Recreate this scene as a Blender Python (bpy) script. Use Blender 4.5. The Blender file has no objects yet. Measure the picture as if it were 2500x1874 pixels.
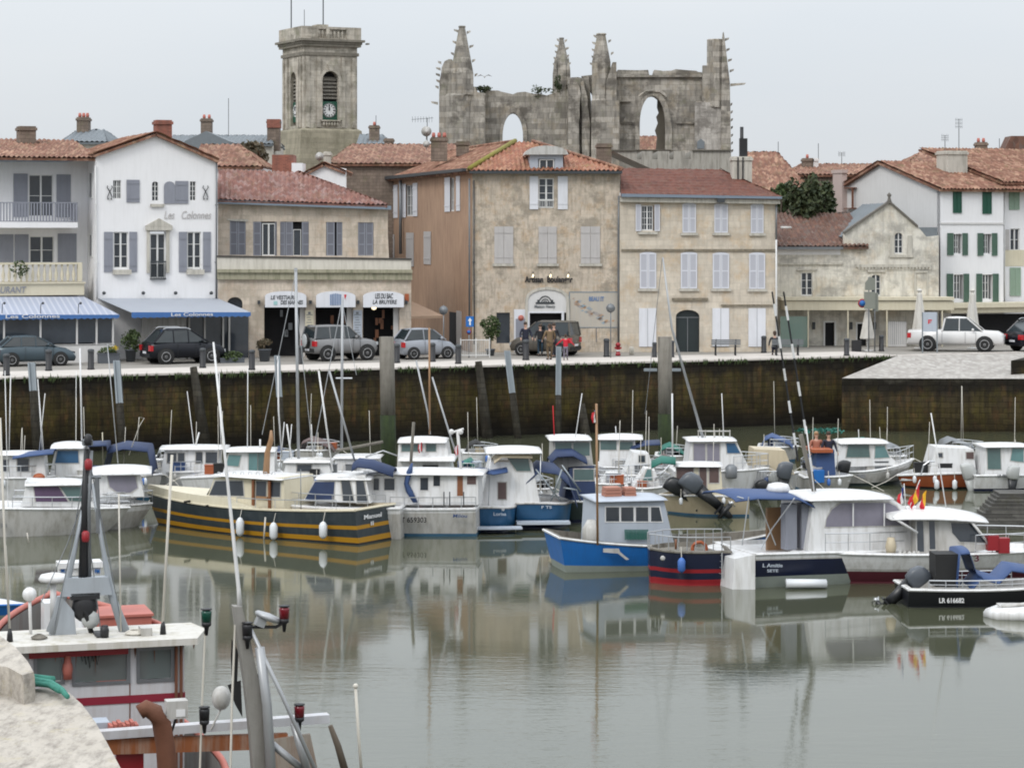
import bpy, math, random
from mathutils import Vector, Matrix
from mathutils.geometry import tessellate_polygon
random.seed(7)
R = math.radians
SC = bpy.context.scene
COL = SC.collection
# ------------------------------------------------------------ camera, sky, sun
F, HZ, H, CX = 5940.0, 560.0, 9.9, 1250.0      # focal length (in 2500-px units), horizon row, eye height above water
ZQ = 3.4                                       # street level above the water
cam = bpy.data.cameras.new('camera'); camo = bpy.data.objects.new('camera', cam); COL.objects.link(camo)
camo.location = (0, 0, H); camo.rotation_euler = (R(90), 0, 0)
cam.sensor_width = 36; cam.lens = 36*F/2500; cam.shift_y = -(937-HZ)/2500
cam.clip_start = 1; cam.clip_end = 6000
SC.camera = camo
SUN_EL, SUN_AZ = R(42), R(-38)
w = bpy.data.worlds.new('World'); SC.world = w; w.use_nodes = True
nt = w.node_tree; nt.nodes.clear()
sky = nt.nodes.new('ShaderNodeTexSky'); sky.sky_type = 'NISHITA'; sky.sun_disc = False
sky.sun_elevation = SUN_EL; sky.sun_rotation = R(180)+SUN_AZ; sky.air_density = 1.0; sky.dust_density = 2.5
tc = nt.nodes.new('ShaderNodeTexCoord'); mp = nt.nodes.new('ShaderNodeMapping'); mp.inputs['Scale'].default_value = (1.2, 1.2, 5)
nz = nt.nodes.new('ShaderNodeTexNoise'); nz.inputs['Scale'].default_value = 2.2; nz.inputs['Detail'].default_value = 5
cr = nt.nodes.new('ShaderNodeValToRGB'); cr.color_ramp.elements[0].position = .3; cr.color_ramp.elements[1].position = .75
cr.color_ramp.elements[0].color = (6.85, 7.35, 7.9, 1); cr.color_ramp.elements[1].color = (7.7, 7.95, 8.2, 1)
mx = nt.nodes.new('ShaderNodeMix'); mx.data_type = 'RGBA'; mx.inputs[0].default_value = .93
bg = nt.nodes.new('ShaderNodeBackground'); bg.inputs['Strength'].default_value = 0.1
wo = nt.nodes.new('ShaderNodeOutputWorld')
L = nt.links.new
L(tc.outputs['Generated'], mp.inputs[0]); L(mp.outputs[0], nz.inputs['Vector']); L(nz.outputs[0], cr.inputs[0])
sx = nt.nodes.new('ShaderNodeSeparateXYZ'); ml = nt.nodes.new('ShaderNodeMath'); ml.operation = 'MULTIPLY_ADD'; ml.inputs[1].default_value = 1.9; ml.inputs[2].default_value = .95; ml.use_clamp = False
mxz = nt.nodes.new('ShaderNodeMath'); mxz.operation = 'MAXIMUM'; mxz.inputs[1].default_value = 0
L(tc.outputs['Generated'], sx.inputs[0]); L(sx.outputs[2], mxz.inputs[0]); L(mxz.outputs[0], ml.inputs[0])   # overcast sky: brighter towards the zenith
vm = nt.nodes.new('ShaderNodeVectorMath'); vm.operation = 'SCALE'
L(sky.outputs[0], mx.inputs['A']); L(cr.outputs[0], mx.inputs['B']); L(mx.outputs['Result'], vm.inputs[0]); L(ml.outputs[0], vm.inputs['Scale']); L(vm.outputs[0], bg.inputs[0]); L(bg.outputs[0], wo.inputs[0])
sl = bpy.data.lights.new('sun', 'SUN'); sl.energy = 1.3; sl.angle = R(18); sl.color = (1, .96, .9)
so = bpy.data.objects.new('sun', sl); COL.objects.link(so)
so.rotation_euler = (R(90)-SUN_EL, 0, SUN_AZ)
SC.view_settings.view_transform = 'Standard'; SC.view_settings.look = 'None'
SC.view_settings.exposure = 0.0; SC.view_settings.gamma = 1
SC.cycles.max_bounces = 6; SC.cycles.glossy_bounces = 3; SC.cycles.transparent_max_bounces = 6
SC.cycles.caustics_reflective = False; SC.cycles.caustics_refractive = False
SC.cycles.filter_width = 1.9

def P(px, py, Y): return Vector(((px-CX)*Y/F, Y, H-(py-HZ)*Y/F))
def G(px, py, z=0.0): return P(px, py, F*(H-z)/(py-HZ))
def DY(py, z=0.0): return F*(H-z)/(py-HZ)

# ------------------------------------------------------------ mesh builder
class MB:
    def __init__(s, M=None): s.v = []; s.f = []; s.mi = []; s.M = M; s.cur = 0; s.sm = []; s.smooth = False
    def add(s, vs, fs, sm=None):
        o = len(s.v)
        for p in vs:
            p = Vector(p); s.v.append(s.M @ p if s.M is not None else p)
        for f in fs: s.f.append([o+i for i in f]); s.mi.append(s.cur); s.sm.append(s.smooth if sm is None else sm)
        return s
    def box(s, x0, x1, y0, y1, z0, z1):
        return s.add([(x0,y0,z0),(x1,y0,z0),(x1,y1,z0),(x0,y1,z0),(x0,y0,z1),(x1,y0,z1),(x1,y1,z1),(x0,y1,z1)],
            [(0,3,2,1),(4,5,6,7),(0,1,5,4),(1,2,6,5),(2,3,7,6),(3,0,4,7)])
    def hexa(s, a, b): # two quads (lists of 4) bottom/top
        return s.add(list(a)+list(b), [(0,3,2,1),(4,5,6,7),(0,1,5,4),(1,2,6,5),(2,3,7,6),(3,0,4,7)])
    def plate(s, outer, y0, y1, holes=(), ax='xz'):
        """polygon (with holes) in the x-z plane given thickness along y (or x-y plane, thickness z)"""
        polys = [outer]+list(holes); flat = [p for q in polys for p in q]
        tri = tessellate_polygon([[Vector((p[0], p[1], 0)) for p in q] for q in polys])
        n = len(flat)
        if ax == 'xz': vs = [(p[0], y0, p[1]) for p in flat]+[(p[0], y1, p[1]) for p in flat]
        elif ax == 'yz': vs = [(y0, p[0], p[1]) for p in flat]+[(y1, p[0], p[1]) for p in flat]
        else: vs = [(p[0], p[1], y0) for p in flat]+[(p[0], p[1], y1) for p in flat]
        fs = []
        for t in tri: fs.append(tuple(t)); fs.append(tuple(i+n for i in reversed(t)))
        o = 0
        for q in polys:
            k = len(q)
            for i in range(k): a, b = o+i, o+(i+1) % k; fs.append((a, b, b+n, a+n))
            o += k
        return s.add(vs, fs, False)
    def tube(s, pts, r, n=6, cap=True):
        pts = [Vector(p) for p in pts]; rs = r if isinstance(r, (list, tuple)) else [r]*len(pts)
        vs = []; fs = []
        for i, p in enumerate(pts):
            d = (pts[min(i+1, len(pts)-1)]-pts[max(i-1, 0)]).normalized()
            up = Vector((0,0,1)) if abs(d.z) < .9 else Vector((0,1,0))
            a = d.cross(up).normalized(); b = a.cross(d)
            for k in range(n):
                t = 2*math.pi*k/n; vs.append(p+(a*math.cos(t)+b*math.sin(t))*rs[i])
        for i in range(len(pts)-1):
            for k in range(n): fs.append((i*n+k, i*n+(k+1) % n, (i+1)*n+(k+1) % n, (i+1)*n+k))
        if cap: fs.append(tuple(range(n))[::-1]); fs.append(tuple((len(pts)-1)*n+k for k in range(n)))
        return s.add(vs, fs, n > 5)
    def lathe(s, prof, c=(0,0,0), n=12, axis='z', sm=True):
        vs = []; fs = []; c = Vector(c)
        for r, h in prof:
            for k in range(n):
                t = 2*math.pi*k/n; a, b = r*math.cos(t), r*math.sin(t)
                vs.append(c+Vector((a,b,h) if axis == 'z' else ((a,h,b) if axis == 'y' else (h,a,b))))
        m = len(prof)
        for i in range(m-1):
            for k in range(n): fs.append((i*n+k, i*n+(k+1) % n, (i+1)*n+(k+1) % n, (i+1)*n+k))
        fs.append(tuple(range(n))[::-1]); fs.append(tuple((m-1)*n+k for k in range(n)))
        return s.add(vs, fs, sm)
    def loft(s, rings, closed=True, cap=True, sm=True):
        n = len(rings[0]); vs = [p for r in rings for p in r]; fs = []
        for i in range(len(rings)-1):
            for k in range(n if closed else n-1): fs.append((i*n+k, i*n+(k+1) % n, (i+1)*n+(k+1) % n, (i+1)*n+k))
        if cap: fs.append(tuple(range(n))[::-1]); fs.append(tuple((len(rings)-1)*n+k for k in range(n)))
        return s.add(vs, fs, sm)
    def sphere(s, c, r, n=8, sz=(1,1,1)):
        prof = [(max(.001, r*math.sin(math.pi*i/n)), -r*math.cos(math.pi*i/n)) for i in range(n+1)]
        m = MB(); m.lathe(prof, (0,0,0), n+2)
        return s.add([(c[0]+p.x*sz[0], c[1]+p.y*sz[1], c[2]+p.z*sz[2]) for p in m.v], m.f, True)
    def build(s, name, mat, parent=None, world=False, label=None):
        me = bpy.data.meshes.new(name)
        vs = s.v
        if parent is not None and world:
            inv = wm(parent).inverted(); vs = [inv @ p for p in vs]
        me.from_pydata([tuple(p) for p in vs], [], s.f)
        mats = mat if isinstance(mat, (list, tuple)) else [mat]
        for m in mats: me.materials.append(m)
        me.polygons.foreach_set('material_index', s.mi); me.polygons.foreach_set('use_smooth', s.sm); me.update()
        o = bpy.data.objects.new(name, me); COL.objects.link(o)
        if parent is not None: o.parent = parent
        if label: o['label'] = label
        return o

def lm(o): return Matrix.LocRotScale(o.location, o.rotation_euler, o.scale)
def wm(o): return lm(o) if o.parent is None else wm(o.parent) @ lm(o)
def tag(o, label, cat, group=None, kind=None):
    o['label'] = label; o['category'] = cat
    if group: o['group'] = group
    if kind: o['kind'] = kind
    return o
def thing(name, label, cat, loc=(0,0,0), rz=0.0, group=None):
    o = bpy.data.objects.new(name, None); COL.objects.link(o); o.location = loc; o.rotation_euler = (0,0,rz)
    return tag(o, label, cat, group)
def dup(root, loc, rz, label, group=None, sc=None):
    r = root.copy(); COL.objects.link(r); r.location = loc; r.rotation_euler = (0,0,rz); r['label'] = label
    if sc: r.scale = sc
    if group: r['group'] = group
    for ch in list(root.children):
        c = ch.copy(); COL.objects.link(c); c.parent = r
        for g in list(ch.children):
            d = g.copy(); COL.objects.link(d); d.parent = c
    return r

# ------------------------------------------------------------ materials
def newmat(name):
    m = bpy.data.materials.new(name); m.use_nodes = True
    return m, m.node_tree, m.node_tree.nodes['Principled BSDF']
class N:
    """tiny helper to write node graphs"""
    def __init__(s, nt): s.t = nt; s.c = nt.nodes.new('ShaderNodeTexCoord').outputs['Object']
    def n(s, ty, **k):
        x = s.t.nodes.new(ty)
        for a, v in k.items(): setattr(x, a, v)
        return x
    def l(s, a, b): s.t.links.new(a, b)
    def map(s, scale=(1,1,1), loc=(0,0,0), rot=(0,0,0), vec=None):
        m = s.n('ShaderNodeMapping'); m.inputs['Scale'].default_value = scale; m.inputs['Location'].default_value = loc; m.inputs['Rotation'].default_value = rot
        s.l(vec or s.c, m.inputs[0]); return m.outputs[0]
    def noise(s, scale, vec=None, detail=4, rough=.55, dist=0):
        m = s.n('ShaderNodeTexNoise'); m.inputs['Scale'].default_value = scale; m.inputs['Detail'].default_value = detail
        m.inputs['Roughness'].default_value = rough; m.inputs['Distortion'].default_value = dist
        s.l(vec or s.c, m.inputs['Vector']); return m.outputs[0]
    def ramp(s, fac, stops, interp='LINEAR'):
        m = s.n('ShaderNodeValToRGB'); e = m.color_ramp.elements; m.color_ramp.interpolation = interp
        while len(e) < len(stops): e.new(.5)
        for i, (p, c) in enumerate(stops):
            e[i].position = p; e[i].color = (c, c, c, 1) if isinstance(c, (int, float)) else tuple(c)+(1,)
        s.l(fac, m.inputs[0]); return m.outputs[0]
    def mix(s, fac, a, b, mode='MIX'):
        m = s.n('ShaderNodeMix', data_type='RGBA', blend_type=mode)
        for sock, v in ((m.inputs[0], fac), (m.inputs['A'], a), (m.inputs['B'], b)):
            if isinstance(v, (int, float)): sock.default_value = v
            elif isinstance(v, tuple): sock.default_value = v+(1,)
            else: s.l(v, sock)
        return m.outputs['Result']
    def math(s, op, a, b=0.0):
        m = s.n('ShaderNodeMath', operation=op)
        for sock, v in ((m.inputs[0], a), (m.inputs[1], b)):
            if isinstance(v, (int, float)): sock.default_value = v
            else: s.l(v, sock)
        return m.outputs[0]
    def sep(s, vec=None):
        m = s.n('ShaderNodeSeparateXYZ'); s.l(vec or s.c, m.inputs[0]); return m.outputs
    def comb(s, x, y, z=0.0):
        m = s.n('ShaderNodeCombineXYZ')
        for i, v in enumerate((x, y, z)):
            if isinstance(v, (int, float)): m.inputs[i].default_value = v
            else: s.l(v, m.inputs[i])
        return m.outputs[0]
    def bump(s, h, bsdf, strength=.3, dist=.02):
        b = s.n('ShaderNodeBump'); b.inputs['Strength'].default_value = strength; b.inputs['Distance'].default_value = dist
        s.l(h, b.inputs['Height']); s.l(b.outputs[0], bsdf.inputs['Normal'])
def sc3(c, k): return tuple(min(1, x*k) for x in c)
def pm(name, c, rough=.6, var=.12, scale=2.0, metal=0.0, bump=0.0, stain=None, stamt=.3, coat=0.0):
    """painted / plain surface with soft mottling and optional vertical streak stains"""
    m, nt, b = newmat(name); g = N(nt)
    col = g.mix(g.noise(scale), sc3(c, 1-var), sc3(c, 1+var))
    if stain:
        s = g.noise(2.0, g.map((3, 3, .35)), 6, .65)
        col = g.mix(g.ramp(s, [(.45, 0.0), (.72, stamt)]), col, stain)
    g.l(col, b.inputs['Base Color']); b.inputs['Roughness'].default_value = rough; b.inputs['Metallic'].default_value = metal
    if coat: b.inputs['Coat Weight'].default_value = coat
    if bump: g.bump(g.noise(scale*8), b, bump)
    return m
def stone(name, c, dark, blocks=(.62, .3), var=.2, lichen=None, joint=.55, warm=None, streak=.5, wscale=1.0):
    m, nt, b = newmat(name); g = N(nt); x, y, z = g.sep()
    vec = g.comb(g.math('ADD', x, y), z)
    br = g.n('ShaderNodeTexBrick'); g.l(vec, br.inputs['Vector'])
    br.inputs['Scale'].default_value = 1; br.inputs['Brick Width'].default_value = blocks[0]; br.inputs['Row Height'].default_value = blocks[1]
    br.inputs['Mortar Size'].default_value = .012; br.inputs['Mortar Smooth'].default_value = .4; br.inputs['Bias'].default_value = 0
    br.inputs['Color1'].default_value = (1-var,)*3+(1,); br.inputs['Color2'].default_value = (1+var*.6,)*3+(1,); br.inputs['Mortar'].default_value = (joint,)*3+(1,)
    col = g.mix(1.0, g.mix(g.noise(.7*wscale, None, 5), sc3(c, .82), sc3(c, 1.12)), br.outputs[0], 'MULTIPLY')
    if warm: col = g.mix(g.ramp(g.noise(.9*wscale, g.map((1,1,1), (7,3,1)), 6, .7), [(.5, 0.0), (.66, .75)]), col, warm)
    st = g.ramp(g.noise(1.5*wscale, g.map((2.2, 2.2, .4)), 8, .7), [(.46, 0.0), (.74, streak)])
    col = g.mix(st, col, dark)
    pt = g.ramp(g.noise(.55*wscale, g.map((1, 1, 1.3), (3, 9, 2)), 8, .72), [(.5, 0.0), (.62, streak)])
    col = g.mix(pt, col, sc3(dark, 1.4))
    if lichen: col = g.mix(g.ramp(g.noise(1.1*wscale, g.map((1,1,.8), (11,2,5)), 7, .7), [(.55, 0.0), (.7, .6)]), col, lichen)
    g.l(col, b.inputs['Base Color']); b.inputs['Roughness'].default_value = .9
    g.bump(g.math('ADD', g.math('MULTIPLY', br.outputs[1], -.6), g.noise(6, None, 8, .7)), b, .45, .03)
    return m
def tiles(name, c1, c2, c3, moss=(.13,.13,.05), mossamt=.25, sx=4.6, sy=3.0):
    m, nt, b = newmat(name); g = N(nt)
    vo = g.n('ShaderNodeTexVoronoi'); vo.inputs['Scale'].default_value = 1; g.l(g.map((sx, sy, 2)), vo.inputs['Vector'])
    bw = g.n('ShaderNodeSeparateColor'); g.l(vo.outputs['Color'], bw.inputs[0])
    col = g.ramp(bw.outputs[0], [(.0, sc3(c2,.62)), (.3, c1), (.6, c2), (.85, c3), (1, sc3(c3,1.25))])
    col = g.mix(g.ramp(g.noise(.8, None, 6, .7), [(.4, 0.0), (.7, .55)]), col, sc3(c1, .6))
    col = g.mix(g.ramp(g.noise(1.6, g.map((1,1,1), (4,4,4)), 8, .75), [(.52, 0.0), (.66, mossamt)]), col, moss)
    g.l(col, b.inputs['Base Color']); b.inputs['Roughness'].default_value = .85
    g.bump(g.noise(9), b, .4, .02)
    return m
M = {}
M['plaster'] = pm('white_plaster', (.76,.755,.765), .85, .04, .6, bump=.1, stain=(.55,.54,.53), stamt=.22)
M['plaster_old'] = pm('aged_white_plaster', (.62,.61,.60), .9, .08, .6, bump=.15, stain=(.45,.44,.42), stamt=.3)
M['grey_shutter'] = pm('grey_paint', (.235,.245,.285), .5, .08, 3, stain=(.15,.15,.17), stamt=.3)
M['pale_shutter'] = pm('pale_grey_paint', (.45,.43,.42), .6, .06, 3, stain=(.3,.28,.27), stamt=.3)
M['white_paint'] = pm('white_paint', (.66,.67,.71), .45, .05, 3, stain=(.45,.45,.45), stamt=.3)
M['lilac_panel'] = pm('shutter_panel', (.46,.465,.51), .6, .05, 3); M['grey_panel'] = pm('grey_panel', (.16,.165,.195), .6, .05, 3); M['lilac_paint'] = pm('bluish_white_paint', (.61,.62,.67), .5, .05, 3, stain=(.45,.45,.48), stamt=.2)
M['green_paint'] = pm('green_paint', (.065,.12,.088), .5, .12, 3, stain=(.1,.2,.14), stamt=.3)
M['dkgreen_paint'] = pm('dark_green_paint', (.008,.07,.042), .5, .1, 3)
M['ltgreen_paint'] = pm('pale_green_paint', (.26,.35,.27), .6, .1, 3)
M['frame'] = pm('frame_white', (.66,.66,.65), .5, .05, 3)
M['black'] = pm('black_paint', (.012,.012,.014), .5, .2, 4)
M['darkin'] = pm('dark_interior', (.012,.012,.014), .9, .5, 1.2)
M['iron'] = pm('dark_iron', (.04,.045,.05), .5, .2, 5)
M['zinc'] = pm('zinc_pipe', (.17,.18,.19), .45, .2, 4, .4)
M['steel'] = pm('galvanised_steel', (.25,.28,.30), .4, .12, 4, .5)
M['rail'] = pm('stainless_rail', (.5,.51,.52), .3, .1, 4, .7)
M['gutterblue'] = pm('blue_grey_gutter', (.17,.21,.26), .5, .1, 2)
M['lime'] = stone('limestone_shop', (.58,.50,.415), (.24,.205,.16), (.8,.38), .1, (.34,.31,.23), .8, (.50,.385,.29), .62, 1.3)
M['lime_band'] = pm('limestone_band', (.50,.475,.42), .9, .1, 1.5, bump=.2, stain=(.14,.135,.11), stamt=.55)
M['bakery'] = stone('bakery_rubble_wall', (.56,.48,.39), (.17,.15,.12), (.5,.26), .1, (.34,.31,.24), .92, (.46,.33,.21), .72, 1.7)
M['brown'] = pm('brown_render', (.37,.245,.165), .95, .2, .5, bump=.2, stain=(.16,.085,.06), stamt=.65)
M['lime3'] = stone('limestone_house', (.60,.535,.445), (.27,.235,.19), (.75,.33), .1, (.44,.40,.32), .85, (.54,.41,.27), .45, 1.3)
M['gablestone'] = stone('grey_gable_stone', (.68,.65,.58), (.2,.19,.17), (.9,.4), .05, (.46,.44,.36), .92, (.52,.44,.33), .72)
M['ruin'] = stone('ruined_stone', (.38,.35,.305), (.07,.062,.052), (.9,.42), .38, (.16,.16,.10), .5, (.30,.25,.18), .85, 1.0)
M['tower'] = stone('tower_stone', (.48,.44,.375), (.10,.09,.07), (.9,.42), .22, (.2,.2,.12), .65, (.4,.34,.27), .7, .8)
M['tile_orange'] = tiles('orange_tiles', (.185,.082,.052), (.245,.118,.078), (.32,.19,.13), mossamt=.45)
M['tile_pink'] = tiles('pink_tiles', (.19,.078,.06), (.27,.13,.098), (.25,.16,.145), mossamt=.3)
M['tile_mossy'] = tiles('mossy_tiles', (.27,.095,.052), (.32,.13,.075), (.36,.19,.12), (.17,.14,.03), .55)
M['tile_rust'] = tiles('rust_flat_tiles', (.115,.034,.019), (.135,.042,.025), (.12,.048,.032), mossamt=.1, sx=6)
M['tile_dark'] = tiles('dark_brown_tiles', (.12,.06,.045), (.18,.09,.06), (.13,.09,.075), (.06,.05,.03), .6)
M['slate'] = pm('slate', (.15,.17,.185), .6, .2, 4, bump=.2)
M['brick'] = stone('red_chimney_brick', (.26,.10,.07), (.1,.06,.05), (.25,.08), .25, None, 1.3)
M['chim'] = stone('brown_chimney_stone', (.22,.17,.135), (.07,.055,.045), (.4,.2), .2, (.13,.13,.06))
def glassy(name, c, rough=.08, var=.6, sc=.9):
    m, nt, b = newmat(name); g = N(nt)
    g.l(g.mix(g.noise(sc, None, 3), sc3(c, 1-var), sc3(c, 1+var)), b.inputs['Base Color']); b.inputs['Roughness'].default_value = rough
    b.inputs['Specular IOR Level'].default_value = .6
    return m
M['glass'] = glassy('window_glass', (.035,.042,.052))
M['glassg'] = glassy('green_glass', (.07,.12,.115), .12)
M['glasst'] = glassy('teal_glass', (.10,.20,.20), .12, .4, 1.5)
M['curtain'] = pm('grey_curtain', (.19,.18,.22), .35, .2, 3)
M['purple'] = pm('purple_curtain', (.085,.05,.10), .6, .2, 3)
M['brownglass'] = pm('brown_blind', (.09,.055,.05), .5, .3, 3)
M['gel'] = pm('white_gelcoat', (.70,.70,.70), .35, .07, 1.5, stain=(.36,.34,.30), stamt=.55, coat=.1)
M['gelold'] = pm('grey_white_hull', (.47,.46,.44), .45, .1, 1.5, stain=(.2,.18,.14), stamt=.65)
M['cream'] = pm('cream_paint', (.60,.55,.42), .5, .07, 1.5, stain=(.4,.34,.22), stamt=.3)
M['beige'] = pm('beige_paint', (.48,.41,.29), .5, .1, 1.5, stain=(.3,.25,.16), stamt=.35)
M['navy'] = pm('navy_canvas', (.014,.03,.085), .65, .3, 3, bump=.15)
M['bluecan'] = pm('blue_canvas', (.028,.062,.165), .6, .15, 3, bump=.1)
M['dkgrey'] = pm('dark_blue_grey_hull', (.028,.038,.045), .35, .15, 2, stain=(.08,.09,.09), stamt=.4)
M['yellow'] = pm('ochre_yellow', (.42,.21,.012), .45, .12, 2)
M['bluehull'] = pm('bright_blue_hull', (.012,.13,.42), .4, .12, 2, stain=(.02,.09,.25), stamt=.5)
M['tealblue'] = pm('petrol_blue_hull', (.02,.085,.18), .35, .15, 2)
M['dkgreenhull'] = pm('dark_green_hull', (.022,.035,.034), .3, .2, 2)
M['navyhull'] = pm('navy_hull', (.008,.012,.035), .3, .2, 2)
M['blackhull'] = pm('black_hull', (.008,.009,.012), .35, .2, 2)
M['red'] = pm('red_paint', (.26,.012,.018), .45, .15, 3)
M['redfade'] = pm('faded_red_paint', (.42,.13,.10), .6, .15, 3, stain=(.3,.08,.05), stamt=.4)
M['burg'] = pm('burgundy_antifouling', (.085,.012,.022), .6, .2, 3)
M['orange'] = pm('orange_hull', (.33,.085,.03), .5, .12, 3)
M['antiblue'] = pm('blue_antifouling', (.03,.10,.17), .6, .2, 3)
M['greyboot'] = pm('grey_boot_top', (.25,.28,.25), .7, .2, 3)
M['greyblue'] = pm('pale_blue_grey_paint', (.40,.44,.50), .5, .06, 2, stain=(.3,.33,.36), stamt=.3)
M['wood'] = pm('varnished_wood', (.20,.075,.03), .45, .25, 4)
M['wood2'] = pm('orange_wood', (.30,.17,.085), .5, .2, 4)
M['oldwood'] = pm('weathered_wood', (.19,.175,.15), .9, .25, 3, bump=.3, stain=(.07,.06,.045), stamt=.85)
M['motor'] = pm('grey_outboard', (.075,.085,.10), .35, .15, 3)
M['motorb'] = pm('black_outboard', (.014,.015,.017), .35, .2, 3)
M['motorw'] = pm('silver_outboard', (.4,.41,.40), .35, .1, 3)
M['alu'] = pm('aluminium_mast', (.36,.37,.38), .4, .08, 4, .3)
M['rope'] = pm('pale_rope', (.55,.52,.46), .8, .1, 4)
M['rubber'] = pm('rubber', (.014,.014,.014), .8, .2, 4)
M['fender'] = pm('white_fender', (.66,.68,.70), .5, .06, 3)
M['bluefender'] = pm('blue_fender', (.05,.14,.42), .5, .1, 3)
M['rust'] = pm('rusty_steel', (.14,.055,.03), .8, .3, 4, bump=.3)
M['greentarp'] = pm('green_canvas', (.01,.12,.09), .6, .25, 3, bump=.2)
M['crate'] = pm('terracotta_crate', (.36,.16,.11), .7, .2, 6)
def flagmat(n, c): return pm(n, c, .8, .05)
M['fblue'] = flagmat('flag_blue', (.02,.05,.25)); M['fwhite'] = flagmat('flag_white', (.7,.7,.7)); M['fred'] = flagmat('flag_red', (.55,.02,.03)); M['fyel'] = flagmat('flag_yellow', (.7,.4,.02))
M['terracotta_cloth'] = pm('beige_canopy', (.40,.28,.20), .9, .1)
M['offwhite_cloth'] = pm('off_white_canvas', (.56,.54,.50), .9, .08, 4, stain=(.3,.28,.22), stamt=.4)
M['parasol'] = M['offwhite_cloth']
def emis(name, c, s):
    m, nt, b = newmat(name); b.inputs['Base Color'].default_value = (*c, 1); b.inputs['Emission Color'].default_value = (*c, 1); b.inputs['Emission Strength'].default_value = s
    return m
M['lit'] = emis('lit_lamp', (1, .85, .55), 1.6)
M['warmin'] = emis('warm_shop_light', (1, .55, .2), .18)
def awn(name):
    m, nt, b = newmat(name); g = N(nt); x, y, z = g.sep()
    w_ = g.math('SINE', g.math('MULTIPLY', x, 2*math.pi/.30))
    col = g.mix(g.ramp(w_, [(.45, 0.0), (.55, 1.0)]), (.34,.37,.46), (.46,.48,.55))
    col = g.mix(g.ramp(g.noise(1.2), [(.3, 0.0), (.7, .3)]), col, (.35,.38,.42))
    g.l(col, b.inputs['Base Color']); b.inputs['Roughness'].default_value = .85; return m
M['awning'] = awn('striped_awning'); M['awngrey'] = pm('grey_canvas', (.33,.35,.39), .85, .06, 1); M['rim'] = pm('alloy_rim', (.5,.5,.51), .35, .05); M['valance'] = pm('blue_valance', (.05,.14,.36), .7, .1)
def leaf(name, c1, c2):
    m, nt, b = newmat(name); g = N(nt)
    oi = g.n('ShaderNodeNewGeometry')
    col = g.mix(oi.outputs['Random Per Island'], c1, c2)
    g.l(col, b.inputs['Base Color']); b.inputs['Roughness'].default_value = .7
    return m
M['leaf'] = leaf('green_foliage', (.03,.055,.015), (.07,.10,.03)); M['leafdk'] = leaf('dark_foliage', (.02,.034,.012), (.065,.08,.028))
M['leafbr'] = leaf('brown_foliage', (.06,.055,.03), (.12,.085,.05)); M['bark'] = pm('bark', (.10,.08,.06), .9, .2, 6)
M['flower'] = leaf('yellow_flowers', (.6,.4,.02), (.5,.42,.05)); M['planter'] = pm('grey_planter', (.09,.10,.115), .7, .15)

# ------------------------------------------------------------ facade helper
class Fac:
    """a facade plane: thing at (px, Y) on the street, turned by theta; pixel -> local metres"""
    def __init__(s, name, label, cat, px, Y, th=0.0, z=ZQ, make=True):
        s.th = R(th); s.c, s.s = math.cos(s.th), math.sin(s.th)
        s.O = Vector(((px-CX)*Y/F, Y, z))
        s.t = thing(name, label, cat, s.O, s.th) if make else None
    def X(s, px, y=0.0):
        t = (px-CX)/F
        return (t*(s.O.y+y*s.c)-s.O.x+y*s.s)/(s.c-t*s.s)
    def D(s, px, y=0.0): return s.O.y+s.X(px, y)*s.s+y*s.c
    def Z(s, px, py, y=0.0): return H-(py-HZ)*s.D(px, y)/F-s.O.z
    def p(s, px, py, y=0.0): return (s.X(px, y), s.Z(px, py, y))
    def p3(s, px, py, y=0.0): return Vector((s.X(px, y), y, s.Z(px, py, y)))
    def rect(s, a, b, c, d, y=0.0):
        m = (a+b)/2; return [s.p(a,d,y), s.p(b,d,y), s.p(b,c,y), s.p(a,c,y)]
    def arch(s, a, b, c, d, rise=None, y=0.0, n=8, pointed=False):
        (x0, z0), (x1, z1) = s.p(a, d, y), s.p(b, c, y); r = (x1-x0)/2; xm = (x0+x1)/2
        rise = r if rise is None else rise; pts = [(x0, z0), (x1, z0)]
        for i in range(n+1):
            t = math.pi*i/n
            if pointed:
                u = 1-abs(1-2*i/n); pts.append((xm+r*(1-2*i/n)*1.0, z1-rise+rise*math.sin(u*math.pi/2)**.75))
            else: pts.append((xm+r*math.cos(t), z1-rise+rise*math.sin(t)))
        return pts
    def world(s, v): return lm(s.t) @ Vector(v)

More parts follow.
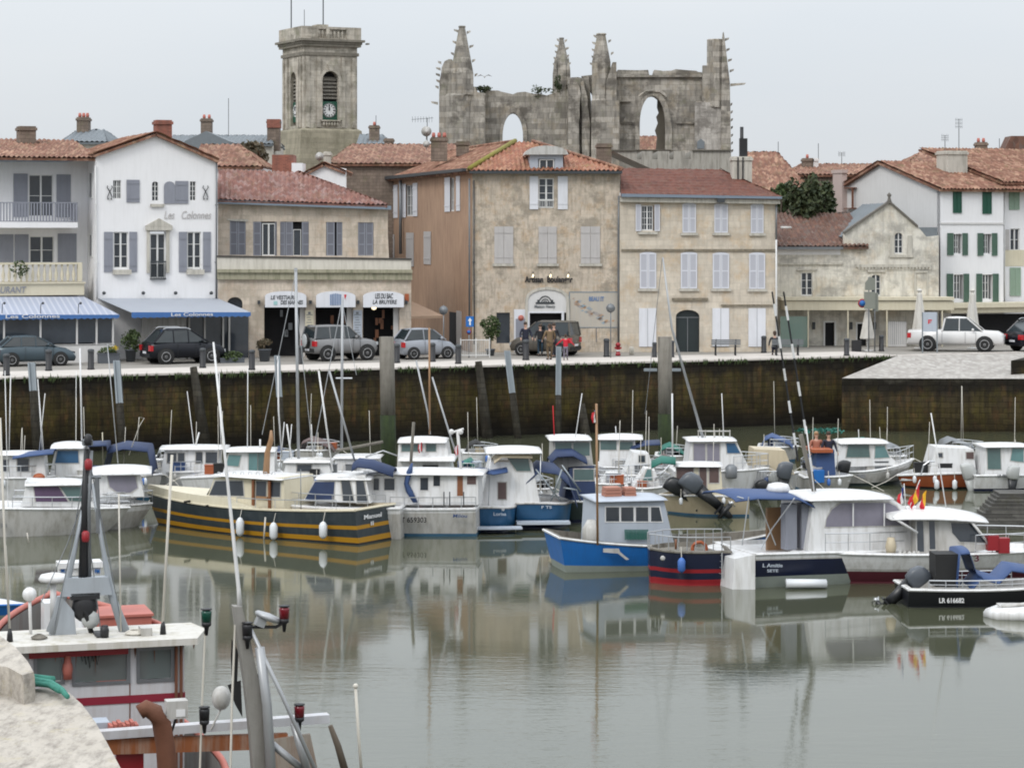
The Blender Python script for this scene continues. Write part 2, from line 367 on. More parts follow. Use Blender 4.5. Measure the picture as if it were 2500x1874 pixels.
def roof_sheet(mb, p0, p1, q0, q1, pitch=.24, amp=.045, rows=.42, slab=.12, over=0.0, jit=.02):
    """corrugated pan-tile sheet over the eave p0->p1 and ridge q0->q1, columns running straight up the slope"""
    p0, p1, q0, q1 = map(Vector, (p0, p1, q0, q1)); e = p1-p0; Ln = e.length; e.normalize()
    a0 = max(0, (q0-p0).dot(e)); a1 = min(Ln, (q1-p0).dot(e)); up = (q0-p0)-e*((q0-p0).dot(e)); hs = up.length; up.normalize()
    nrm = e.cross(up).normalized()
    if nrm.z < 0: nrm = -nrm
    def bt(a):
        k = 1.0
        if a0 > .01: k = min(k, a/a0)
        if Ln-a1 > .01: k = min(k, (Ln-a)/(Ln-a1))
        return hs*max(0, k)
    n = max(2, int(Ln/pitch))*4; cols = []
    nr = max(2, int(hs/rows))
    offs = [[random.uniform(-jit, jit) for _ in range(n//4+2)] for _ in range(nr+1)]
    for i in range(n+1):
        a = Ln*i/n; ph = math.cos(2*math.pi*i/4); b_ = bt(a); col = []
        for j in range(nr+1):
            b = min(b_, hs*j/nr)
            col.append(p0+e*a+up*(b-over*(j == 0))+nrm*(amp*ph+offs[j][i//4]+.02*(j % 2)))
        cols.append(col)
    vs = [v for c in cols for v in c]; m = nr+1
    fs = [(i*m+j, (i+1)*m+j, (i+1)*m+j+1, i*m+j+1) for i in range(n) for j in range(nr)]
    mb.add(vs, fs, False)
    d = nrm*(-amp-.03); dn = nrm*(-slab)
    ql, qr = p0+e*a0+up*hs, p0+e*a1+up*hs
    a_, b_ = p0-up*over*.5+d, p1-up*over*.5+d
    mb.hexa([a_+dn, b_+dn, qr+d+dn, ql+d+dn], [a_, b_, qr+d, ql+d])

def text_mesh(s, bold=0.0):
    cu = bpy.data.curves.new('t', 'FONT'); cu.body = s; cu.extrude = .02; cu.offset = bold; cu.align_x = 'LEFT'
    o = bpy.data.objects.new('t', cu); COL.objects.link(o); bpy.context.view_layer.update()
    me = bpy.data.meshes.new_from_object(o.evaluated_get(bpy.context.evaluated_depsgraph_get()))
    vs = [v.co.copy() for v in me.vertices]; fs = [tuple(p.vertices) for p in me.polygons]
    bpy.data.objects.remove(o); bpy.data.curves.remove(cu); bpy.data.meshes.remove(me)
    x0 = min(v.x for v in vs); x1 = max(v.x for v in vs); y0 = min(v.y for v in vs); y1 = max(v.y for v in vs)
    return [((v.x-x0)/(x1-x0), (v.y-y0)/(y1-y0), v.z) for v in vs], fs
def write(s, mat, parent, org, ux, uz, un, bold=.01, slant=0.0, th=.5, name='lettering'):
    """lettering filling the parallelogram org + ux (full width) + uz (full height), standing off along un"""
    vs, fs = text_mesh(s, bold); mb = MB(); org, ux, uz, un = map(Vector, (org, ux, uz, un))
    mb.add([org+ux*a+uz*b+ux*(slant*b)+un*(c*th) for a, b, c in vs], fs, False)
    return mb.build(name, mat, parent)
def ftext(f, s, a, b, c, d, mat, y=-.03, parent=None, bold=.01, slant=0.0):
    p = f.p3(a, d, y); return write(s, mat, parent or f.t, p, (f.X(b, y)-f.X(a, y), 0, 0), (0, 0, f.Z(a, c, y)-f.Z(a, d, y)), (0, -1, 0), bold, slant)

def leaves(mb, c, rx, ry, rz, n, s=.12, seedgap=6, shell=.55):
    """leaf clumps filling an ellipsoid unevenly"""
    cs = [Vector((random.gauss(0, .5), random.gauss(0, .5), random.gauss(0, .5))) for _ in range(seedgap*3)]
    for _ in range(n):
        k = random.choice(cs); d = Vector((random.gauss(0, .24), random.gauss(0, .24), random.gauss(0, .24)))+k
        if d.length > 1.12: d = d.normalized()*random.uniform(.8, 1.1)
        p = Vector((c[0]+d.x*rx, c[1]+d.y*ry, c[2]+d.z*rz)); sz = s*random.uniform(.6, 1.4)
        a = Vector((random.gauss(0,1), random.gauss(0,1), random.gauss(0,1))).normalized(); b = a.cross(Vector((random.gauss(0,1), random.gauss(0,1), random.gauss(0,1)))).normalized()
        mb.add([p-a*sz, p+b*sz*.6, p+a*sz, p-b*sz*.6], [(0,1,2,3)], False)
# ------------------------------------------------------------ ground, water, quay
def wmat():
    m, nt, b = newmat('harbour_water'); g = N(nt)
    n1 = g.noise(.35, g.map((.5, 1.0, 1)), 5, .6); n2 = g.noise(2.2, g.map((.55, 1.5, 1)), 4, .6); n3 = g.noise(9, g.map((.5, 1.3, 1)), 3)
    patch = g.ramp(g.noise(.045, g.map((.5, 1.6, 1), (3, 0, 0)), 3), [(.42, .2), (.58, 1.25)])
    x, y, z = g.sep()
    near = g.ramp(g.math('DIVIDE', y, 100), [(.40, .62), (.49, .26), (.72, .06)])
    n4 = g.noise(.9, g.map((.3, 1.6, 1), (7,7,7)), 5, .65)
    n2 = g.math('ADD', n2, n4)
    h = g.math('MULTIPLY', g.math('ADD', g.math('MULTIPLY', n2, .9), g.math('MULTIPLY', n3, .25)), g.math('MULTIPLY', patch, near))
    h = g.math('ADD', h, g.math('MULTIPLY', n1, g.ramp(g.math('DIVIDE', y, 100), [(.4, .14), (.9, .04)])))
    g.bump(h, b, .32, .05)
    g.l(g.mix(n1, (.055,.060,.036), (.078,.082,.052)), b.inputs['Base Color'])
    b.inputs['Roughness'].default_value = .045; b.inputs['IOR'].default_value = 1.45; b.inputs['Specular IOR Level'].default_value = .6
    return m
mb = MB(); mb.add([(-900,-300,0),(900,-300,0),(900,400,0),(-900,400,0)], [(0,1,2,3)])
o = mb.build('water', wmat()); o['kind'] = 'structure'
# quay line in plan: A (left) -> B (right)
QA = P(0, 921, DY(921, ZQ)); QB = P(1900, 874, DY(874, ZQ)); QU = (QB-QA); QU.z = 0; QU.normalize(); QN = Vector((-QU.y, QU.x, 0))
def Q(px, back=0.0):
    """point on the street on the quay line seen at px, moved back from the edge"""
    t = (px-CX)/F; k = (t*QA.y-QA.x)/(QU.x-t*QU.y); return Vector((QA.x+QU.x*k, QA.y+QU.y*k, ZQ))+QN*back
qang = math.atan2(QU.y, QU.x)
def cobble():
    m, nt, b = newmat('street_surface'); g = N(nt)
    c = g.mix(g.noise(.5, None, 6, .7), (.20,.185,.165), (.30,.28,.25)); g.l(c, b.inputs['Base Color']); b.inputs['Roughness'].default_value = .85
    g.bump(g.noise(7), b, .3, .02); return m
mb = MB(); a, b_ = Q(-2500, .5), Q(5200, .5)
far = 1500
mb.plate([(a.x, a.y), (b_.x, b_.y), (900, 1500), (-900, 1500)], ZQ-.6, ZQ-.004, ax='xy')
o = mb.build('ground', cobble()); o['kind'] = 'structure'
# pale paved strip along the edge
def pave():
    m, nt, b = newmat('pale_paving'); g = N(nt)
    c = g.mix(g.noise(2.5, None, 6, .7), (.42,.38,.34), (.60,.56,.52)); g.l(c, b.inputs['Base Color']); b.inputs['Roughness'].default_value = .85; return m
M['pave'] = pave()
mb = MB(); 
s0, s1, s2, s3 = Q(-600,.555), Q(2190,.555), Q(2190,4.4), Q(-600,4.4)
mb.hexa([v-Vector((0,0,.05)) for v in (s0,s1,s2,s3)], [v+Vector((0,0,.003)) for v in (s0,s1,s2,s3)])
o = mb.build('pavement', M['pave']); o['kind'] = 'structure'
# harbour wall
def quaymat():
    m, nt, b = newmat('weedy_quay_stone'); g = N(nt); x, y, z = g.sep()
    vec = g.comb(g.math('ADD', x, g.math('MULTIPLY', g.noise(1.3), .3)), g.math('ADD', z, g.math('MULTIPLY', g.noise(.9, g.map((1,1,1), (5,5,5))), .16))); br = g.n('ShaderNodeTexBrick'); g.l(vec, br.inputs['Vector'])
    br.inputs['Scale'].default_value = 1; br.inputs['Brick Width'].default_value = .55; br.inputs['Row Height'].default_value = .27
    br.inputs['Mortar Size'].default_value = .02; br.inputs['Mortar Smooth'].default_value = .5
    br.inputs['Color1'].default_value = (.8,.8,.8,1); br.inputs['Color2'].default_value = (1.15,1.15,1.15,1); br.inputs['Mortar'].default_value = (.72,.72,.72,1)
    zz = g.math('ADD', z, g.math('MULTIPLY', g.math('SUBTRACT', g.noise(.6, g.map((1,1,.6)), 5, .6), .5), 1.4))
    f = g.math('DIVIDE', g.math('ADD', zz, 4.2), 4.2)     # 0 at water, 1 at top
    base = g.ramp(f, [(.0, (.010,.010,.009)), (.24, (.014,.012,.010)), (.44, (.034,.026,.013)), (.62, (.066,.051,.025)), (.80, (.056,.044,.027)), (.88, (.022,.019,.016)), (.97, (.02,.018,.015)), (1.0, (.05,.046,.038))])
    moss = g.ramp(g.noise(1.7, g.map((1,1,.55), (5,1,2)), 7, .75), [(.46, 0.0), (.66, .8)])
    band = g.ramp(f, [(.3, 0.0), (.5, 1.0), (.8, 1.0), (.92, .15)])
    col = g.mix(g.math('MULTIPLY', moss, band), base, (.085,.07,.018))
    red = g.ramp(g.noise(2.3, g.map((1,1,.5), (9,7,2)), 6, .7), [(.52, 0.0), (.7, .6)])
    col = g.mix(g.math('MULTIPLY', red, band), col, (.13,.065,.03))
    drip = g.ramp(g.noise(1.2, g.map((3.2,3.2,.22), (2,2,2)), 5, .6), [(.40, 0.0), (.62, .6)])
    col = g.mix(drip, col, (.018,.016,.012))
    col = g.mix(1.0, col, br.outputs[0], 'MULTIPLY')
    g.l(col, b.inputs['Base Color']); b.inputs['Roughness'].default_value = .95; b.inputs['Specular IOR Level'].default_value = .12
    g.bump(g.math('ADD', g.math('MULTIPLY', br.outputs[1], -1), g.noise(5, None, 6, .7)), b, .6, .05)
    return m
M['quay'] = quaymat()
W0 = Q(-600); t = thing('quay_wall', 'long weedy stone harbour wall with a pale coping behind the boats', 'harbour wall', W0, qang)
LW = (Q(2190)-W0).length; L2 = (Q(5200)-W0).length
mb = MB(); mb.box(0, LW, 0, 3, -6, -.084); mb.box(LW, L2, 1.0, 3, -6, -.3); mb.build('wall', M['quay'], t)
mb = MB(); x = 0.0
while x < L2-1:
    l = random.uniform(.8, 1.5); mb.box(x+.01, x+l, -.07+random.uniform(-.02,.02), .55, -.08, random.uniform(-.01,.012)); x += l
mb.build('coping', M['pave'], t)
mb = MB()   # weeds along the coping
for _ in range(420):
    xx = random.uniform(0, LW); yy = -.07-random.random()*.05
    for k in range(random.choice((1,2,5))):
        a = random.uniform(-.1,.1); mb.add([(xx+a,yy,-.1-random.random()*.25),(xx+a+.05,yy-.03,-.1),(xx+a+random.uniform(-.06,.1),yy-.04,random.uniform(-.06,.10)*(1+(k > 3)))], [(0,1,2)])
o = mb.build('weeds', M['leaf'], t); o['kind'] = 'stuff'
# dark timber posts standing against the wall
for px0, px1, lab in ((472, 505, 'dark weed covered timber post set in the quay wall on the left'), (1168, 1196, 'leaning dark weed covered post beside the grey guide rail'), (1420, 1437, 'short black timber post low on the quay wall')):
    y0 = 912-px0*.0247; 
    mb = MB(); base = Q(px0, -.35)
    top = P(px0, 905-px0*.02 if px0 != 1420 else 985, base.y-.1); bot = P(px1, 1120, base.y-.5)
    mb.tube([top, (top+bot)/2, bot], [.16,.24,.3], 8); o = mb.build('timber_post', M['quay']); tag(o, lab, 'post')
# ramp: cobbled slipway projecting from the quay on the right
def cob2():
    m, nt, b = newmat('cobbled_ramp_stone'); g = N(nt)
    vo = g.n('ShaderNodeTexVoronoi'); vo.inputs['Scale'].default_value = 4.2; g.l(g.map((1, .55, 1), (0,0,0), (0,0,R(20))), vo.inputs['Vector'])
    bw = g.n('ShaderNodeSeparateColor'); g.l(vo.outputs['Color'], bw.inputs[0])
    c = g.ramp(bw.outputs[0], [(0, (.27,.25,.23)), (.5, (.35,.325,.30)), (1, (.42,.40,.37))])
    c = g.mix(g.ramp(vo.outputs['Distance'], [(.35, 0.0), (.7, .45)]), c, (.27,.25,.22))
    g.l(c, b.inputs['Base Color']); b.inputs['Roughness'].default_value = .85; g.bump(vo.outputs['Distance'], b, -.6, .06); return m
M['cobbles'] = cob2()
fl, fr = G(2055, 923, 2.6), G(2466, 925, 2.6); tl, tr = Q(2196, .05), Q(2700, .05)
frr = G(2760, 925, 2.6)
mb = MB(); mb.add([fl, frr, tr, tl], [(0,1,2,3)])
o = mb.build('cobbled_ramp', M['cobbles']); o['kind'] = 'structure'
mb = MB(); dn = Vector((0,0,-3.6)); e = Vector((0,0,-.01))
mb.hexa([fl+dn, frr+dn, tr+Vector((0,0,-4.4)), tl+Vector((0,0,-4.4))], [fl+e, frr+e, tr+e, tl+e])
t2 = thing('slipway_wall', 'dark stone wall below the pale cobbled ramp on the right', 'harbour wall', fl, 0)
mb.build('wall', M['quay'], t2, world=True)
bl = G(2468, 880, 3.4); br_ = G(2800, 872, 3.4); n_ = Vector((0.4, .91, 0))
mb = MB(); b0 = [bl, br_, br_+n_*7, bl+n_*3.2]; mb.hexa([v+Vector((0,0,-4.4)) for v in b0], b0)
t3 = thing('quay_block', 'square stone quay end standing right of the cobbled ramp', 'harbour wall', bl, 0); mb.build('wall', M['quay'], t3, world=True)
# stepped landing on the far right behind the boats
mb = MB()
for i in range(11):
    c = G(2375+i*3, 1283-i*8.0, .12+i*.10); mb.box(c.x+.05*i, c.x+9, c.y, c.y+1.2, -.5, .12+i*.10-.02)
def stepmat():
    return stone('landing_stone', (.10,.095,.085), (.015,.015,.013), (1.2,.12), .3, (.05,.05,.02), .4)
o = mb.build('landing_steps', stepmat()); tag(o, 'dark wet stone landing steps behind the moored boats at the right edge', 'steps')

# ------------------------------------------------------------ near quay at the lower left
def nearmat():
    m, nt, b = newmat('near_quay_limestone'); g = N(nt)
    c = g.mix(g.noise(1.6, None, 8, .7), (.34,.30,.25), (.58,.54,.48))
    c = g.mix(g.ramp(g.noise(3.5, g.map((1.5,.5,1)), 8, .75), [(.46, 0.0), (.66, .8)]), c, (.17,.15,.13))
    c = g.mix(g.ramp(g.noise(2.2, g.map((1,1,1), (4,4,4)), 8, .75), [(.56, 0.0), (.68, .6)]), c, (.42,.36,.2))
    c = g.mix(g.ramp(g.noise(34, None, 6, .8), [(.52, 0.0), (.75, .5)]), c, (.22,.19,.16))
    g.l(c, b.inputs['Base Color']); b.inputs['Roughness'].default_value = .95; g.bump(g.noise(11, None, 8, .75), b, .7, .03); return m
M['near'] = nearmat()
def slab(name, pxs, z, drop, mat, parent=None, rnd=.12):
    pts = [G(a, b, z) for a, b in pxs]; c = sum(pts, Vector())/len(pts)
    rings = []
    for s_, dz in ((.985, 0), (.995, -rnd*.3), (1.0, -rnd), (1.0, -drop)):
        rings.append([Vector((c.x+(p.x-c.x)*s_, c.y+(p.y-c.y)*s_, z+dz)) for p in pts])
    mb = MB(); mb.loft(rings[::-1], True, True, False); return mb.build(name, mat, parent, world=parent is not None)
t = thing('near_quay', 'pale weathered limestone quay edge in the lower left corner', 'quay', G(0, 1860, 4.2), 0)
slab('quay_slab', [(-1500,2100),(420,2100),(345,1950),(300,1874),(268,1815),(238,1762),(205,1718),(172,1688),(140,1676),(60,1680),(-10,1678),(-1500,1690)], 4.2, 5.5, M['near'], t)
slab('capstone', [(-900,1668),(-10,1624),(22,1628),(58,1648),(86,1640),(70,1612),(42,1580),(6,1552),(-40,1525),(-900,1530)], 4.55, .5, M['near'], t, .18)
mb = MB(); pts = [G(x, y, 4.3) for x, y in ((-60,1650),(0,1645),(25,1650),(55,1660),(90,1664),(125,1668),(150,1682),(165,1700))]
mb.tube(pts, [.08,.11,.12,.09,.06,.05,.04,.03], 7)
mb.tube([p+Vector((0,.14,.02)) for p in pts[:6]], .05, 6); mb.tube([p+Vector((0,-.1,.0)) for p in pts[:7]], .035, 6)
o = mb.build('mooring_rope', pm('green_rope', (.05,.22,.17), .9, .4, 14, bump=.6)); tag(o, 'faded green mooring rope lying in the gap of the near quay stones', 'rope')
# ------------------------------------------------------------ building helpers
def poly(f, pts, y=0.0): return [f.p(a, b, y) for a, b in pts]
def wall(f, pts, mat, holes=(), y=0.0, th=.35, name='wall'):
    mb = MB(); mb.plate(poly(f, pts, y), y, y+th, holes); return mb.build(name, mat, f.t)
def side(f, px, y0, y1, ztop0, mat, z0=-.3, th=.3, name='wall', ztop1=None, inner=1):
    x = f.X(px, y0); mb = MB(); pts = [(y0, z0), (y1, z0), (y1, ztop1 if ztop1 is not None else ztop0), (y0, ztop0)]
    mb.plate(pts, x, x+th*inner, ax='yz'); return mb.build(name, mat, f.t)
def window(f, a, b, c, d, glass='glass', fr='frame', nx=1, nz=2, y=0.0, rec=.12, sill=None, arch=0, split=True, fw=.055, flush=False):
    """window in px rect a..b x c..d: frame with casements and bars, a pane behind; y = wall face"""
    x0, x1 = f.X(a, y), f.X(b, y); z1 = f.Z((a+b)/2, c, y); z0 = f.Z((a+b)/2, d, y)
    yb = y+rec; mb = MB(); fw = min(fw, (x1-x0)*.075)
    bars = [(x0, x0+fw), (x1-fw, x1)]
    if split: bars.append(((x0+x1)/2-fw*.8, (x0+x1)/2+fw*.8))
    for p, q in bars: mb.box(p, q, yb-.05, yb+.02, z0, z1)
    mb.box(x0, x1, yb-.052, yb+.018, z1-fw, z1); mb.box(x0, x1, yb-.052, yb+.018, z0, z0+fw*1.5)
    for k in range(1, nz): z = z0+(z1-z0)*k/nz; mb.box(x0, x1, yb-.035, yb+.015, z-.014, z+.014)
    if nx > 1:
        half = (x1-x0)/2
        for h in (0, 1):
            for k in range(1, nx): x = x0+half*h+half*k/nx; mb.box(x-.012, x+.012, yb-.037, yb+.013, z0, z1)
    if arch:   # spandrel pieces that round the head
        r = (x1-x0)/2; xm = (x0+x1)/2; n = 6
        for sgn in (-1, 1):
            pts = [(xm+sgn*r, z1), (xm, z1)]+[(xm+sgn*r*math.sin(math.pi/2*i/n), z1-r*arch*(1-math.cos(math.pi/2*i/n))) for i in range(1, n+1)]
            mb.plate(pts, y-.012 if flush else y+.02, yb-.06)
    o = mb.build('window', M[fr], f.t)
    g = MB(); g.box(x0+.01, x1-.01, yb+.03, yb+.06, z0, z1); p = g.build('pane', M[glass], o)
    if sill:
        s = MB(); s.box(x0-.12, x1+.12, y-.14, y+.05, z0-.13, z0-.01); s.build('sill', sill, o)
    return o
def hole(f, a, b, c, d, y=0.0): return f.rect(a, b, c, d, y)
def shutter(f, a, b, c, d, mat, y=-.045, panels=2, label=None, slats=True, arch=False):
    x0, x1 = f.X(a, y), f.X(b, y); z1 = f.Z((a+b)/2, c, y); z0 = f.Z((a+b)/2, d, y); mb = MB(); fw = min(.07, (x1-x0)*.16)
    mb.cur = 1 if slats and mat is M['lilac_paint'] else (2 if slats and mat is M['grey_shutter'] else 0); mb.box(x0, x1, y, y+.025, z0, z1); mb.cur = 0
    if slats:
        mb.box(x0, x0+fw, y-.02, y, z0, z1); mb.box(x1-fw, x1, y-.02, y, z0, z1)
        for k in range(panels+1):
            z = z0+(z1-z0-fw)*k/panels; mb.box(x0+fw, x1-fw, y-.02, y, z, z+fw)
        z = z0+fw; mb.cur = 1 if mat is M['lilac_paint'] else (2 if mat is M['grey_shutter'] else 0)
        while z < z1-fw: mb.box(x0+fw, x1-fw, y-.011, y, z, z+.035); z += .09
    else:
        n = max(2, int((x1-x0)/.13))
        for k in range(1, n): x = x0+(x1-x0)*k/n; mb.box(x-.006, x+.006, y-.006, y, z0, z1)
        for q in (.15, .82): z = z0+(z1-z0)*q; mb.box(x0+.02, x1-.02, y-.022, y-.006, z, z+.08)
    return mb.build('shutter', [mat, M['lilac_panel'], M['grey_panel']], f.t, label=label)
def closed(f, a, b, c, d, mat, y=0.0, panels=2, slats=True, sill=None, gap=.4):
    """a pair of closed shutters standing in the opening"""
    m = (a+b)/2; o1 = shutter(f, a, m-gap, c, d, mat, y-.04, panels, None, slats); shutter(f, m+gap, b, c, d, mat, y-.04, panels, None, slats)
    if sill:
        s = MB(); s.box(f.X(a)-.1, f.X(b)+.1, y-.13, y+.02, f.Z(m, d)-.14, f.Z(m, d)-.01); s.build('sill', sill, f.t)
def pipe(f, pts, r=.05, y=-.1, mat='zinc', name='drainpipe'):
    mb = MB(); mb.tube([f.p3(a, b, y) for a, b in pts], r, 7)
    for a, b in pts[1:-1]:
        p = f.p3(a, b, y); mb.box(p.x-.07, p.x+.07, p.y-.03, p.y+.1, p.z-.02, p.z+.02)
    return mb.build(name, M[mat], f.t)
def chimney(f, a, b, c, d, mat, y=3.0, dep=.7, pots=2, cap=True, parent=None, name='chimney', capmat=None):
    x0, x1 = f.X(a, y), f.X(b, y); z1, z0 = f.Z((a+b)/2, c, y), f.Z((a+b)/2, d, y); mb = MB()
    mb.box(x0, x1, y, y+dep, z0-.5, z1)
    if cap: mb.box(x0-.06, x1+.06, y-.06, y+dep+.06, z1-.22, z1-.08)
    o = mb.build(name, mat, parent or f.t)
    pb = MB()
    for k in range(pots):
        xx = x0+(x1-x0)*(k+.5)/pots; pb.lathe([(.09, z1), (.11, z1+.1), (.08, z1+.28)], (xx, y+dep/2, 0), 8)
    if pots: pb.build('chimney_pot', capmat or M['redfade'], o)
    return o
def aerial(f, a, c, d, y=4.0, kind=0, parent=None):
    p0, p1 = f.p3(a, d, y), f.p3(a, c, y); mb = MB(); mb.tube([p0, p1], .022, 5)
    h = p1.z-p0.z
    if kind == 1:   # yagi
        z = p1.z-.1; mb.tube([(p1.x-.9, p1.y, z), (p1.x+.35, p1.y, z+.1)], .012, 4)
        for k in range(8): x = p1.x-.85+k*.16; mb.tube([(x, p1.y-.05, z-.16), (x, p1.y+.05, z+.18)], .009, 4)
    elif kind == 2:
        for zz in (.1, .45, .8):
            z = p1.z-zz*min(1, h*.3)
            for q in (-.22, -.12, .12, .22): mb.tube([(p1.x+q, p1.y, z-.1), (p1.x+q, p1.y, z+.1)], .008, 4)
            mb.tube([(p1.x-.25, p1.y, z), (p1.x+.25, p1.y, z)], .008, 4)
    return mb.build('aerial', M['iron'], parent or f.t)
def dish(f, px, py, r=.4, y=3.0, parent=None):
    p = f.p3(px, py, y); mb = MB(); prof = [(r, 0), (r*.8, .07), (r*.4, .13), (.02, .15)]
    mb.lathe(prof, p, 14, 'y'); mb.tube([p, p+Vector((0, .2, -r*1.6))], .03, 5); return mb.build('satellite_dish', M['gelold'], parent or f.t)

# ============================================================ 1. HOTEL (white, awnings)
f = Fac('hotel', 'white rendered gabled hotel with grey shutters and two blue edged awnings', 'hotel', 235, 121.5, 20)
hz = f
W_ = M['plaster']
REC = 2.4   # the balcony wing stands back
gab = [(235, 905), (532, 905), (531, 386), (382, 325), (235, 376)]
wins_h = [(276,296,440,486), (464,478,443,490), (277,313,566,656), (457,491,566,658)]
holes = [hole(f, *r) for r in wins_h]+[f.arch(371, 387, 443, 491), hole(f, 366, 404, 566, 680)]
wall(f, gab, W_, holes)
window(f, 276, 296, 440, 486, nx=2, nz=3); shutter(f, 309, 341, 439, 494, M['grey_shutter'], slats=False, panels=1)
window(f, 464, 478, 443, 490, nx=1, nz=4); shutter(f, 428, 460, 442, 497, M['grey_shutter'], slats=False, panels=1)
window(f, 371, 387, 443, 491, nx=1, nz=4, arch=1)
mb = MB(); pts = f.arch(400, 427, 443, 497, rise=.25); mb.plate(pts, -.05, -.01); mb.build('shutter', M['grey_shutter'], f.t)
mb = MB(); p = f.p(367, 505); q = f.p(400, 498); mb.box(p[0], q[0], -.12, -.004, p[1], q[1]); mb.build('sill', M['lime_band'], f.t)
for a, b, s1, s2 in ((277, 313, (254, 276), (316, 335)), (457, 491, (437, 457), (496, 515))):
    window(f, a, b, 566, 656, nz=3)
    for u, v in (s1, s2): shutter(f, u, v, 566, 664, M['grey_shutter'], slats=False, panels=2)
    mb = MB(); p = f.p(a-2, 670); q = f.p(b+6, 658); mb.box(p[0], q[0], -.22, -.003, p[1], q[1]); mb.build('flower_sill', M['lime_band'], f.t)
window(f, 366, 404, 570, 680, nz=3)
mb = MB()   # stone pediment and pilasters round the middle window
for a, b in ((358, 365), (405, 413)): p = f.p(a, 666); q = f.p(b, 562); mb.box(p[0], q[0], -.1, -.004, p[1], q[1])
p = f.p(355, 562); q = f.p(419, 552); mb.box(p[0], q[0], -.22, -.002, p[1], q[1])
mb.plate([f.p(354, 551.5), f.p(420, 551.5), f.p(387, 533)], -.2, -.003); mb.build('pediment', M['lime_band'], f.t)
mb = MB()
for k in range(9): x = f.X(368+k*4.2); mb.box(x-.012, x+.012, -.16, -.13, f.Z(385, 680), f.Z(385, 640))
mb.box(f.X(366), f.X(404), -.17, -.12, f.Z(385, 640), f.Z(385, 637)); mb.box(f.X(366), f.X(404), -.18, -.01, f.Z(385, 682), f.Z(385, 679)); mb.build('window_guard', M['iron'], f.t)
for cx in (268, 502):   # wrought iron wall ties
    mb = MB()
    for sg in (-1, 1):
        pts = [f.p3(cx+sg*dx, py, -.05) for dx, py in ((5, 453), (6.5, 458), (3, 463), (0, 468), (-3, 474), (-5.5, 481), (-4.5, 488), (-2, 484))]
        mb.tube(pts, .022, 5)
    mb.build('iron_tie', M['iron'], f.t)
ftext(f, 'Les   Colonnes', 401, 514, 515, 534, M['pale_shutter'], -.03, slant=.03, bold=-.005)
side(f, 235, 0.01, REC+.5, f.Z(235, 376)-.0, W_, inner=1)
# flank facing left (windowed), between wing and gable front
fs = Fac('x', '', '', 235, 121.5, 20, make=False); fs.t = f.t
pipe(f, [(233, 405), (234, 500), (236, 640), (237, 730)], .035, -.06, 'frame')
pipe(f, [(529, 395), (529, 500), (528, 640), (528, 728)], .04, -.07, 'zinc')
for px in (254, 350, 429, 516):
    mb = MB(); p = f.p3(px, 716, -.3); mb.tube([p+Vector((0,.3,-.05)), p], .02, 5); mb.lathe([(.03,0),(.09,.1),(.09,.2)], p+Vector((0,-.15,.02)), 8, 'y'); mb.build('spotlight', M['iron'], f.t)
# gable roof seen edge on
mb = MB(); yb = 9.0
e0, e1, ap = f.p3(228, 375, -.25), f.p3(536, 389, -.25), f.p3(382, 322, -.25)
roof_sheet(mb, e0+Vector((0,yb,0)), e0, ap+Vector((0,yb,0)), ap); roof_sheet(mb, e1, e1+Vector((0,yb,0)), ap, ap+Vector((0,yb,0)))
hroof = mb.build('roof', M['tile_orange'], f.t)
chimney(f, 382, 420, 293, 345, M['brick'], 1.6, .8, 0, parent=hroof)
# wing with balconies
wy = REC
wpts = [(-60, 905), (214, 905), (214, 384), (-60, 384)]
holes = [hole(f, 70, 130, 426, 528, wy), hole(f, 72, 132, 576, 640, wy)]
wall(f, wpts, W_, holes, wy)
window(f, 70, 130, 426, 530, y=wy, nz=2); window(f, 72, 132, 576, 645, y=wy, nz=2)
for a, b, c, d in ((33, 68, 424, 530), (138, 173, 426, 530), (-4, 33, 572, 640), (36, 70, 572, 640), (141, 187, 570, 640)): shutter(f, a, b, c, d, M['grey_shutter'], wy-.04, slats=False, panels=1)
# flank windows (narrow slits seen obliquely)
xf = f.X(235)
for c, d in ((420, 484), (571, 628)):
    mb = MB(); z1, z0 = f.Z(215, c, .9), f.Z(215, d, .9); mb.box(xf-.04, xf-.002, 1.0, 1.9, z0, z1); o = mb.build('window', M['frame'], f.t)
    g = MB(); g.box(xf-.06, xf-.041, 1.1, 1.5, z0+.06, z1-.06); g.build('pane', M['glass'], o)
# balcony slabs, railing, balustrade
yb0 = .55
def xz(px, py, y=yb0): return f.X(px, y), f.Z(px, py, y)
mb = MB(); p, q = xz(-60, 556), xz(190, 543); mb.box(p[0], q[0], yb0, wy-.01, p[1], q[1]); mb.build('balcony', W_, f.t)
mb = MB(); z0, z1 = f.Z(80, 541, yb0), f.Z(80, 496, yb0); x0, x1 = f.X(-60, yb0), f.X(190, yb0)
x = x0
while x < x1: mb.box(x, x+.07, yb0, yb0+.03, z0+.04, z1); x += .15
mb.box(x0, x1, yb0-.01, yb0+.045, z1, z1+.05); mb.box(x0, x1, yb0-.01, yb0+.045, z0, z0+.04); mb.box(x1-.05, x1, yb0+.05, wy-.02, z0, z1+.05); mb.build('railing', M['grey_shutter'], f.t)
mb = MB(); p, q = xz(-60, 722), xz(205, 688); mb.box(p[0], q[0], yb0-.1, wy-.01, p[1], q[1]-.08); mb.box(p[0], q[0]+.05, yb0-.2, wy-.01, q[1]-.078, q[1]); mb.build('balcony', M['cream'], f.t)
mb = MB(); z0, z1 = f.Z(80, 687, yb0), f.Z(80, 641, yb0); x = f.X(-50, yb0); x1 = f.X(194, yb0)
while x < x1:
    mb.lathe([(.07, z0), (.045, z0+.08), (.085, z0+.25), (.085, z0+.34), (.035, z0+.62), (.06, z1-.1)], (x, yb0, 0), 8); x += .29
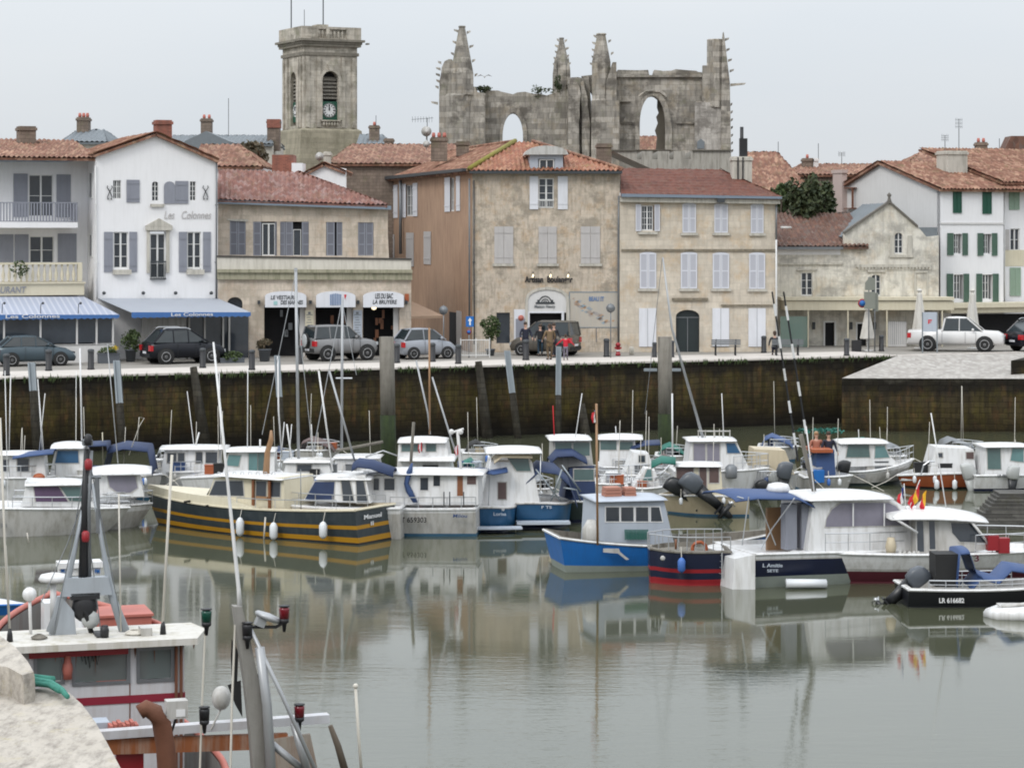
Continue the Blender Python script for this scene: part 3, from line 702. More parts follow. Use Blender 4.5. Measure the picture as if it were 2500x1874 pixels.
mb.box(f.X(-60, yb0), x1+.12, yb0-.12, yb0+.12, z1-.1, z1); mb.box(x1-.1, x1+.12, yb0-.12, yb0+.12, z0, z1-.1); mb.build('balustrade', M['cream'], f.t)
ftext(f, 'RESTAURANT', -52, 62, 700, 716, M['grey_shutter'], yb0-.14, slant=.02)
mb = MB(); p = f.p3(45, 690, yb0-.3)
leaves(mb, (p.x, p.y, p.z+.65), .45, .25, .4, 160, .07); mb.build('plants', M['leaf'], f.t)
# wing roof
mb = MB(); e0, e1 = f.p3(-90, 380, .3), f.p3(240, 380, .3); r0, r1 = f.p3(-90, 338, 8), f.p3(240, 338, 8)
roof_sheet(mb, e0, Vector((e1.x, e1.y, e0.z)), r0, Vector((r1.x, r1.y, r0.z)), over=.1)
mb.build('roof', M['tile_orange'], f.t)
mb = MB(); mb.box(e0.x, f.X(180, .3), .35, wy, e0.z-.22, e0.z-.13); mb.build('soffit', M['gutterblue'], f.t)
chimney(f, 47, 88, 308, 352, M['chim'], 6.0, 1.0, 0)
# awnings
def awning(a0, a1, ytop, b0, b1, ybot, yv, dback, dfront, lab):
    t0, t1, u0, u1 = f.p3(a0, ytop, dback), f.p3(a1, ytop, dback), f.p3(b0, ybot, dfront), f.p3(b1, ybot, dfront)
    mb = MB(); d = Vector((0,0,-.03)); mb.hexa([u0+d, u1+d, t1+d, t0+d], [u0, u1, t1, t0]); 
    o = mb.build('awning', M['awning' if dback > 0 else 'awngrey'], f.t, label=lab)
    mb = MB(); z = f.Z((b0+b1)/2, yv, dfront); n = int((u1.x-u0.x)/.3)
    for k in range(n):
        x = u0.x+(u1.x-u0.x)*k/n; x2 = u0.x+(u1.x-u0.x)*(k+1)/n; zt = u0.z+(u1.z-u0.z)*(k+.5)/n
        mb.plate([(x, zt), (x, z+.03), ((x+x2)/2, z-.02), (x2, z+.03), (x2, zt)], dfront-.03, dfront-.01)
    v = mb.build('valance', M['valance'], o); return o
aw1 = awning(-60, 205, 724, -70, 291, 768, 779, .5, -2.6, 'left striped awning with blue valance')
aw2 = awning(241, 532, 728, 321, 612, 762, 774, -.02, -3.0, 'right greyer awning with blue valance')
write('Les Colonnes', M['fwhite'], aw1, f.p3(14, 777, -2.66), (f.X(146, -2.66)-f.X(14, -2.66), 0, 0), (0, 0, .17), (0, -1, 0))
write('Les Colonnes', M['fwhite'], aw2, f.p3(418, 772, -3.06), (f.X(520, -3.06)-f.X(418, -3.06), 0, 0), (0, 0, .17), (0, -1, 0))
for px in (5, 99, 191):
    mb = MB(); p = f.p3(px, 765, -2.5); mb.tube([p, p+Vector((.02,0,.45)), p+Vector((.1,-.1,.55))], .02, 5); mb.lathe([(.03,0),(.07,.1)], p+Vector((.1,-.2,.5)), 7, 'y'); mb.build('spotlight', M['iron'], aw1)
# glazed veranda under the left awning
yv_ = -2.3
mb = MB()
for a, b in ((-60, 280), ):
    p, q = f.p3(a, 890, yv_), f.p3(b, 842, yv_); mb.box(p.x, q.x, yv_, yv_+.15, -.1, q.z)
for px in (10, 99, 188, 236, 276):
    p, q = f.p3(px-2.2, 842, yv_), f.p3(px+2.2, 776, yv_); mb.box(p.x, q.x, yv_+.002, yv_+.12, p.z, q.z)
p, q = f.p3(-60, 844, yv_), f.p3(280, 840, yv_); mb.box(p.x, q.x, yv_-.03, yv_-.001, p.z, q.z); ve = mb.build('veranda', M['plaster_old'], f.t)
mb = MB(); p, q = f.p3(-60, 841, yv_), f.p3(277, 770, yv_); mb.box(p.x, q.x, yv_+.05, yv_+.09, p.z, q.z); mb.build('pane', M['glass'], ve)
# shopfront under the right awning
mb = MB()
for px in (348, 462, 500, 545, 560): 
    p, q = f.p3(px-2, 880, -.7), f.p3(px+2, 774, -.7); mb.box(p.x, q.x, -.7, -.6, -.1, q.z)
p, q = f.p3(350, 880, -.7), f.p3(455, 800, -.7); mb.box(p.x, q.x, -.68, -.58, -.1, f.Z(400, 765, -.7))
sf = mb.build('shopfront', M['gelold'], f.t)
mb = MB(); p, q = f.p3(458, 870, -.5), f.p3(606, 765, -.5); mb.box(p.x, q.x, -.55, -.5, -.05, q.z); mb.build('pane', M['glass'], sf)
mb = MB(); mb.box(f.X(-60, 1), f.X(280, 1), .9, 1.0, -.1, f.Z(100, 740, 1)); mb.build('back_wall', M['darkin'], f.t)

# ============================================================ 2. SHOP BUILDING
f = Fac('shop_building', 'low limestone shop building with pinkish tiled roof, ledge and three white arched signs', 'shop', 532, 123.5, 6)
S = M['lime']; UP = 2.2   # upper storey set back
gf = [(532, 905), (1004, 905), (1004, 680), (532, 678)]
doors = [(645, 746, 725), (770, 861, 725), (886, 975, 725)]
def seg(a, b, c): # segmental arched opening down to the street
    x0, x1 = f.X(a), f.X(b); zt = f.Z((a+b)/2, 712); r = (x1-x0)/2; xm = (x0+x1)/2; pts = [(x0, -.05), (x1, -.05)]
    for i in range(9): t = math.pi*i/8; pts.append((xm+r*math.cos(t), zt-.75+.75*math.sin(t)))
    return pts
holes = [seg(*d) for d in doors]+[f.arch(555, 592, 725, 752, rise=.3)]
wall(f, gf, S, holes, th=.4)
mb = MB(); p, q = f.p3(555, 752), f.p3(592, 722); mb.box(p.x, q.x, .3, .35, p.z, q.z); mb.build('pane', M['glass'], f.t)
side(f, 1004, .01, 9, f.Z(1004, 680), S, inner=-1)
# cornice, parapet band
mb = MB(); 
for c, d, pr in ((665, 682, .18), (657, 665, .30)):
    mb.plate([f.p(530, d), f.p(1006, d+1), f.p(1006, c+1), f.p(530, c)], -pr, .5)
mb.build('cornice', pm('mossy_cornice', (.32,.30,.22), .9, .25, 2, bump=.3, stain=(.09,.10,.05), stamt=.75), f.t)
mb = MB(); mb.plate([f.p(530, 658), f.p(1004, 660), f.p(1003, 634), f.p(530, 627)], -.1, .3); mb.build('parapet', pm('pale_parapet', (.58,.55,.49), .9, .08, 1.5, stain=(.3,.28,.23), stamt=.45), f.t)
mb = MB(); mb.plate([f.p(530, 627.5), f.p(1005, 634.5), f.p(1005, 630.5), f.p(530, 623.5)], -.16, .35); mb.build('coping', pm('black_coping', (.06,.055,.05), .9, .3, 3), f.t)
mb = MB(); mb.box(f.X(532), f.X(1004), .36, 9, f.Z(800, 668), f.Z(800, 660)); mb.build('terrace', M['lime_band'], f.t)
# upper storey
up = [(532, 640), (950, 640), (944, 502), (532, 488)]
wr = [(561, 600), (618, 676), (684, 754), (796, 836), (874, 912)]
tops = [(538, 622), (541, 624), (541, 624), (542, 624), (543, 624)]
holes = [hole(f, a, b, c, d, UP) for (a, b), (c, d) in zip(wr, tops)]
wall(f, up, S, holes, UP)
side(f, 947, UP+.01, 9, f.Z(947, 502, UP), S, inner=-1)
mb = MB()
for (a, b), (c, d) in zip(wr, tops):
    p, q = f.p3(a, d, UP), f.p3(b, c, UP); mb.box(p.x, q.x, UP+.25, UP+.3, p.z, q.z)
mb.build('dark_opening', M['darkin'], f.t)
G_ = M['grey_shutter']; Y_ = UP+.05
for a, b in ((561, 580), (580.8, 600), (618, 638), (671, 677), (682, 696), (697, 715), (737, 757), (797, 817), (822, 836), (874, 892), (893, 911)): shutter(f, a, b, 541 if a > 610 else 538, 625, G_, Y_, 3)
window(f, 640, 672, 545, 625, y=UP, nz=1); window(f, 716, 735, 560, 625, y=UP, nz=1, split=False)
mb = MB(); mb.plate([f.p(600, 541, UP), f.p(606, 541, UP), f.p(606, 536, UP), f.p(555, 534, UP), f.p(555, 538, UP)], UP-.05, UP-.01); mb.build('lintel', M['lime_band'], f.t)
mb = MB(); mb.plate([f.p(532, 497, UP), f.p(954, 512, UP), f.p(954, 503, UP), f.p(532, 488, UP)], UP-.45, UP+.1); mb.build('gutter', M['gutterblue'], f.t)
mb = MB(); e0, e1 = f.p3(528, 486, UP-.5), f.p3(946, 499, UP-.5); r0, r1 = f.p3(528, 413, 6.5), f.p3(728, 418, 6.5)
roof_sheet(mb, e0, e1, r0, r1); e2 = f.p3(900, 440, 9); roof_sheet(mb, e1, e1+Vector((-.3, 9, 0)), r1, r1+Vector((0, 4.5, 0)))
mb.build('roof', M['tile_pink'], f.t)
for px in (632, 758, 874, 992):
    mb = MB(); p = f.p3(px, 738, -.1); mb.box(p.x-.07, p.x+.07, -.2, -.002, p.z-.08, p.z+.1); mb.build('wall_lamp', M['iron'], f.t)
# door recesses: dark interior, jambs, posters
for i, (a, b, c) in enumerate(doors):
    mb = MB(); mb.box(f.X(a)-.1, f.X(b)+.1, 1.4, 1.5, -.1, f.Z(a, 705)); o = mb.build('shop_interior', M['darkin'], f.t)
    mb = MB(); p, q = f.p3(b-14, 870), f.p3(b, 750); mb.box(p.x, q.x-.02, .25, .35, 0, q.z); mb.build('door_leaf', M['plaster_old'], f.t)
    p = f.p3((a+b)/2-16+i*4, 800, .8)
    for k in range(4+i*2): mb = MB(); xx = p.x+random.uniform(-.4,.7); zz = p.z+random.uniform(-1,.6); mb.box(xx, xx+random.uniform(.08,.25), .9, 1.0+k*.02, zz, zz+random.uniform(.15,.5)); mb.build('shop_display', M['wood'] if i else M['zinc'], f.t)
mb = MB(); p = f.p3(913, 751, -.15); mb.sphere(p, .11, 8, (1.2, 1, 1)); mb.build('door_lamp', M['lit'], f.t)
for a, b, m, txt in ((745, 766, 'cream', 1), (862, 884, 'greyblue', 2)):
    mb = MB(); p, q = f.p3(a, 832), f.p3(b, 757); mb.box(p.x, q.x, -.06, -.003, p.z, q.z); o = mb.build('menu_panel', M[m], f.t)
    mb = MB(); x0, x1 = p.x+.06, q.x-.06
    for k in range(9): z = q.z-.25-k*.13; mb.box(x0+(k % 3)*.03, x1-(k*7 % 4)*.04, -.066, -.061, z, z+.035)
    mb.box(x0+.09, x0+.22, -.067, -.06, q.z-.2, q.z-.08); mb.build('printed_lines', M['zinc'], o)
mb = MB(); p, q = f.p3(988, 736), f.p3(998, 717); mb.box(p.x, q.x, -.05, -.003, p.z, q.z); o = mb.build('orange_plaque', M['orange'], f.t)
# arched white signs
def shopsign(a, b, lines):
    x0, x1 = f.X(a, -.55), f.X(b, -.55); zb, zt = f.Z((a+b)/2, 750, -.55), f.Z((a+b)/2, 711, -.55); zs = f.Z((a+b)/2, 723, -.55); r = (x1-x0)/2; xm = (x0+x1)/2
    def prof(sh): return [(x0+sh, zb), (x1-sh, zb)]+[(xm+(r-sh)*math.cos(math.pi*i/10), zs+(zt-zs)*math.sin(math.pi*i/10)) for i in range(11)]
    mb = MB(); mb.plate(prof(0), -.55, -.02); o = mb.build('arched_sign', M['white_paint'], f.t)
    for txt, u, v, c, d, mt in lines:
        p = f.p3(u, d, -.56); write(txt, mt, o, p, (f.X(v, -.56)-f.X(u, -.56), 0, 0), (0, 0, f.Z(u, c, -.56)-f.Z(u, d, -.56)), (0, -1, 0), .015, .02)
    return o
K = M['iron']; blu = pm('sign_blue', (.12,.2,.36), .6, .1)
o = shopsign(647, 748, [('LE VESTIAIRE', 661, 723, 721, 731, K), ('DES MARINES', 685, 739, 733, 743, K)])
mb = MB(); p, q = f.p3(668, 744, -.57), f.p3(677, 735, -.57); mb.box(p.x, q.x, -.575, -.552, p.z, q.z); mb.build('sign_emblem', pm('pale_aqua', (.3,.5,.5), .6, .05), o)
o = shopsign(772, 868, [])
mb = MB()
for k in range(7): x = f.X(806+k*4.1, -.56); z = f.Z(820, 716+abs(3-k)*.8, -.56); mb.box(x, x+.045, -.575, -.552, f.Z(820, 745, -.56), z)
mb.build('blue_stripes', blu, o)
mb = MB(); p, q = f.p3(840, 731, -.57), f.p3(844, 719, -.57); mb.plate([(p.x, q.z), (q.x+.04, q.z), (p.x+.05, p.z)], -.575, -.552); mb.build('red_flash', M['fred'], o)
shopsign(887, 986, [('LES DU BAC', 916, 959, 716, 729, K), ('LA BRUYERE', 910, 968, 732, 742, K)])

# ============================================================ 3. CORNER BUILDING (bakery front + brown flank)
f = Fac('bakery_building', 'tall stone corner building with brown side wall, bakery arch and small roof dormer', 'building', 1153, 129, 2)
B = M['bakery']; VIS = (1153, 1512)
front = [(1153, 905), (1513, 905), (1513, 419), (1153, 415)]
holes = [hole(f, 1293, 1393, 763, 900), hole(f, 1212, 1245, 763, 838), hole(f, 1315, 1352, 435, 508)]
wall(f, front, B, holes)
# shop arch: white panel with logo, dark entrance
ax = f.arch(1288, 1383, 706, 763, rise=.55)
mb = MB(); mb.plate(ax, -.03, -.003); ap_ = mb.build('arch_panel', M['plaster_old'], f.t)
mb = MB(); pts = f.arch(1282, 1389, 700, 763, rise=.65); inner = list(reversed(f.arch(1288.5, 1382.5, 706.5, 763, rise=.54)))
mb.plate(f.arch(1282, 1390, 700, 862, rise=.65), -.09, -.004, [[(x, max(z, .02)) for x, z in f.arch(1288.5, 1382.5, 706.5, 861, rise=.54)]]); mb.build('arch_moulding', M['lime_band'], f.t)
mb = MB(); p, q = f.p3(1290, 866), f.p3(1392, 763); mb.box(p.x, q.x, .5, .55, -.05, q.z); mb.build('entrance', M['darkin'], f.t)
mb = MB(); 
for a, b in ((1288, 1293), (1371, 1377)): mb.box(f.X(a), f.X(b), -.06, .1, 0, f.Z(a, 763))
mb.box(f.X(1288), f.X(1377), -.065, .1, f.Z(1330, 764), f.Z(1330, 760)); mb.build('door_frame', M['white_paint'], f.t)
ftext(f, 'Maison Henry', 1305, 1355, 744, 754, M['zinc'], -.05, parent=ap_)
mb = MB(); c = f.p3(1331, 741, -.05)   # round loaf emblem
for k, (r, w_) in enumerate(((.36, .05), (.22, .04), (.12, .03))):
    pts = [c+Vector((r*.95*math.cos(t), 0, r*1.1*math.sin(t))) for t in [math.pi*i/10 for i in range(11)]]; mb.tube(pts, w_*.6, 5)
mb.box(c.x-.5, c.x+.5, c.y-.01, c.y+.02, c.z-.02, c.z+.08); mb.box(c.x-.42, c.x-.3, c.y-.01, c.y+.02, c.z+.08, c.z+.2); mb.box(c.x+.3, c.x+.42, c.y-.01, c.y+.02, c.z+.08, c.z+.2); mb.build('bread_emblem', M['iron'], ap_)
lt = ftext(f, 'Artisan  Boulanger', 1281, 1398, 674, 694, M['black'], -.06, bold=.03)
for px in (1301, 1344, 1387):
    mb = MB(); p = f.p3(px, 677, -.35); mb.tube([p+Vector((.02, .33, .3)), p+Vector((.02,.0,.28)), p+Vector((.01,0,.1))], .015, 5); br = mb.build('sign_lamp', M['iron'], f.t)
    mb = MB(); mb.tube([p+Vector((.015,-.02,.16)), p+Vector((-.02,-.02,.0))], [.035,.05], 7); mb.build('bulb', M['lit'], br)
# window + door left of the arch
mb = MB(); p, q = f.p3(1212, 838), f.p3(1245, 763); mb.box(p.x, q.x, .2, .25, p.z, q.z); mb.build('shop_window', M['glass'], f.t)
mb = MB(); p, q = f.p3(1255, 856), f.p3(1288, 755); mb.box(p.x, q.x, -.05, -.003, 0.02, q.z); o = mb.build('menu_board', M['white_paint'], f.t)
mb = MB(); p, q = f.p3(1259, 826), f.p3(1286, 778); mb.box(p.x, q.x-.1, -.08, -.052, p.z, q.z); mb.build('notice', M['grey_shutter'], o)
mb = MB(); mb.lathe([(.16, 0), (.16, .02)], f.p3(1272, 776, -.09), 10, 'y'); mb.build('pink_badge', M['redfade'], o)
# shutters 1st floor, dormer bay
for a, b in ((1207, 1253), (1315, 1359), (1418, 1465)): closed(f, a, b, 553, 643, M['pale_shutter'], slats=False, panels=2, sill=M['lime_band'])
window(f, 1315, 1352, 435, 508, nz=4, nx=1)
mb = MB()
for k in range(9): x = f.X(1316+k*4.2); mb.box(x-.01, x+.01, -.05, -.02, f.Z(1330, 508), f.Z(1330, 488))
mb.box(f.X(1314), f.X(1353), -.06, -.02, f.Z(1330, 489), f.Z(1330, 486.5)); mb.build('window_guard', M['frame'], f.t)
for a, b in ((1293, 1314), (1362, 1386)): shutter(f, a, b, 430, 511, M['white_paint'], slats=False)
mb = MB()
xa, xb = f.X(1290), f.X(1378); zb, zt = f.Z(1334, 418), f.Z(1334, 378); yd = 2.6
mb.plate([(xa+.08, zb-.1), (xb-.08, zb-.1), (xb-.08, zt), (xa+.08, zt)], -.05, yd, [[f.p(1314, 416), f.p(1354, 416), f.p(1354, 388), f.p(1314, 388)]])
dm = mb.build('dormer', M['greyblue'], f.t)
mb = MB(); cx = (xa+xb)/2; pr = [(xa-.18, zt), (xb+.18, zt)]+[(cx+(xb-xa+.36)/2*math.cos(math.pi*i/8), zt+.06+.42*math.sin(math.pi*i/8)) for i in range(9)]
mb.plate(pr, -.35, yd+.4); mb.build('dormer_roof', M['gelold'], dm)
mb = MB(); p, q = f.p3(1316, 414), f.p3(1353, 389)
for x in (p.x, (p.x+q.x)/2-.03, q.x-.06): mb.box(x, x+.06, -.03, .03, p.z, q.z)
mb.box(p.x, q.x, -.03, .03, q.z-.05, q.z); mb.box(p.x, q.x, -.03, .03, p.z, p.z+.05); o = mb.build('dormer_window', M['frame'], dm); g = MB(); g.box(p.x, q.x, .05, .08, p.z, q.z); g.build('pane', M['glass'], o)
# painted map on the wall
a, b, c, d = 1389, 1512, 712, 800
mb = MB(); x0, z0 = f.p(a, d); x1, z1 = f.p(b, c)
def bar(mb, u0, u1, v0, v1, y=-.02): mb.box(u0, u1, y, -.002, v0, v1)
bar(mb, x0, x0+.04, z0, z1); bar(mb, x0, x1, z1-.04, z1); bar(mb, f.X(1400), x1, z0, z0+.03); wm_ = mb.build('painted_map', pm('faded_blue_line', (.16,.22,.27), .8, .2, 5), f.t)
mb = MB(); mb.box(x0+.045, x1, -.008, -.001, z0+.035, z1-.045); mb.build('map_ground', pm('map_ground', (.44,.40,.34), .9, .12, 1.2, stain=(.34,.35,.36), stamt=.5), wm_)
mb = MB(); random.seed(3)
for k in range(46):
    t_ = k/46; px = 1400+100*t_*random.uniform(.7, 1.05); py = 728+62*t_**.8+random.uniform(-8, 8); p = f.p3(px, py, -.011); s_ = random.uniform(.04,.16)
    mb.add([p+Vector((-s_,0,0)), p+Vector((0,0,-s_*.7)), p+Vector((s_,0,.02)), p+Vector((.02,0,s_*.6))], [(0,1,2,3)])
mb.build('map_marks', leaf('map_marks', (.25,.33,.38), (.45,.27,.15)), wm_)
ftext(f, 'BEAU IT', 1438, 1475, 724, 735, blu, -.02, parent=wm_, bold=.03)
mb = MB(); bar(mb, f.X(1455), f.X(1455)+.04, f.Z(1455, 835), f.Z(1455, 800)); mb.build('map_post', M['zinc'], wm_)
pipe(f, [(1511, 478), (1510, 560), (1510, 700), (1510, 862)], .06, -.14)
pipe(f, [(1146, 436), (1146, 600), (1146, 780)], .05, -.12); pipe(f, [(1157, 440), (1157, 640), (1158, 840)], .035, -.1, 'iron')
# brown flank wall
C0 = Vector((f.O.x, f.O.y, 0)); th = 76.2
g_ = Fac('x', '', '', 1153, 129, 180+th, make=False); 
# flank plane: local x runs from far to near so that the outward side faces the camera
flank = Fac('x', '', '', 1153, 129, -(180-(180-0)), make=False)
dirv = (Vector((-10.75, 164, 0))-Vector((f.O.x, 129, 0))).normalized()
class Flank(Fac):
    def __init__(s, t, O, d):   # local x = -d (towards the corner), outward normal = left/front
        s.t = t; s.c, s.s = -d.x, -d.y; s.O = Vector(O); s.th = math.atan2(s.s, s.c)
fk = Flank(None, f.O, dirv)
fk.t = bpy.data.objects.new('flank', None); COL.objects.link(fk.t)  # replaced below: children are re-based onto the building
fk.t.location = fk.O; fk.t.rotation_euler = (0, 0, fk.th)
def rebase(objs, parent):
    inv = wm(parent).inverted()
    for o in objs:
        o.data.transform(inv @ lm(fk.t)); o.parent = parent
        o.name = o.name
    for o in objs:
        for c in o.children: c.data.transform(inv @ lm(fk.t))
n0 = set(COL.objects)
holes = [hole(fk, 1099, 1109, 434, 516), hole(fk, 991, 1007, 452, 528), hole(fk, 946, 958, 456, 530)]
wall(fk, [(780, 905), (1153, 905), (1153, 415), (780, 457)], M['brown'], holes)
for a, b in ((1099, 1109), (991, 1007), (946, 958)): window(fk, a, b, 434 if a > 1050 else 452, 516 if a > 1050 else 528, nz=3, rec=.12)
for a, b, c, d in ((1085, 1098, 433, 517), (1113, 1122, 430, 515), (979, 990, 449, 531), (1007, 1018, 447, 528), (933, 944, 453, 531), (960, 970, 451, 532), (897, 907, 456, 470)): shutter(fk, a, b, c, d, M['white_paint'], slats=False)
for a, b, c, d in ((1034, 1051, 565, 645), (991, 1009, 568, 650), (943, 962, 572, 628)): shutter(fk, a, b, c, d, M['pale_shutter'], slats=False)
mb = MB(); mb.plate(poly(fk, [(780, 457), (1153, 418), (1153, 411), (780, 449)]), -.55, .1); mb.build('eaves_board', M['iron'], fk.t)
mb = MB(); p, q = fk.p3(1098, 868), fk.p3(1114, 763); mb.box(p.x, q.x, -.03, -.001, 0, q.z); mb.build('side_door', M['darkin'], fk.t)
mb = MB(); p, q = fk.p3(1116, 868), fk.p3(1127, 760); mb.box(p.x, q.x, -.05, -.001, 0, q.z); mb.build('side_shutter', M['pale_shutter'], fk.t)
pipe(fk, [(978, 435), (978, 620)], .1, -.2)
new = [o for o in COL.objects if o not in n0 and o.parent == fk.t]
rebase(new, f.t)
bpy.data.objects.remove(fk.t); fk.t = f.t
# roof: hipped
z_e = f.Z(1153, 414)
C_ = f.p3(1146, 414, -.4); D_ = f.p3(1519, 418, -.4); D_.z = C_.z
inv = lm(f.t).inverted()
far_ = inv @ (Vector((f.O.x, f.O.y, 0))+dirv*36+Vector((-.4, 0, 0))); 
A1 = f.p3(1258, 347, 7.4); A2 = f.p3(1300, 347, 7.4)
farv = Vector((far_.x, far_.y, C_.z)); dl = (farv-C_).normalized()
mb = MB(); roof_sheet(mb, C_, D_, A1, A2, rows=.45, over=.12); mb.build('roof', M['tile_mossy'], f.t)
mb = MB(); roof_sheet(mb, farv, C_, A1+dl*30, A1, rows=.45, over=.12); mb.build('roof', M['tile_orange'], f.t)
back = D_+Vector((1, 22, 0)); mb = MB(); roof_sheet(mb, D_, back, A2, A2+dl*20, rows=.5); mb.build('roof', M['tile_orange'], f.t)
mb = MB(); mb.tube([C_+Vector((0,0,.06)), A1+Vector((0,0,.08))], .13, 6); mb.build('roof_ridge', pm('mossy_ridge', (.20,.18,.035), .9, .35, 3, bump=.4), f.t)
mb = MB(); mb.tube([A1+Vector((0,0,.06)), A1+dl*28+Vector((0,0,.06))], .11, 6); mb.tube([D_+Vector((0,0,.05)), A2+Vector((0,0,.07))], .1, 6); mb.build('roof_ridge', M['tile_orange'], f.t)
mb = MB(); mb.box(C_.x, D_.x, -.5, -.02, z_e-.22, z_e-.08); mb.build('gutter', M['iron'], f.t)
chimney(f, 1458, 1493, 350, 395, M['chim'], 6.0, .9, 0); chimney(f, 1052, 1092, 335, 372, M['chim'], 12, .9, 3)
chimney(f, 1114, 1145, 345, 360, M['chim'], 14, .9, 0)
aerial(f, 1043, 288, 350, 11.8, 1); dish(f, 1041, 321, .3, 11.7); dish(f, 1041, 352, .2, 11.6)

# canopy stall in the side street + side wall pieces
mb = MB(); a = P(1004, 800, 131); mb.add([P(1005,735,131), P(1082,770,129.5), P(1004,772,128.2)], [(0,1,2)]); mb.add([P(1004,772,128.2), P(1082,770,129.5), P(1082,776,129.5), P(1004,778,128.2)], [(0,1,2,3)])
mb.tube([P(1082,772,129.5), G(1082,866,ZQ)], .03, 5)
o = mb.build('canopy', M['terracotta_cloth']); tag(o, 'sloping beige cloth canopy in the side street beside the brown wall', 'canopy')

# ============================================================ 4. THREE-STOREY HOUSE
f = Fac('stone_house', 'three storey pale limestone house with rust roof and bluish white shutters', 'house', 1515, 129, 2)
holes = [hole(f, 1553, 1606, 501, 563), f.arch(1650, 1708, 756, 870, rise=.35)]
wall(f, [(1513, 905), (1897, 905), (1897, 492), (1513, 486)], M['lime3'], holes)
side(f, 1897, .01, 9, f.Z(1897, 492), M['lime3'], inner=-1)
window(f, 1566, 1594, 502, 563, nz=4, nx=2, y=.0); L_ = M['lilac_paint']
for a, b in ((1552, 1565), (1598, 1611)): shutter(f, a, b, 499, 564, L_, -.08, 1)
mb = MB(); p, q = f.p3(1557, 572), f.p3(1605, 566); mb.box(p.x, q.x, -.15, -.002, p.z, q.z); mb.build('sill', M['lime_band'], f.t)
for a, b, c, d in ((1666, 1699, 498, 568), (1744, 1777, 499, 568), (1833, 1864, 500, 569), (1562, 1602, 618, 704), (1662, 1702, 618, 704), (1740, 1780, 619, 704), (1829, 1868, 619, 705)):
    closed(f, a, b, c, d, L_, panels=2 if d > 600 else 2, sill=M['lime_band'])
    mb = MB(); mb.plate(f.arch(a-1, b+1, c-3, c+3, rise=.12), -.03, -.003); mb.build('shutter_head', L_, f.t)
for a, b in ((1560, 1602), (1739, 1780), (1827, 1869)): 
    mb = MB(); p, q = f.p3(a, 846), f.p3(b, 752); mb.box(p.x, q.x, -.05, -.003, p.z, q.z); o = mb.build('panel_shutter', M['white_paint'], f.t)
    mb = MB(); mb.box((p.x+q.x)/2-.008, (p.x+q.x)/2+.008, -.056, -.049, p.z, q.z); mb.build('joint', M['zinc'], o)
mb = MB(); p, q = f.p3(1650, 866), f.p3(1709, 752); mb.box(p.x, q.x, .22, .3, 0, q.z); dr = mb.build('carriage_door', pm('black_green_door', (.012,.02,.022), .5, .2), f.t)
mb = MB(); mb.box(p.x, q.x, .18, .22, f.Z(1680, 776), f.Z(1680, 774)); mb.box((p.x+q.x)/2-.02, (p.x+q.x)/2+.02, .18, .22, 0, f.Z(1680, 776)); mb.build('door_joint', M['zinc'], dr)
mb = MB()
for c, d, a, b in ((608, 613, 1517, 1895), (727, 733, 1640, 1728), (743, 746, 1760, 1890), (560, 490, 0, 0)):
    if a: p, q = f.p3(a, d), f.p3(b, c); mb.box(p.x, q.x, -.09 if a < 1600 else -.13, -.003, p.z, q.z)
mb.build('string_course', pm('dirty_string_course', (.22,.19,.14), .9, .3, 2, stain=(.07,.06,.045), stamt=.8), f.t)
mb = MB(); mb.plate(poly(f, [(1513, 493), (1903, 498), (1903, 482), (1513, 479)]), -.3, .1); mb.build('cornice', M['lime_band'], f.t)
mb = MB(); mb.plate(poly(f, [(1515, 481), (1906, 486), (1906, 480), (1515, 473)]), -.5, -.302); mb.build('gutter', M['gutterblue'], f.t)
mb = MB(); e0, e1 = f.p3(1515, 474, -.5), f.p3(1908, 480, -.5); r0, r1 = f.p3(1515, 411, 5), f.p3(1757, 411, 5)
roof_sheet(mb, e0, e1, r0, r1, pitch=.3, amp=.012, rows=.3); roof_sheet(mb, e1, e1+Vector((0, 9, 0)), r1, r1+Vector((0, .1, 0)), pitch=.3, amp=.012); mb.build('roof', M['tile_rust'], f.t)
pipe(f, [(1895, 585), (1895, 700), (1896, 860)], .05, -.1, 'frame'); pipe(f, [(1895, 500), (1895, 585)], .05, -.1)
mb = MB(); p = f.p3(1760, 489, -.4); mb.box(p.x-.2, p.x+.2, -.5, -.31, p.z-.12, p.z+.1); mb.build('vent', M['iron'], f.t)
ch = chimney(f, 1788, 1836, 382, 452, M['lime_band'], 3.0, .9, 0)
mb = MB(); 
for x0_ in (1800, 1812): p, q = f.p3(x0_, 450, 3), f.p3(x0_+3, 384, 3); mb.box(p.x, q.x, 2.93, 2.999, p.z, q.z)
p = f.p3(1811, 382, 3.4); q = f.p3(1811, 310, 3.4); mb.box(p.x-.12, p.x+.3, 3.3, 3.6, p.z-.1, f.Z(1811, 338, 3.4)); mb.tube([p, q], .1, 7); mb.build('flue', M['black'], ch)

# ============================================================ 5. LOW STONE GABLE HOUSE
f = Fac('gabled_stone_house', 'low weathered pale stone house with pointed gable, round headed window and dark brown roof', 'house', 1897, 136, 2)
GS = M['gablestone']
gp = [(1897, 880), (2292, 880), (2292, 575), (2262, 578), (2240, 552), (2178, 498), (2171, 490), (2160, 500), (2060, 570), (2060, 604), (1897, 604)]
holes = [f.arch(2184, 2204, 568, 619), hole(f, 1956, 1984, 665, 722), f.arch(2127, 2150, 670, 722, rise=.2), hole(f, 2014, 2037, 787, 853), hole(f, 2093, 2115, 790, 852), hole(f, 1924, 1958, 788, 830)]
wall(f, gp, GS, holes)
window(f, 2184, 2204, 568, 619, nz=3, arch=1); window(f, 1956, 1984, 665, 722, nz=3); window(f, 2127, 2150, 670, 722, nz=3, arch=.3); window(f, 1924, 1958, 788, 830, nz=1, glass='glassg')
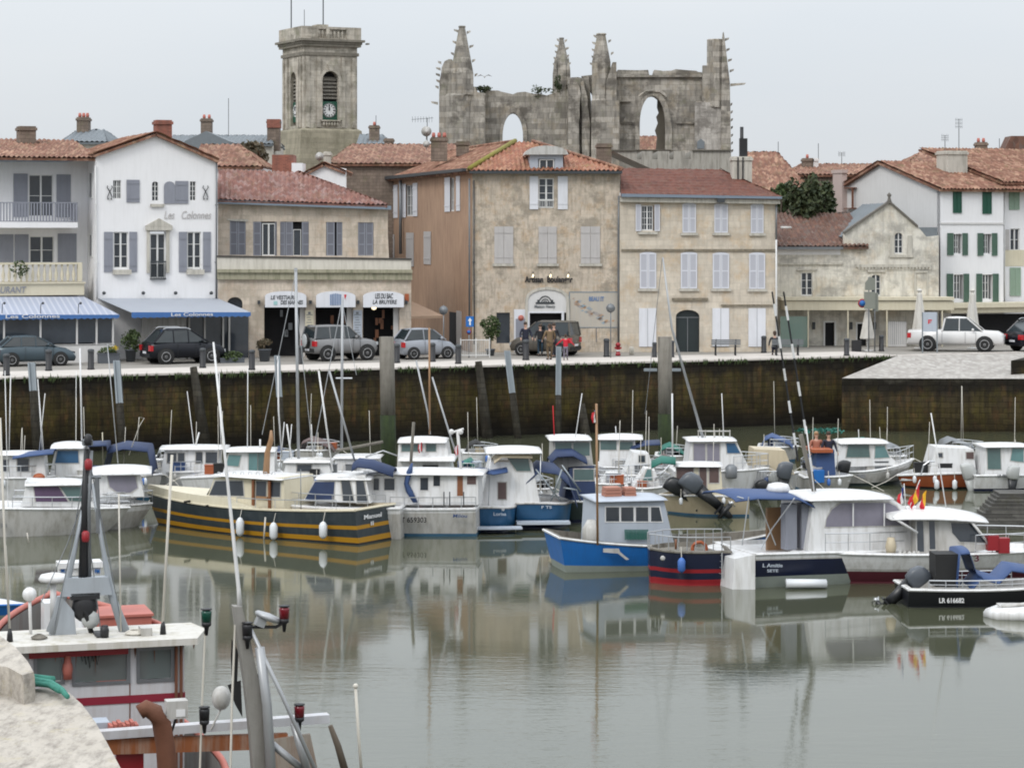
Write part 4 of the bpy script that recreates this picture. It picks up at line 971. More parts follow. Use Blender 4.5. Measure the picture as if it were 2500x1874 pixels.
for a, b, c, d in ((2014, 2037, 787, 855), (2093, 2115, 790, 855)):
    mb = MB(); p, q = f.p3(a, d), f.p3(b, c); mb.box(p.x, q.x, .2, .25, 0, q.z); mb.build('doorway', M['darkin'], f.t)
    mb = MB(); w2 = .09
    mb.box(p.x-w2, p.x, -.05, .1, 0, q.z+w2); mb.box(q.x, q.x+w2, -.05, .1, 0, q.z+w2); mb.box(p.x, q.x, -.05, .1, q.z, q.z+w2); mb.build('door_frame', M['frame'], f.t)
mb = MB()   # gable copings and finial
for a, b in (((2060, 568), (2171, 492)), ((2171, 492), (2240, 552))):
    p, q = f.p3(*a), f.p3(*b); mb.hexa([p+Vector((0,-.15,-.08)), q+Vector((0,-.15,-.08)), q+Vector((0,.4,-.08)), p+Vector((0,.4,-.08))], [p+Vector((0,-.15,.06)), q+Vector((0,-.15,.06)), q+Vector((0,.4,.06)), p+Vector((0,.4,.06))])
p = f.p3(2171, 492); mb.lathe([(.16, p.z-.05), (.1, p.z+.1), (.07, p.z+.25), (.14, p.z+.36), (.02, p.z+.5)], (p.x, 0, 0), 8); mb.build('gable_coping', pm('dark_coping', (.13,.12,.105), .9, .3, 3), f.t)
mb = MB()   # arch mouldings, blind panels, string courses
for a, b, c in ((2172, 2183, 575), (2216, 2227, 575)): p, q = f.p3(a, 622), f.p3(b, c); mb.box(p.x, q.x, -.05, -.003, p.z, q.z)
p, q = f.p3(2170, 628), f.p3(2230, 622); mb.box(p.x, q.x, -.1, -.003, p.z, q.z)
for c, d, a, b in ((645, 652, 2088, 2272), (641, 646, 1899, 2058), (657, 660, 1945, 1995), (658, 664, 2118, 2160)): p, q = f.p3(a, d), f.p3(b, c); mb.box(p.x, q.x, -.09, -.003, p.z, q.z)
for a, b in ((2232, 2236), (2262, 2266)): p, q = f.p3(a, 720), f.p3(b, 664); mb.box(p.x, q.x, -.05, -.003, p.z, q.z)
p, q = f.p3(2232, 666), f.p3(2266, 661); mb.box(p.x, q.x, -.06, -.003, p.z, q.z)
x = f.X(2095)
while x < f.X(2268): mb.box(x, x+.09, -.13, -.09, f.Z(2180, 657), f.Z(2180, 652)); x += .19
mb.build('stone_trim', M['lime_band'], f.t)
mb = MB(); p, q = f.p3(1899, 622), f.p3(2052, 601); mb.box(p.x, q.x, -.02, -.002, p.z, q.z); mb.build('white_frieze', M['plaster'], f.t)
mb = MB(); e0, e1 = f.p3(1893, 600, -.3), f.p3(2056, 600, -.3); r0, r1 = f.p3(1893, 520, 6), f.p3(2125, 528, 6); roof_sheet(mb, e0, Vector((e1.x+1.5, e1.y, e0.z)), r0, Vector((e1.x+1.5, r0.y, r0.z))); mb.build('roof', M['tile_dark'], f.t)
mb = MB(); mb.box(f.X(1897), f.X(2056), -.42, -.25, e0.z-.2, e0.z-.06); mb.build('gutter', M['zinc'], f.t)
# gable roof slopes behind
mb = MB(); l0, l1, tp = f.p3(2056, 578, .45), f.p3(2292, 598, .45), f.p3(2171, 497, .45)
for dy in (0,): roof_sheet(mb, l1, l1+Vector((0,8,0)), tp, tp+Vector((0,8,0))); roof_sheet(mb, l0+Vector((0,8,0)), l0, tp+Vector((0,8,0)), tp)
mb.build('roof', M['slate'], f.t)
mb = MB(); p, q = f.p3(2262, 582, -.01), f.p3(2292, 568, -.01); mb.box(p.x-.4, q.x, .36, 3, p.z, q.z+.3); mb.build('side_roof', M['slate'], f.t)
mb = MB(); p = f.p3(1907+12, 561, 3.2); mb.lathe([(.3, 0), (.36, .1), (.3, .2)], p, 12, 'z'); mb.build('roof_vent', M['gelold'], f.t)
# terrace canopy in front
yc = -1.8
mb = MB(); p, q = f.p3(1908, 745, yc), f.p3(2330, 733, yc); mb.box(p.x, q.x, yc, -.02, f.Z(2100, 733, yc), f.Z(2100, 726, yc)); mb.box(p.x+.2, q.x, yc+.12, -.02, f.Z(2100, 757, yc), f.Z(2100, 734, yc)-.01); can = mb.build('terrace_canopy', M['cream'], f.t)
for px in (1973, 2070, 2165, 2300): mb = MB(); xx = f.X(px, yc+.2); mb.box(xx-.035, xx+.035, yc+.15, yc+.22, 0, f.Z(2100, 757, yc)-.01); mb.build('canopy_post', M['cream'], can)
mb = MB(); p, q = f.p3(1905, 856, -1.4), f.p3(1974, 772, -1.4); mb.box(p.x, q.x, -1.42, -1.38, 0, q.z); 
def clear(name, c, a=.35):
    m, nt, b = newmat(name); b.inputs['Base Color'].default_value = (*c, 1); b.inputs['Alpha'].default_value = a; b.inputs['Roughness'].default_value = .1; return m
M['screen'] = clear('green_screen_glass', (.25,.36,.31), .6)
mb.build('glass_screen', M['screen'], can)
for px, m in ((1987, 'wood'), (2078, 'wood'), (2136, 'wood')):
    mb = MB(); p = f.p3(px, 795, -.15); mb.box(p.x-.07, p.x+.07, -.2, -.003, p.z-.2, p.z+.2); mb.build('wall_lamp', M['iron'], f.t)
mb = MB(); p, q = f.p3(2168, 845, -1.0), f.p3(2213, 785, -1.0); mb.box(p.x, q.x, -1.02, -.98, p.z, q.z); o = mb.build('windbreak', M['plaster_old'], can)
mb = MB()
for k in range(10): xx = f.X(2170+k*4.6, -1.05); mb.box(xx, xx+.02, -1.03, -1.021, 0.1, f.Z(2190, 783, -1))
mb.build('windbreak_bars', M['zinc'], o)

# ============================================================ 6. WHITE HOUSE, GREEN SHUTTERS
f = Fac('green_shutter_house', 'tall white house with green shutters, long blank gable and tiled roof', 'house', 2296, 138.5, 23)
PL = M['plaster']
holes = [hole(f, a, b, c, d) for a, b, c, d in ((2328, 2349, 571, 619), (2400, 2421, 571, 619), (2329, 2353, 670, 730), (2398, 2424, 670, 730))]
wall(f, [(2296, 890), (2450, 890), (2450, 458), (2296, 458)], PL, holes)
for a, b, c, d in ((2330, 2341, 571, 619), (2402, 2413, 571, 619), (2330, 2345, 670, 730), (2400, 2415, 670, 730)): window(f, a, b, c, d, nz=3)
for a, b, c, d, m in ((2327, 2348, 468, 520, 'dkgreen_paint'), (2399, 2421, 468, 522, 'dkgreen_paint')): closed(f, a, b, c, d, M[m], panels=2)
for a, b, c, d in ((2313, 2328, 569, 623), (2350, 2363, 569, 623), (2387, 2401, 569, 624), (2422, 2435, 569, 624), (2312, 2327, 668, 724), (2353, 2366, 668, 737), (2384, 2398, 668, 737), (2424, 2438, 668, 738)): shutter(f, a, b, c, d, M['green_paint'])
mb = MB(); p, q = f.p3(2296, 547), f.p3(2450, 543); mb.box(p.x, q.x, -.06, -.003, p.z, q.z); mb.build('string_course', M['plaster_old'], f.t)
# gable flank
Ld = 12.7; zE = f.Z(2296, 457); zP = H-(396-HZ)*(138.5+.46*12.7)/F-ZQ; zB = H-(480-HZ)*(138.5+.92*12.7)/F-ZQ
mb = MB(); mb.plate([(0.02, -.3), (Ld, -.3), (Ld, zB), (Ld*.5, zP), (0.02, zE)], 0, .3, ax='yz'); mb.build('gable_wall', M['plaster_old'], f.t)
x1 = f.X(2452)+4
mb = MB(); roof_sheet(mb, (-.25, -.3, zE-.05), (x1, -.3, zE-.05), (-.25, Ld*.5, zP+.08), (x1, Ld*.5, zP+.08), over=.1)
roof_sheet(mb, (x1, Ld+.2, zB), (-.25, Ld+.2, zB), (x1, Ld*.5, zP+.08), (-.25, Ld*.5, zP+.08)); rf = mb.build('roof', M['tile_orange'], f.t)
ch = chimney(f, 2314, 2362, 368, 430, M['lime_band'], 3.4, 1.2, 0); 
aerial(f, 2341, 290, 372, 3.9, 2); aerial(f, 2307, 330, 378, 4.8, 2)
mb = MB(); y_ = 7.5
def onflank(px):  # depth along the flank seen at px
    t = (px-CX)/F; return (f.O.x-t*f.O.y)/(t*f.c+f.s)
for a, b, c, d in ((2045, 2068, 415, 518), ):
    y0, y1 = onflank(b), onflank(a); ym = (y0+y1)/2; Ym = f.O.y+ym*f.c; mb.box(-.35, -.002, ym-.55, ym+.55, H-(d-HZ)*Ym/F-ZQ, H-(c-HZ)*Ym/F-ZQ); mb.box(-.4, -.0, ym-.65, ym+.65, H-(c-HZ)*Ym/F-ZQ-.2, H-(c-HZ)*Ym/F-ZQ)
fl_ = mb.build('flue', pm('pinkish_flue', (.45,.36,.33), .85, .1), f.t)
mb = MB(); y0 = onflank(2083); Ym = f.O.y+y0*f.c; 
for py in (460, 510): mb.box(-.3, -.05, y0-.5, y0+.6, H-(py-HZ)*Ym/F-ZQ, H-(py-HZ)*Ym/F-ZQ+.06)
mb.box(-.3, -.2, y0-.4, y0-.3, H-(510-HZ)*Ym/F-ZQ, H-(460-HZ)*Ym/F-ZQ); mb.build('vent_pipe', M['rust'], f.t)
# awning band along its ground floor
mb = MB(); p, q = f.p3(2326, 752, -1.8), f.p3(2560, 742, -1.8); mb.box(p.x, q.x, -1.8, -.02, p.z, q.z+.1); mb.box(p.x, q.x, -1.6, -.02, p.z-.3, p.z-.01); mb.build('terrace_canopy', M['cream'], f.t)
mb = MB(); p, q = f.p3(2330, 840, -.3), f.p3(2550, 765, -.3); mb.box(p.x, q.x, -.1, -.02, 0, q.z); mb.build('shopfront', M['darkin'], f.t)
# neighbour at the far right
f2 = Fac('corner_house', 'white house with faded pale green shutters at the right edge', 'house', 2452, 138.7+2.1, 23)
wall(f2, [(2451, 890), (2640, 890), (2640, 447), (2451, 447)], M['plaster'], [hole(f2, 2467, 2490, 558, 612)])
side(f2, 2451, .01, 6, f2.Z(2451, 447), M['plaster'])
closed(f2, 2464, 2489, 455, 512, M['ltgreen_paint']); window(f2, 2467, 2490, 558, 612, nz=2); closed(f2, 2466, 2492, 653, 722, M['ltgreen_paint'])
shutter(f2, 2453, 2465, 560, 610, M['pale_shutter'], slats=False)
mb = MB(); p, q = f2.p3(2453, 650), f2.p3(2500, 610); mb.box(p.x, q.x, -.02, -.002, p.z, q.z); mb.build('worn_panel', M['cream'], f2.t)
mb = MB(); e = f2.p3(2448, 443, -.4); roof_sheet(mb, e, (e.x+9, e.y, e.z), (e.x-2, 8.5, e.z+2.2), (e.x+9, 8.5, e.z+2.2)); mb.build('roof', M['tile_orange'], f2.t)
pipe(f2, [(2452, 450), (2452, 600), (2452, 740)], .05, -.08, 'frame')

# ============================================================ roofs and houses behind
def backhouse(name, lab, px0, px1, ye, yr, Y, rmat, dep=9, wmat_=None, hip=(0, 0), th=0, ybase=600, r=None, cat='house'):
    f = Fac(name, lab, cat, px0, Y, th); w_ = wmat_ or M['lime_band']
    mb = MB(); mb.box(0, f.X(px1), 0, dep, -1, f.Z(px0, ye)); mb.build('wall', w_, f.t)
    e0, e1 = f.p3(px0-2, ye, -.3), f.p3(px1+2, ye, -.3); e1.z = e0.z
    r0 = f.p3(px0-2+hip[0], yr, dep/2); r1 = f.p3(px1+2-hip[1], yr, dep/2); r1.z = r0.z
    mb = MB(); roof_sheet(mb, e0, e1, r0, r1, pitch=.3); roof_sheet(mb, (e1.x, dep+.3, e0.z), (e0.x, dep+.3, e0.z), r1, r0, pitch=.6)
    if hip[0] > 3: roof_sheet(mb, (e0.x, dep+.3, e0.z), e0, r0, r0+Vector((0,-.01,0)), pitch=.6)
    if hip[1] > 3: roof_sheet(mb, e1, (e1.x, dep+.3, e0.z), r1, r1+Vector((0,.01,0)), pitch=.6)
    if hip == (0, 0):
        g = MB(); 
        for x in (0, f.X(px1)-.3): g.plate([(0, e0.z-.1), (dep, e0.z-.1), (dep/2, r0.z-.1)], x, x+.3, ax='yz')
        g.build('gable', w_, f.t)
    mb.build('roof', rmat, f.t); return f
# left group
f = backhouse('slate_house', 'grey slate roofed house with one tall brown chimney above the balcony wing', 152, 260, 345, 316, 150, M['slate'], 8, hip=(38, 10))
chimney(f, 187, 215, 286, 330, M['chim'], 3, 1, 3); 
f = backhouse('long_slate_house', 'long low slate roof between the hotel gable and the clock tower', 405, 665, 350, 330, 165, M['slate'], 8)
chimney(f, 490, 515, 289, 322, M['chim'], 2, 1, 2); ch = chimney(f, 652, 682, 293, 350, M['chim'], 1, 1, 0)
mb = MB(); p, q = f.p3(651, 312, .9), f.p3(683, 291, .9); mb.box(p.x, q.x, .9, 2.1, p.z, q.z); mb.build('brick_top', M['brick'], ch)
aerial(f, 558, 240, 330, 4, 0)
f3 = Fac('gabled_slate_house', 'small grey gabled house with slate roof behind the hotel chimney', 'house', 450, 158, 0)
mb = MB(); mb.plate(poly(f3, [(450, 400), (560, 400), (560, 345), (503, 320), (450, 345)]), 0, 6); mb.build('wall', M['slate'], f3.t)
f = backhouse('terracotta_house', 'white house with terracotta roof just right behind the hotel', 470, 640, 405, 352, 140, M['tile_orange'], 8, M['plaster'], (0, 60))
f4 = Fac('white_gable_house', 'small white gabled house with red brick hut behind the pink roof', 'house', 736, 140, 0)
mb = MB(); mb.plate(poly(f4, [(738, 470), (845, 470), (845, 412), (792, 402), (738, 424)]), 0, .3); mb.build('wall', M['plaster'], f4.t)
mb = MB(); p, q, r_ = f4.p3(738, 424, -.2), f4.p3(845, 418, -.2), f4.p3(790, 396, -.2); roof_sheet(mb, p+Vector((0,6,0)), p, r_+Vector((0,6,0)), r_); roof_sheet(mb, q, q+Vector((0,6,0)), r_, r_+Vector((0,6,0))); mb.build('roof', M['tile_orange'], f4.t)
mb = MB(); p, q = f4.p3(664, 412, -1), f4.p3(716, 378, -1); mb.box(p.x, q.x, -1, 1, p.z-1, q.z); mb.build('brick_hut', M['brick'], f4.t)
mb = MB(); p, q = f4.p3(712, 412, -1.3), f4.p3(738, 398, -1.3); mb.box(p.x, q.x, -1.3, 1, p.z-1, q.z); mb.build('white_lean_to', M['plaster'], f4.t)
dish(f4, 780, 382, .25, 1.5); chimney(f4, 790, 806, 370, 404, M['lime_band'], 3, .8, 0)
f = backhouse('broad_roof_house', 'broad terracotta roof between the clock tower and the corner building', 800, 1130, 398, 352, 150, M['tile_orange'], 12, M['chim'], (60, 0))
f = backhouse('slate_annex', 'small slate roof with stone chimney right of the clock tower', 872, 955, 352, 328, 180, M['slate'], 8, M['chim'], (0, 25))
chimney(f, 901, 925, 306, 352, M['chim'], 1, 1, 1); aerial(f, 918, 282, 320, 1, 0)
chimney(Fac('x', '', '', 700, 150, 0, make=False) if 0 else f, 938, 960, 338, 360, M['chim'], -2, 1, 0)
# right group
f = backhouse('pink_roof_house', 'terracotta roofed house right of the ruined church', 1818, 1985, 470, 370, 158, M['tile_orange'], 12, M['chim'], (0, 90))
f = backhouse('low_roof_house', 'distant terracotta roof above the dark trees', 1930, 2150, 425, 400, 170, M['tile_orange'], 9, M['chim'], (30, 20))
chimney(f, 1961, 1985, 386, 405, M['chim'], 3, 1, 1); chimney(f, 1986, 1998, 386, 402, M['plaster_old'], 3, 1, 0); aerial(f, 1998, 350, 390, 3.3, 0); aerial(f, 2055, 372, 402, 4, 2); aerial(f, 1900, 346, 400, 2, 0)
mb = MB(); 
for a, b, c, d in ((1873, 1884, 385, 398), (1884, 1894, 390, 400)): p, q = f.p3(a, d, 1), f.p3(b, c, 1); mb.box(p.x, q.x, 1, 2, p.z-1, q.z)
mb.build('chimney', M['chim'], f.t)
f = backhouse('stone_back_house', 'brown stone gabled house peeping over the long blank gable', 2200, 2340, 410, 372, 165, M['tile_orange'], 9, M['chim'], (50, 30))
f = backhouse('large_roof_house', 'big terracotta roof rising behind the green shuttered house', 2330, 2640, 452, 362, 152, M['tile_orange'], 16, M['chim'], (45, 0))
chimney(f, 2386, 2411, 347, 372, M['chim'], 7, 1, 2); aerial(f, 2440, 338, 368, 7, 0)
mb = MB(); p, q = f.p3(2450, 372, 7), f.p3(2560, 332, 7); mb.plate([(p.x, p.z), (q.x, p.z), (q.x, q.z), (p.x+.5, q.z)], 7, 9); mb.build('dark_dormer', M['tile_dark'], f.t)
# trees
def tree(name, lab, px, pyt, pyb, Y, wpx, mat, n, clumps=3, s=.16, group=None, flat=1.0):
    base = P(px, pyb, Y); r = wpx*Y/F/2; h = (pyb-pyt)*Y/F
    t = thing(name, lab, 'tree', (base.x, base.y, ZQ), 0, group); mb = MB(); z0 = base.z-ZQ
    mb.tube([(0,0,0), (.1,0,z0*.5), (0,.1,z0+h*.4)], [.28,.22,.1], 7)
    for k in range(5):
        a = k*1.3; mb.tube([(0,0,z0*.6+k*.3), (r*.6*math.cos(a), r*.6*math.sin(a), z0+h*(.3+.1*k))], [.1,.03], 5)
    mb.build('trunk', M['bark'], t); mb = MB()
    for k in range(clumps):
        a = random.uniform(0, 6.28); rr = r*.5 if clumps > 1 else 0
        leaves(mb, (rr*math.cos(a), rr*math.sin(a), z0+h*random.uniform(.35,.62)), r*.62, r*.62, h*.42*flat, n//clumps, s)
    mb.build('crown', mat, t); return t
tree('bushy_tree', 'dense dark green tree left of the long white gable', 1958, 432, 548, 142, 92, M['leafdk'], 2200, 6, .14)
tree('bushy_tree', 'dark green tree touching the corner of the long white gable', 2004, 445, 548, 144, 66, M['leafdk'], 1600, 5, .14)
tree('bushy_tree', 'smaller thinner green tree beside the pale chimney', 1900, 440, 525, 146, 62, M['leaf'], 1500, 4, .14)
tree('bare_tree', 'brownish autumn tree between slate roof and clock tower', 625, 342, 405, 150, 95, M['leafbr'], 1500, 5, .15)
tree('bare_tree', 'brownish autumn tree behind the white hotel roof', 560, 355, 400, 148, 90, M['leafbr'], 1300, 5, .15)
# ============================================================ clock tower
def oct_lathe(mb, prof, c, n=8, ph=.5, sq=1.0):
    rings = []
    for r, z in prof: rings.append([Vector((c[0]+r*math.cos(2*math.pi*(k+ph)/n), c[1]+r*math.sin(2*math.pi*(k+ph)/n), z)) for k in range(n)])
    mb.loft(rings, True, True, False)
YT = 196.0
f = Fac('clock_tower', 'square stone clock tower with arched belfry openings and balustraded top', 'tower', 742, YT, 26)
# corner at px 742; right face runs to px ~872, left face to px ~688
TS = M['tower']; Wf = f.X(872)
tl_ = (690-CX)/F; Wl = (f.O.x-tl_*f.O.y)/(tl_*f.c+f.s)     # depth of the left face
def zt(py): return H-(py-HZ)*YT/F-ZQ
# right face with opening
def archpts(xm, r, z0, z1, n=10): return [(xm-r, z0), (xm+r, z0)]+[(xm+r*math.cos(math.pi*i/n), z1-r+r*math.sin(math.pi*i/n)) for i in range(n+1)]
z_b, z_t = zt(312), zt(70); xm = f.X(806); rr = (f.X(826)-f.X(786))/2
mb = MB(); mb.plate([(0, z_b), (Wf, z_b), (Wf, z_t), (0, z_t)], 0, .6, [archpts(xm, rr, zt(292), zt(172))])
ym = Wl*.5; rl = rr*.85
mb.plate([(.61, z_b), (Wl, z_b), (Wl, z_t), (.61, z_t)], 0, .6, [archpts(ym, rl, zt(305), zt(172))], ax='yz')
mb.box(Wf-.6, Wf, .61, Wl-.01, z_b, z_t); mb.box(.61, Wf-.61, Wl-.6, Wl, z_b, z_t); mb.box(.61, Wf-.61, .61, Wl-.61, z_t-.6, z_t-.1)
mb.build('shaft', TS, f.t)
mb = MB()  # battered base
B0 = [Vector((-.0, -.0, zt(312))), Vector((Wf, 0, zt(312))), Vector((Wf, Wl, zt(312))), Vector((0, Wl, zt(312)))]
B1 = [Vector((-.35, -.35, zt(318))), Vector((Wf+.25, -.35, zt(318))), Vector((Wf+.25, Wl+.3, zt(318))), Vector((-.35, Wl+.3, zt(318)))]
B2 = [Vector((-.6, -.6, zt(392))), Vector((Wf+.45, -.6, zt(392))), Vector((Wf+.45, Wl+.6, zt(392))), Vector((-.6, Wl+.6, zt(392)))]
B3 = [Vector((-.6, -.6, -2)), Vector((Wf+.45, -.6, -2)), Vector((Wf+.45, Wl+.6, -2)), Vector((-.6, Wl+.6, -2))]
mb.loft([B3, B2, B1, B0], True, True, False); mb.build('base', stone('mossy_tower_base', (.30,.27,.20), (.10,.09,.06), (.9,.42), .15, (.12,.12,.05), .7, None, .6, .6), f.t)
mb = MB()  # cornices
for py, pr, hh in ((106, .32, .3), (100, .5, .18), (112, .25, .25), (134, .12, .25)): mb.box(-pr, Wf+pr, -pr, Wl+pr, zt(py), zt(py)+hh)
for px in (-1.0, Wf+.85): mb.box(px, px+.2, -.1, .3, zt(104), zt(104)+.12)
mb.build('cornice', stone('dark_cornice_stone', (.22,.20,.165), (.06,.055,.045), (.9,.5), .15, (.12,.13,.06)), f.t)
mb = MB(); zr0, zr1 = zt(98), zt(64)  # parapet: solid piers and open balusters
for a, b in ((-.25, .5), (Wf*.40, Wf*.46), (Wf*.78, Wf+.25)): mb.box(a*1.0, b, -.25, .15, zr0, zr1)
mb.box(.5, Wf*.25, -.2, .1, zr0, zr1-.1)
x = Wf*.27
while x < Wf*.78:
    mb.lathe([(.1, zr0), (.06, zr0+.3), (.12, zr0+.6), (.06, zr1-.2)], (x, -.05, 0), 6); x += .34
mb.box(-.2, Wf+.2, -.22, .12, zr1-.2, zr1+.001); mb.box(-.2, Wf+.2, -.2, .1, zr0-.01, zr0+.2)
mb.box(-.25, .12, .16, Wl+.2, zr0, zr1); mb.box(Wf-.1, Wf+.22, .16, Wl+.2, zr0, zr1); mb.box(Wf*.3, Wf*.5, .5, 1.8, zr0, zt(57))
mb.build('parapet', M['tower'], f.t)
mb = MB()  # pilasters, arch surrounds, keystones
for x in (.15, Wf*.24, Wf*.70, Wf*.9): mb.box(x, x+.3, -.1, -.002, zt(310), zt(138))
for y in (.5, Wl*.2, Wl*.72, Wl*.9): mb.box(-.1, -.002, y, y+.3, zt(310), zt(138))
n = 10
pts = [(xm+(rr+.25)*math.cos(math.pi*i/n), zt(172)-rr+(rr+.25)*math.sin(math.pi*i/n)) for i in range(n+1)]; inn = [(xm+rr*math.cos(math.pi*i/n), zt(172)-rr+rr*math.sin(math.pi*i/n)) for i in range(n, -1, -1)]
mb.plate([(pts[0][0], zt(292))]+pts+[(pts[-1][0], zt(292)), (inn[0][0], zt(292))]+inn+[(inn[-1][0], zt(292))], -.13, -.003)
mb.plate([(xm-.15, zt(172)), (xm+.15, zt(172)), (xm+.25, zt(156)), (xm-.25, zt(156))], -.22, -.003)
mb.build('trim', M['tower'], f.t)
def clock(isleft):
    if not isleft:
        c = Vector((xm, .25, zt(268))); r = rr*.84; ax = 'y'; sgn = 1
        mb = MB(); mb.box(xm-rr+.01, xm+rr-.01, .22, .3, zt(292), zt(246)); ck = mb.build('clock', M['dkgreen_paint'], f.t)
        mb = MB(); mb.lathe([(r, 0), (r, -.03), (.01, -.031)], c-Vector((0,.04,0)), 24, 'y', False); mb.build('dial', M['frame'], ck)
        mb = MB()
        for k in range(12): a = k*math.pi/6; p = c+Vector((math.sin(a)*r*.8, -.08, math.cos(a)*r*.8)); q = c+Vector((math.sin(a)*r*.58, -.08, math.cos(a)*r*.58)); mb.tube([p, q], .04 if k % 3 else .06, 4)
        for a, l, w_ in ((R(356), .72, .035), (R(358), .48, .05)): mb.tube([c-Vector((0,.1,0)), c+Vector((math.sin(a)*r*l, -.1, math.cos(a)*r*l))], [w_*1.3, w_], 5)
        ring = [c+Vector((math.sin(a)*r*.93, -.08, math.cos(a)*r*.93)) for a in [math.pi*2*i/24 for i in range(25)]]; mb.tube(ring, .03, 4, False); mb.build('hands_and_numerals', M['iron'], ck)
        mb = MB()
        for k in range(6): z = zt(240-k*9); mb.hexa([(xm-rr+.02, .2, z), (xm+rr-.02, .2, z), (xm+rr-.02, .5, z+.28), (xm-rr+.02, .5, z+.28)], [(xm-rr+.02, .2, z+.05), (xm+rr-.02, .2, z+.05), (xm+rr-.02, .5, z+.33), (xm-rr+.02, .5, z+.33)])
        mb.build('louvres', M['oldwood'], f.t)
        mb = MB(); mb.box(xm-rr, xm+rr, .55, .59, zt(246), zt(173)); mb.build('belfry_back', M['darkin'], f.t)
        mb = MB()
        for k in range(6): x = xm-rr+.12+k*(2*rr-.2)/5.2; mb.lathe([(.07, zt(307)), (.11, zt(302)), (.05, zt(295))], (x, -.12, 0), 6)
        mb.box(xm-rr-.1, xm+rr+.1, -.25, -.003, zt(295), zt(292)); mb.build('balusters', M['tower'], f.t)
    else:
        c = Vector((.25, ym, zt(268))); r = rl*.8
        mb = MB(); mb.box(.22, .3, ym-rl+.01, ym+rl-.01, zt(296), zt(246)); ck = mb.build('clock', M['dkgreen_paint'], f.t)
        mb = MB(); mb.lathe([(r, 0), (r, -.03), (.01, -.031)], c-Vector((.04,0,0)), 20, 'x', False); mb.build('dial', M['frame'], ck)
        mb = MB()
        for k in range(12): a = k*math.pi/6; mb.tube([c+Vector((-.08, -math.sin(a)*r*.8, math.cos(a)*r*.8)), c+Vector((-.08, -math.sin(a)*r*.58, math.cos(a)*r*.58))], .04, 4)
        for a, l in ((R(356), .72), (R(358), .48)): mb.tube([c-Vector((.1,0,0)), c+Vector((-.1, -math.sin(a)*r*l, math.cos(a)*r*l))], .045, 5)
        mb.build('hands_and_numerals', M['iron'], ck)
        mb = MB()
        for k in range(6): z = zt(240-k*9); mb.hexa([(.2, ym-rl, z), (.5, ym-rl, z+.28), (.5, ym+rl, z+.28), (.2, ym+rl, z)], [(.2, ym-rl, z+.05), (.5, ym-rl, z+.33), (.5, ym+rl, z+.33), (.2, ym+rl, z+.05)])
        mb.build('louvres', M['oldwood'], f.t)
        mb = MB(); mb.box(.55, .59, ym-rl, ym+rl, zt(305), zt(173)); mb.build('belfry_back', M['darkin'], f.t)
clock(False); clock(True)
for px, top in ((711, -30), (789, -40), (743, 24)):
    mb = MB(); a = lm(f.t).inverted() @ P(px, 66, YT+2); b = lm(f.t).inverted() @ P(px, top, YT+2); mb.tube([a-Vector((0,0,.5)), b], .05 if px != 743 else .025, 5); mb.build('mast', M['iron'], f.t)

# ============================================================ ruined church
YR = 186.0
f = Fac('ruined_church', 'roofless grey ruined church with pointed arches and broken pinnacles', 'ruin', 1250, YR, 0)
RS = M['ruin']
def z(py, y=0.0): return f.Z(1250, py, y)
def lancet(a, b, top, bot, y=0.0, n=7):
    x0, x1 = f.X(a, y), f.X(b, y); w_ = x1-x0; zb, ztp = z(bot, y), z(top, y); hs = min(w_*1.1, ztp-zb-.1); xm = (x0+x1)/2; pts = [(x0, zb), (x1, zb)]
    for i in range(n+1): t = i/n; pts.append((x1-(w_/2)*(1-math.cos(t*math.pi/2)) , ztp-hs+hs*math.sin(t*math.pi/2)*1.0))
    for i in range(n-1, -1, -1): t = i/n; pts.append((x0+(w_/2)*(1-math.cos(t*math.pi/2)), ztp-hs+hs*math.sin(t*math.pi/2)))
    return pts
def jag(pts, y=0.0, amp=3, step=14):
    """roughen the top outline: polyline of pixels -> many jittered points"""
    out = []
    for (a, b), (c, d) in zip(pts[:-1], pts[1:]):
        n = max(1, int(math.hypot(c-a, d-b)/step))
        for i in range(n): t = i/n; out.append((a+(c-a)*t+random.uniform(-.25, .25)*amp, b+(d-b)*t+random.uniform(-1, 1)*amp*.5))
    out.append(pts[-1]); return out
def piece(pts, y0, y1, holes=(), name='masonry', mat=RS):
    mb = MB(); mb.plate([f.p(a, b, y0) for a, b in pts], y0, y1, holes); return mb.build(name, mat, f.t)
random.seed(11)
# left nave wall with arch (set back)
piece([(1180, 470), (1400, 470)]+jag([(1400, 215), (1335, 232), (1302, 228), (1262, 224), (1252, 230), (1225, 226), (1216, 223), (1196, 222), (1180, 213)], amp=4), 3.0, 4.4, [lancet(1227, 1277, 276, 420, 3)])
# arch moulding left
mb = MB(); o_ = [ (x, z_) for x, z_ in lancet(1220, 1287, 262, 418, 3)]; i_ = lancet(1227, 1277, 276, 419, 3)
mb.plate(o_, 2.8, 2.99, [i_]); mb.build('arch_moulding', RS, f.t)
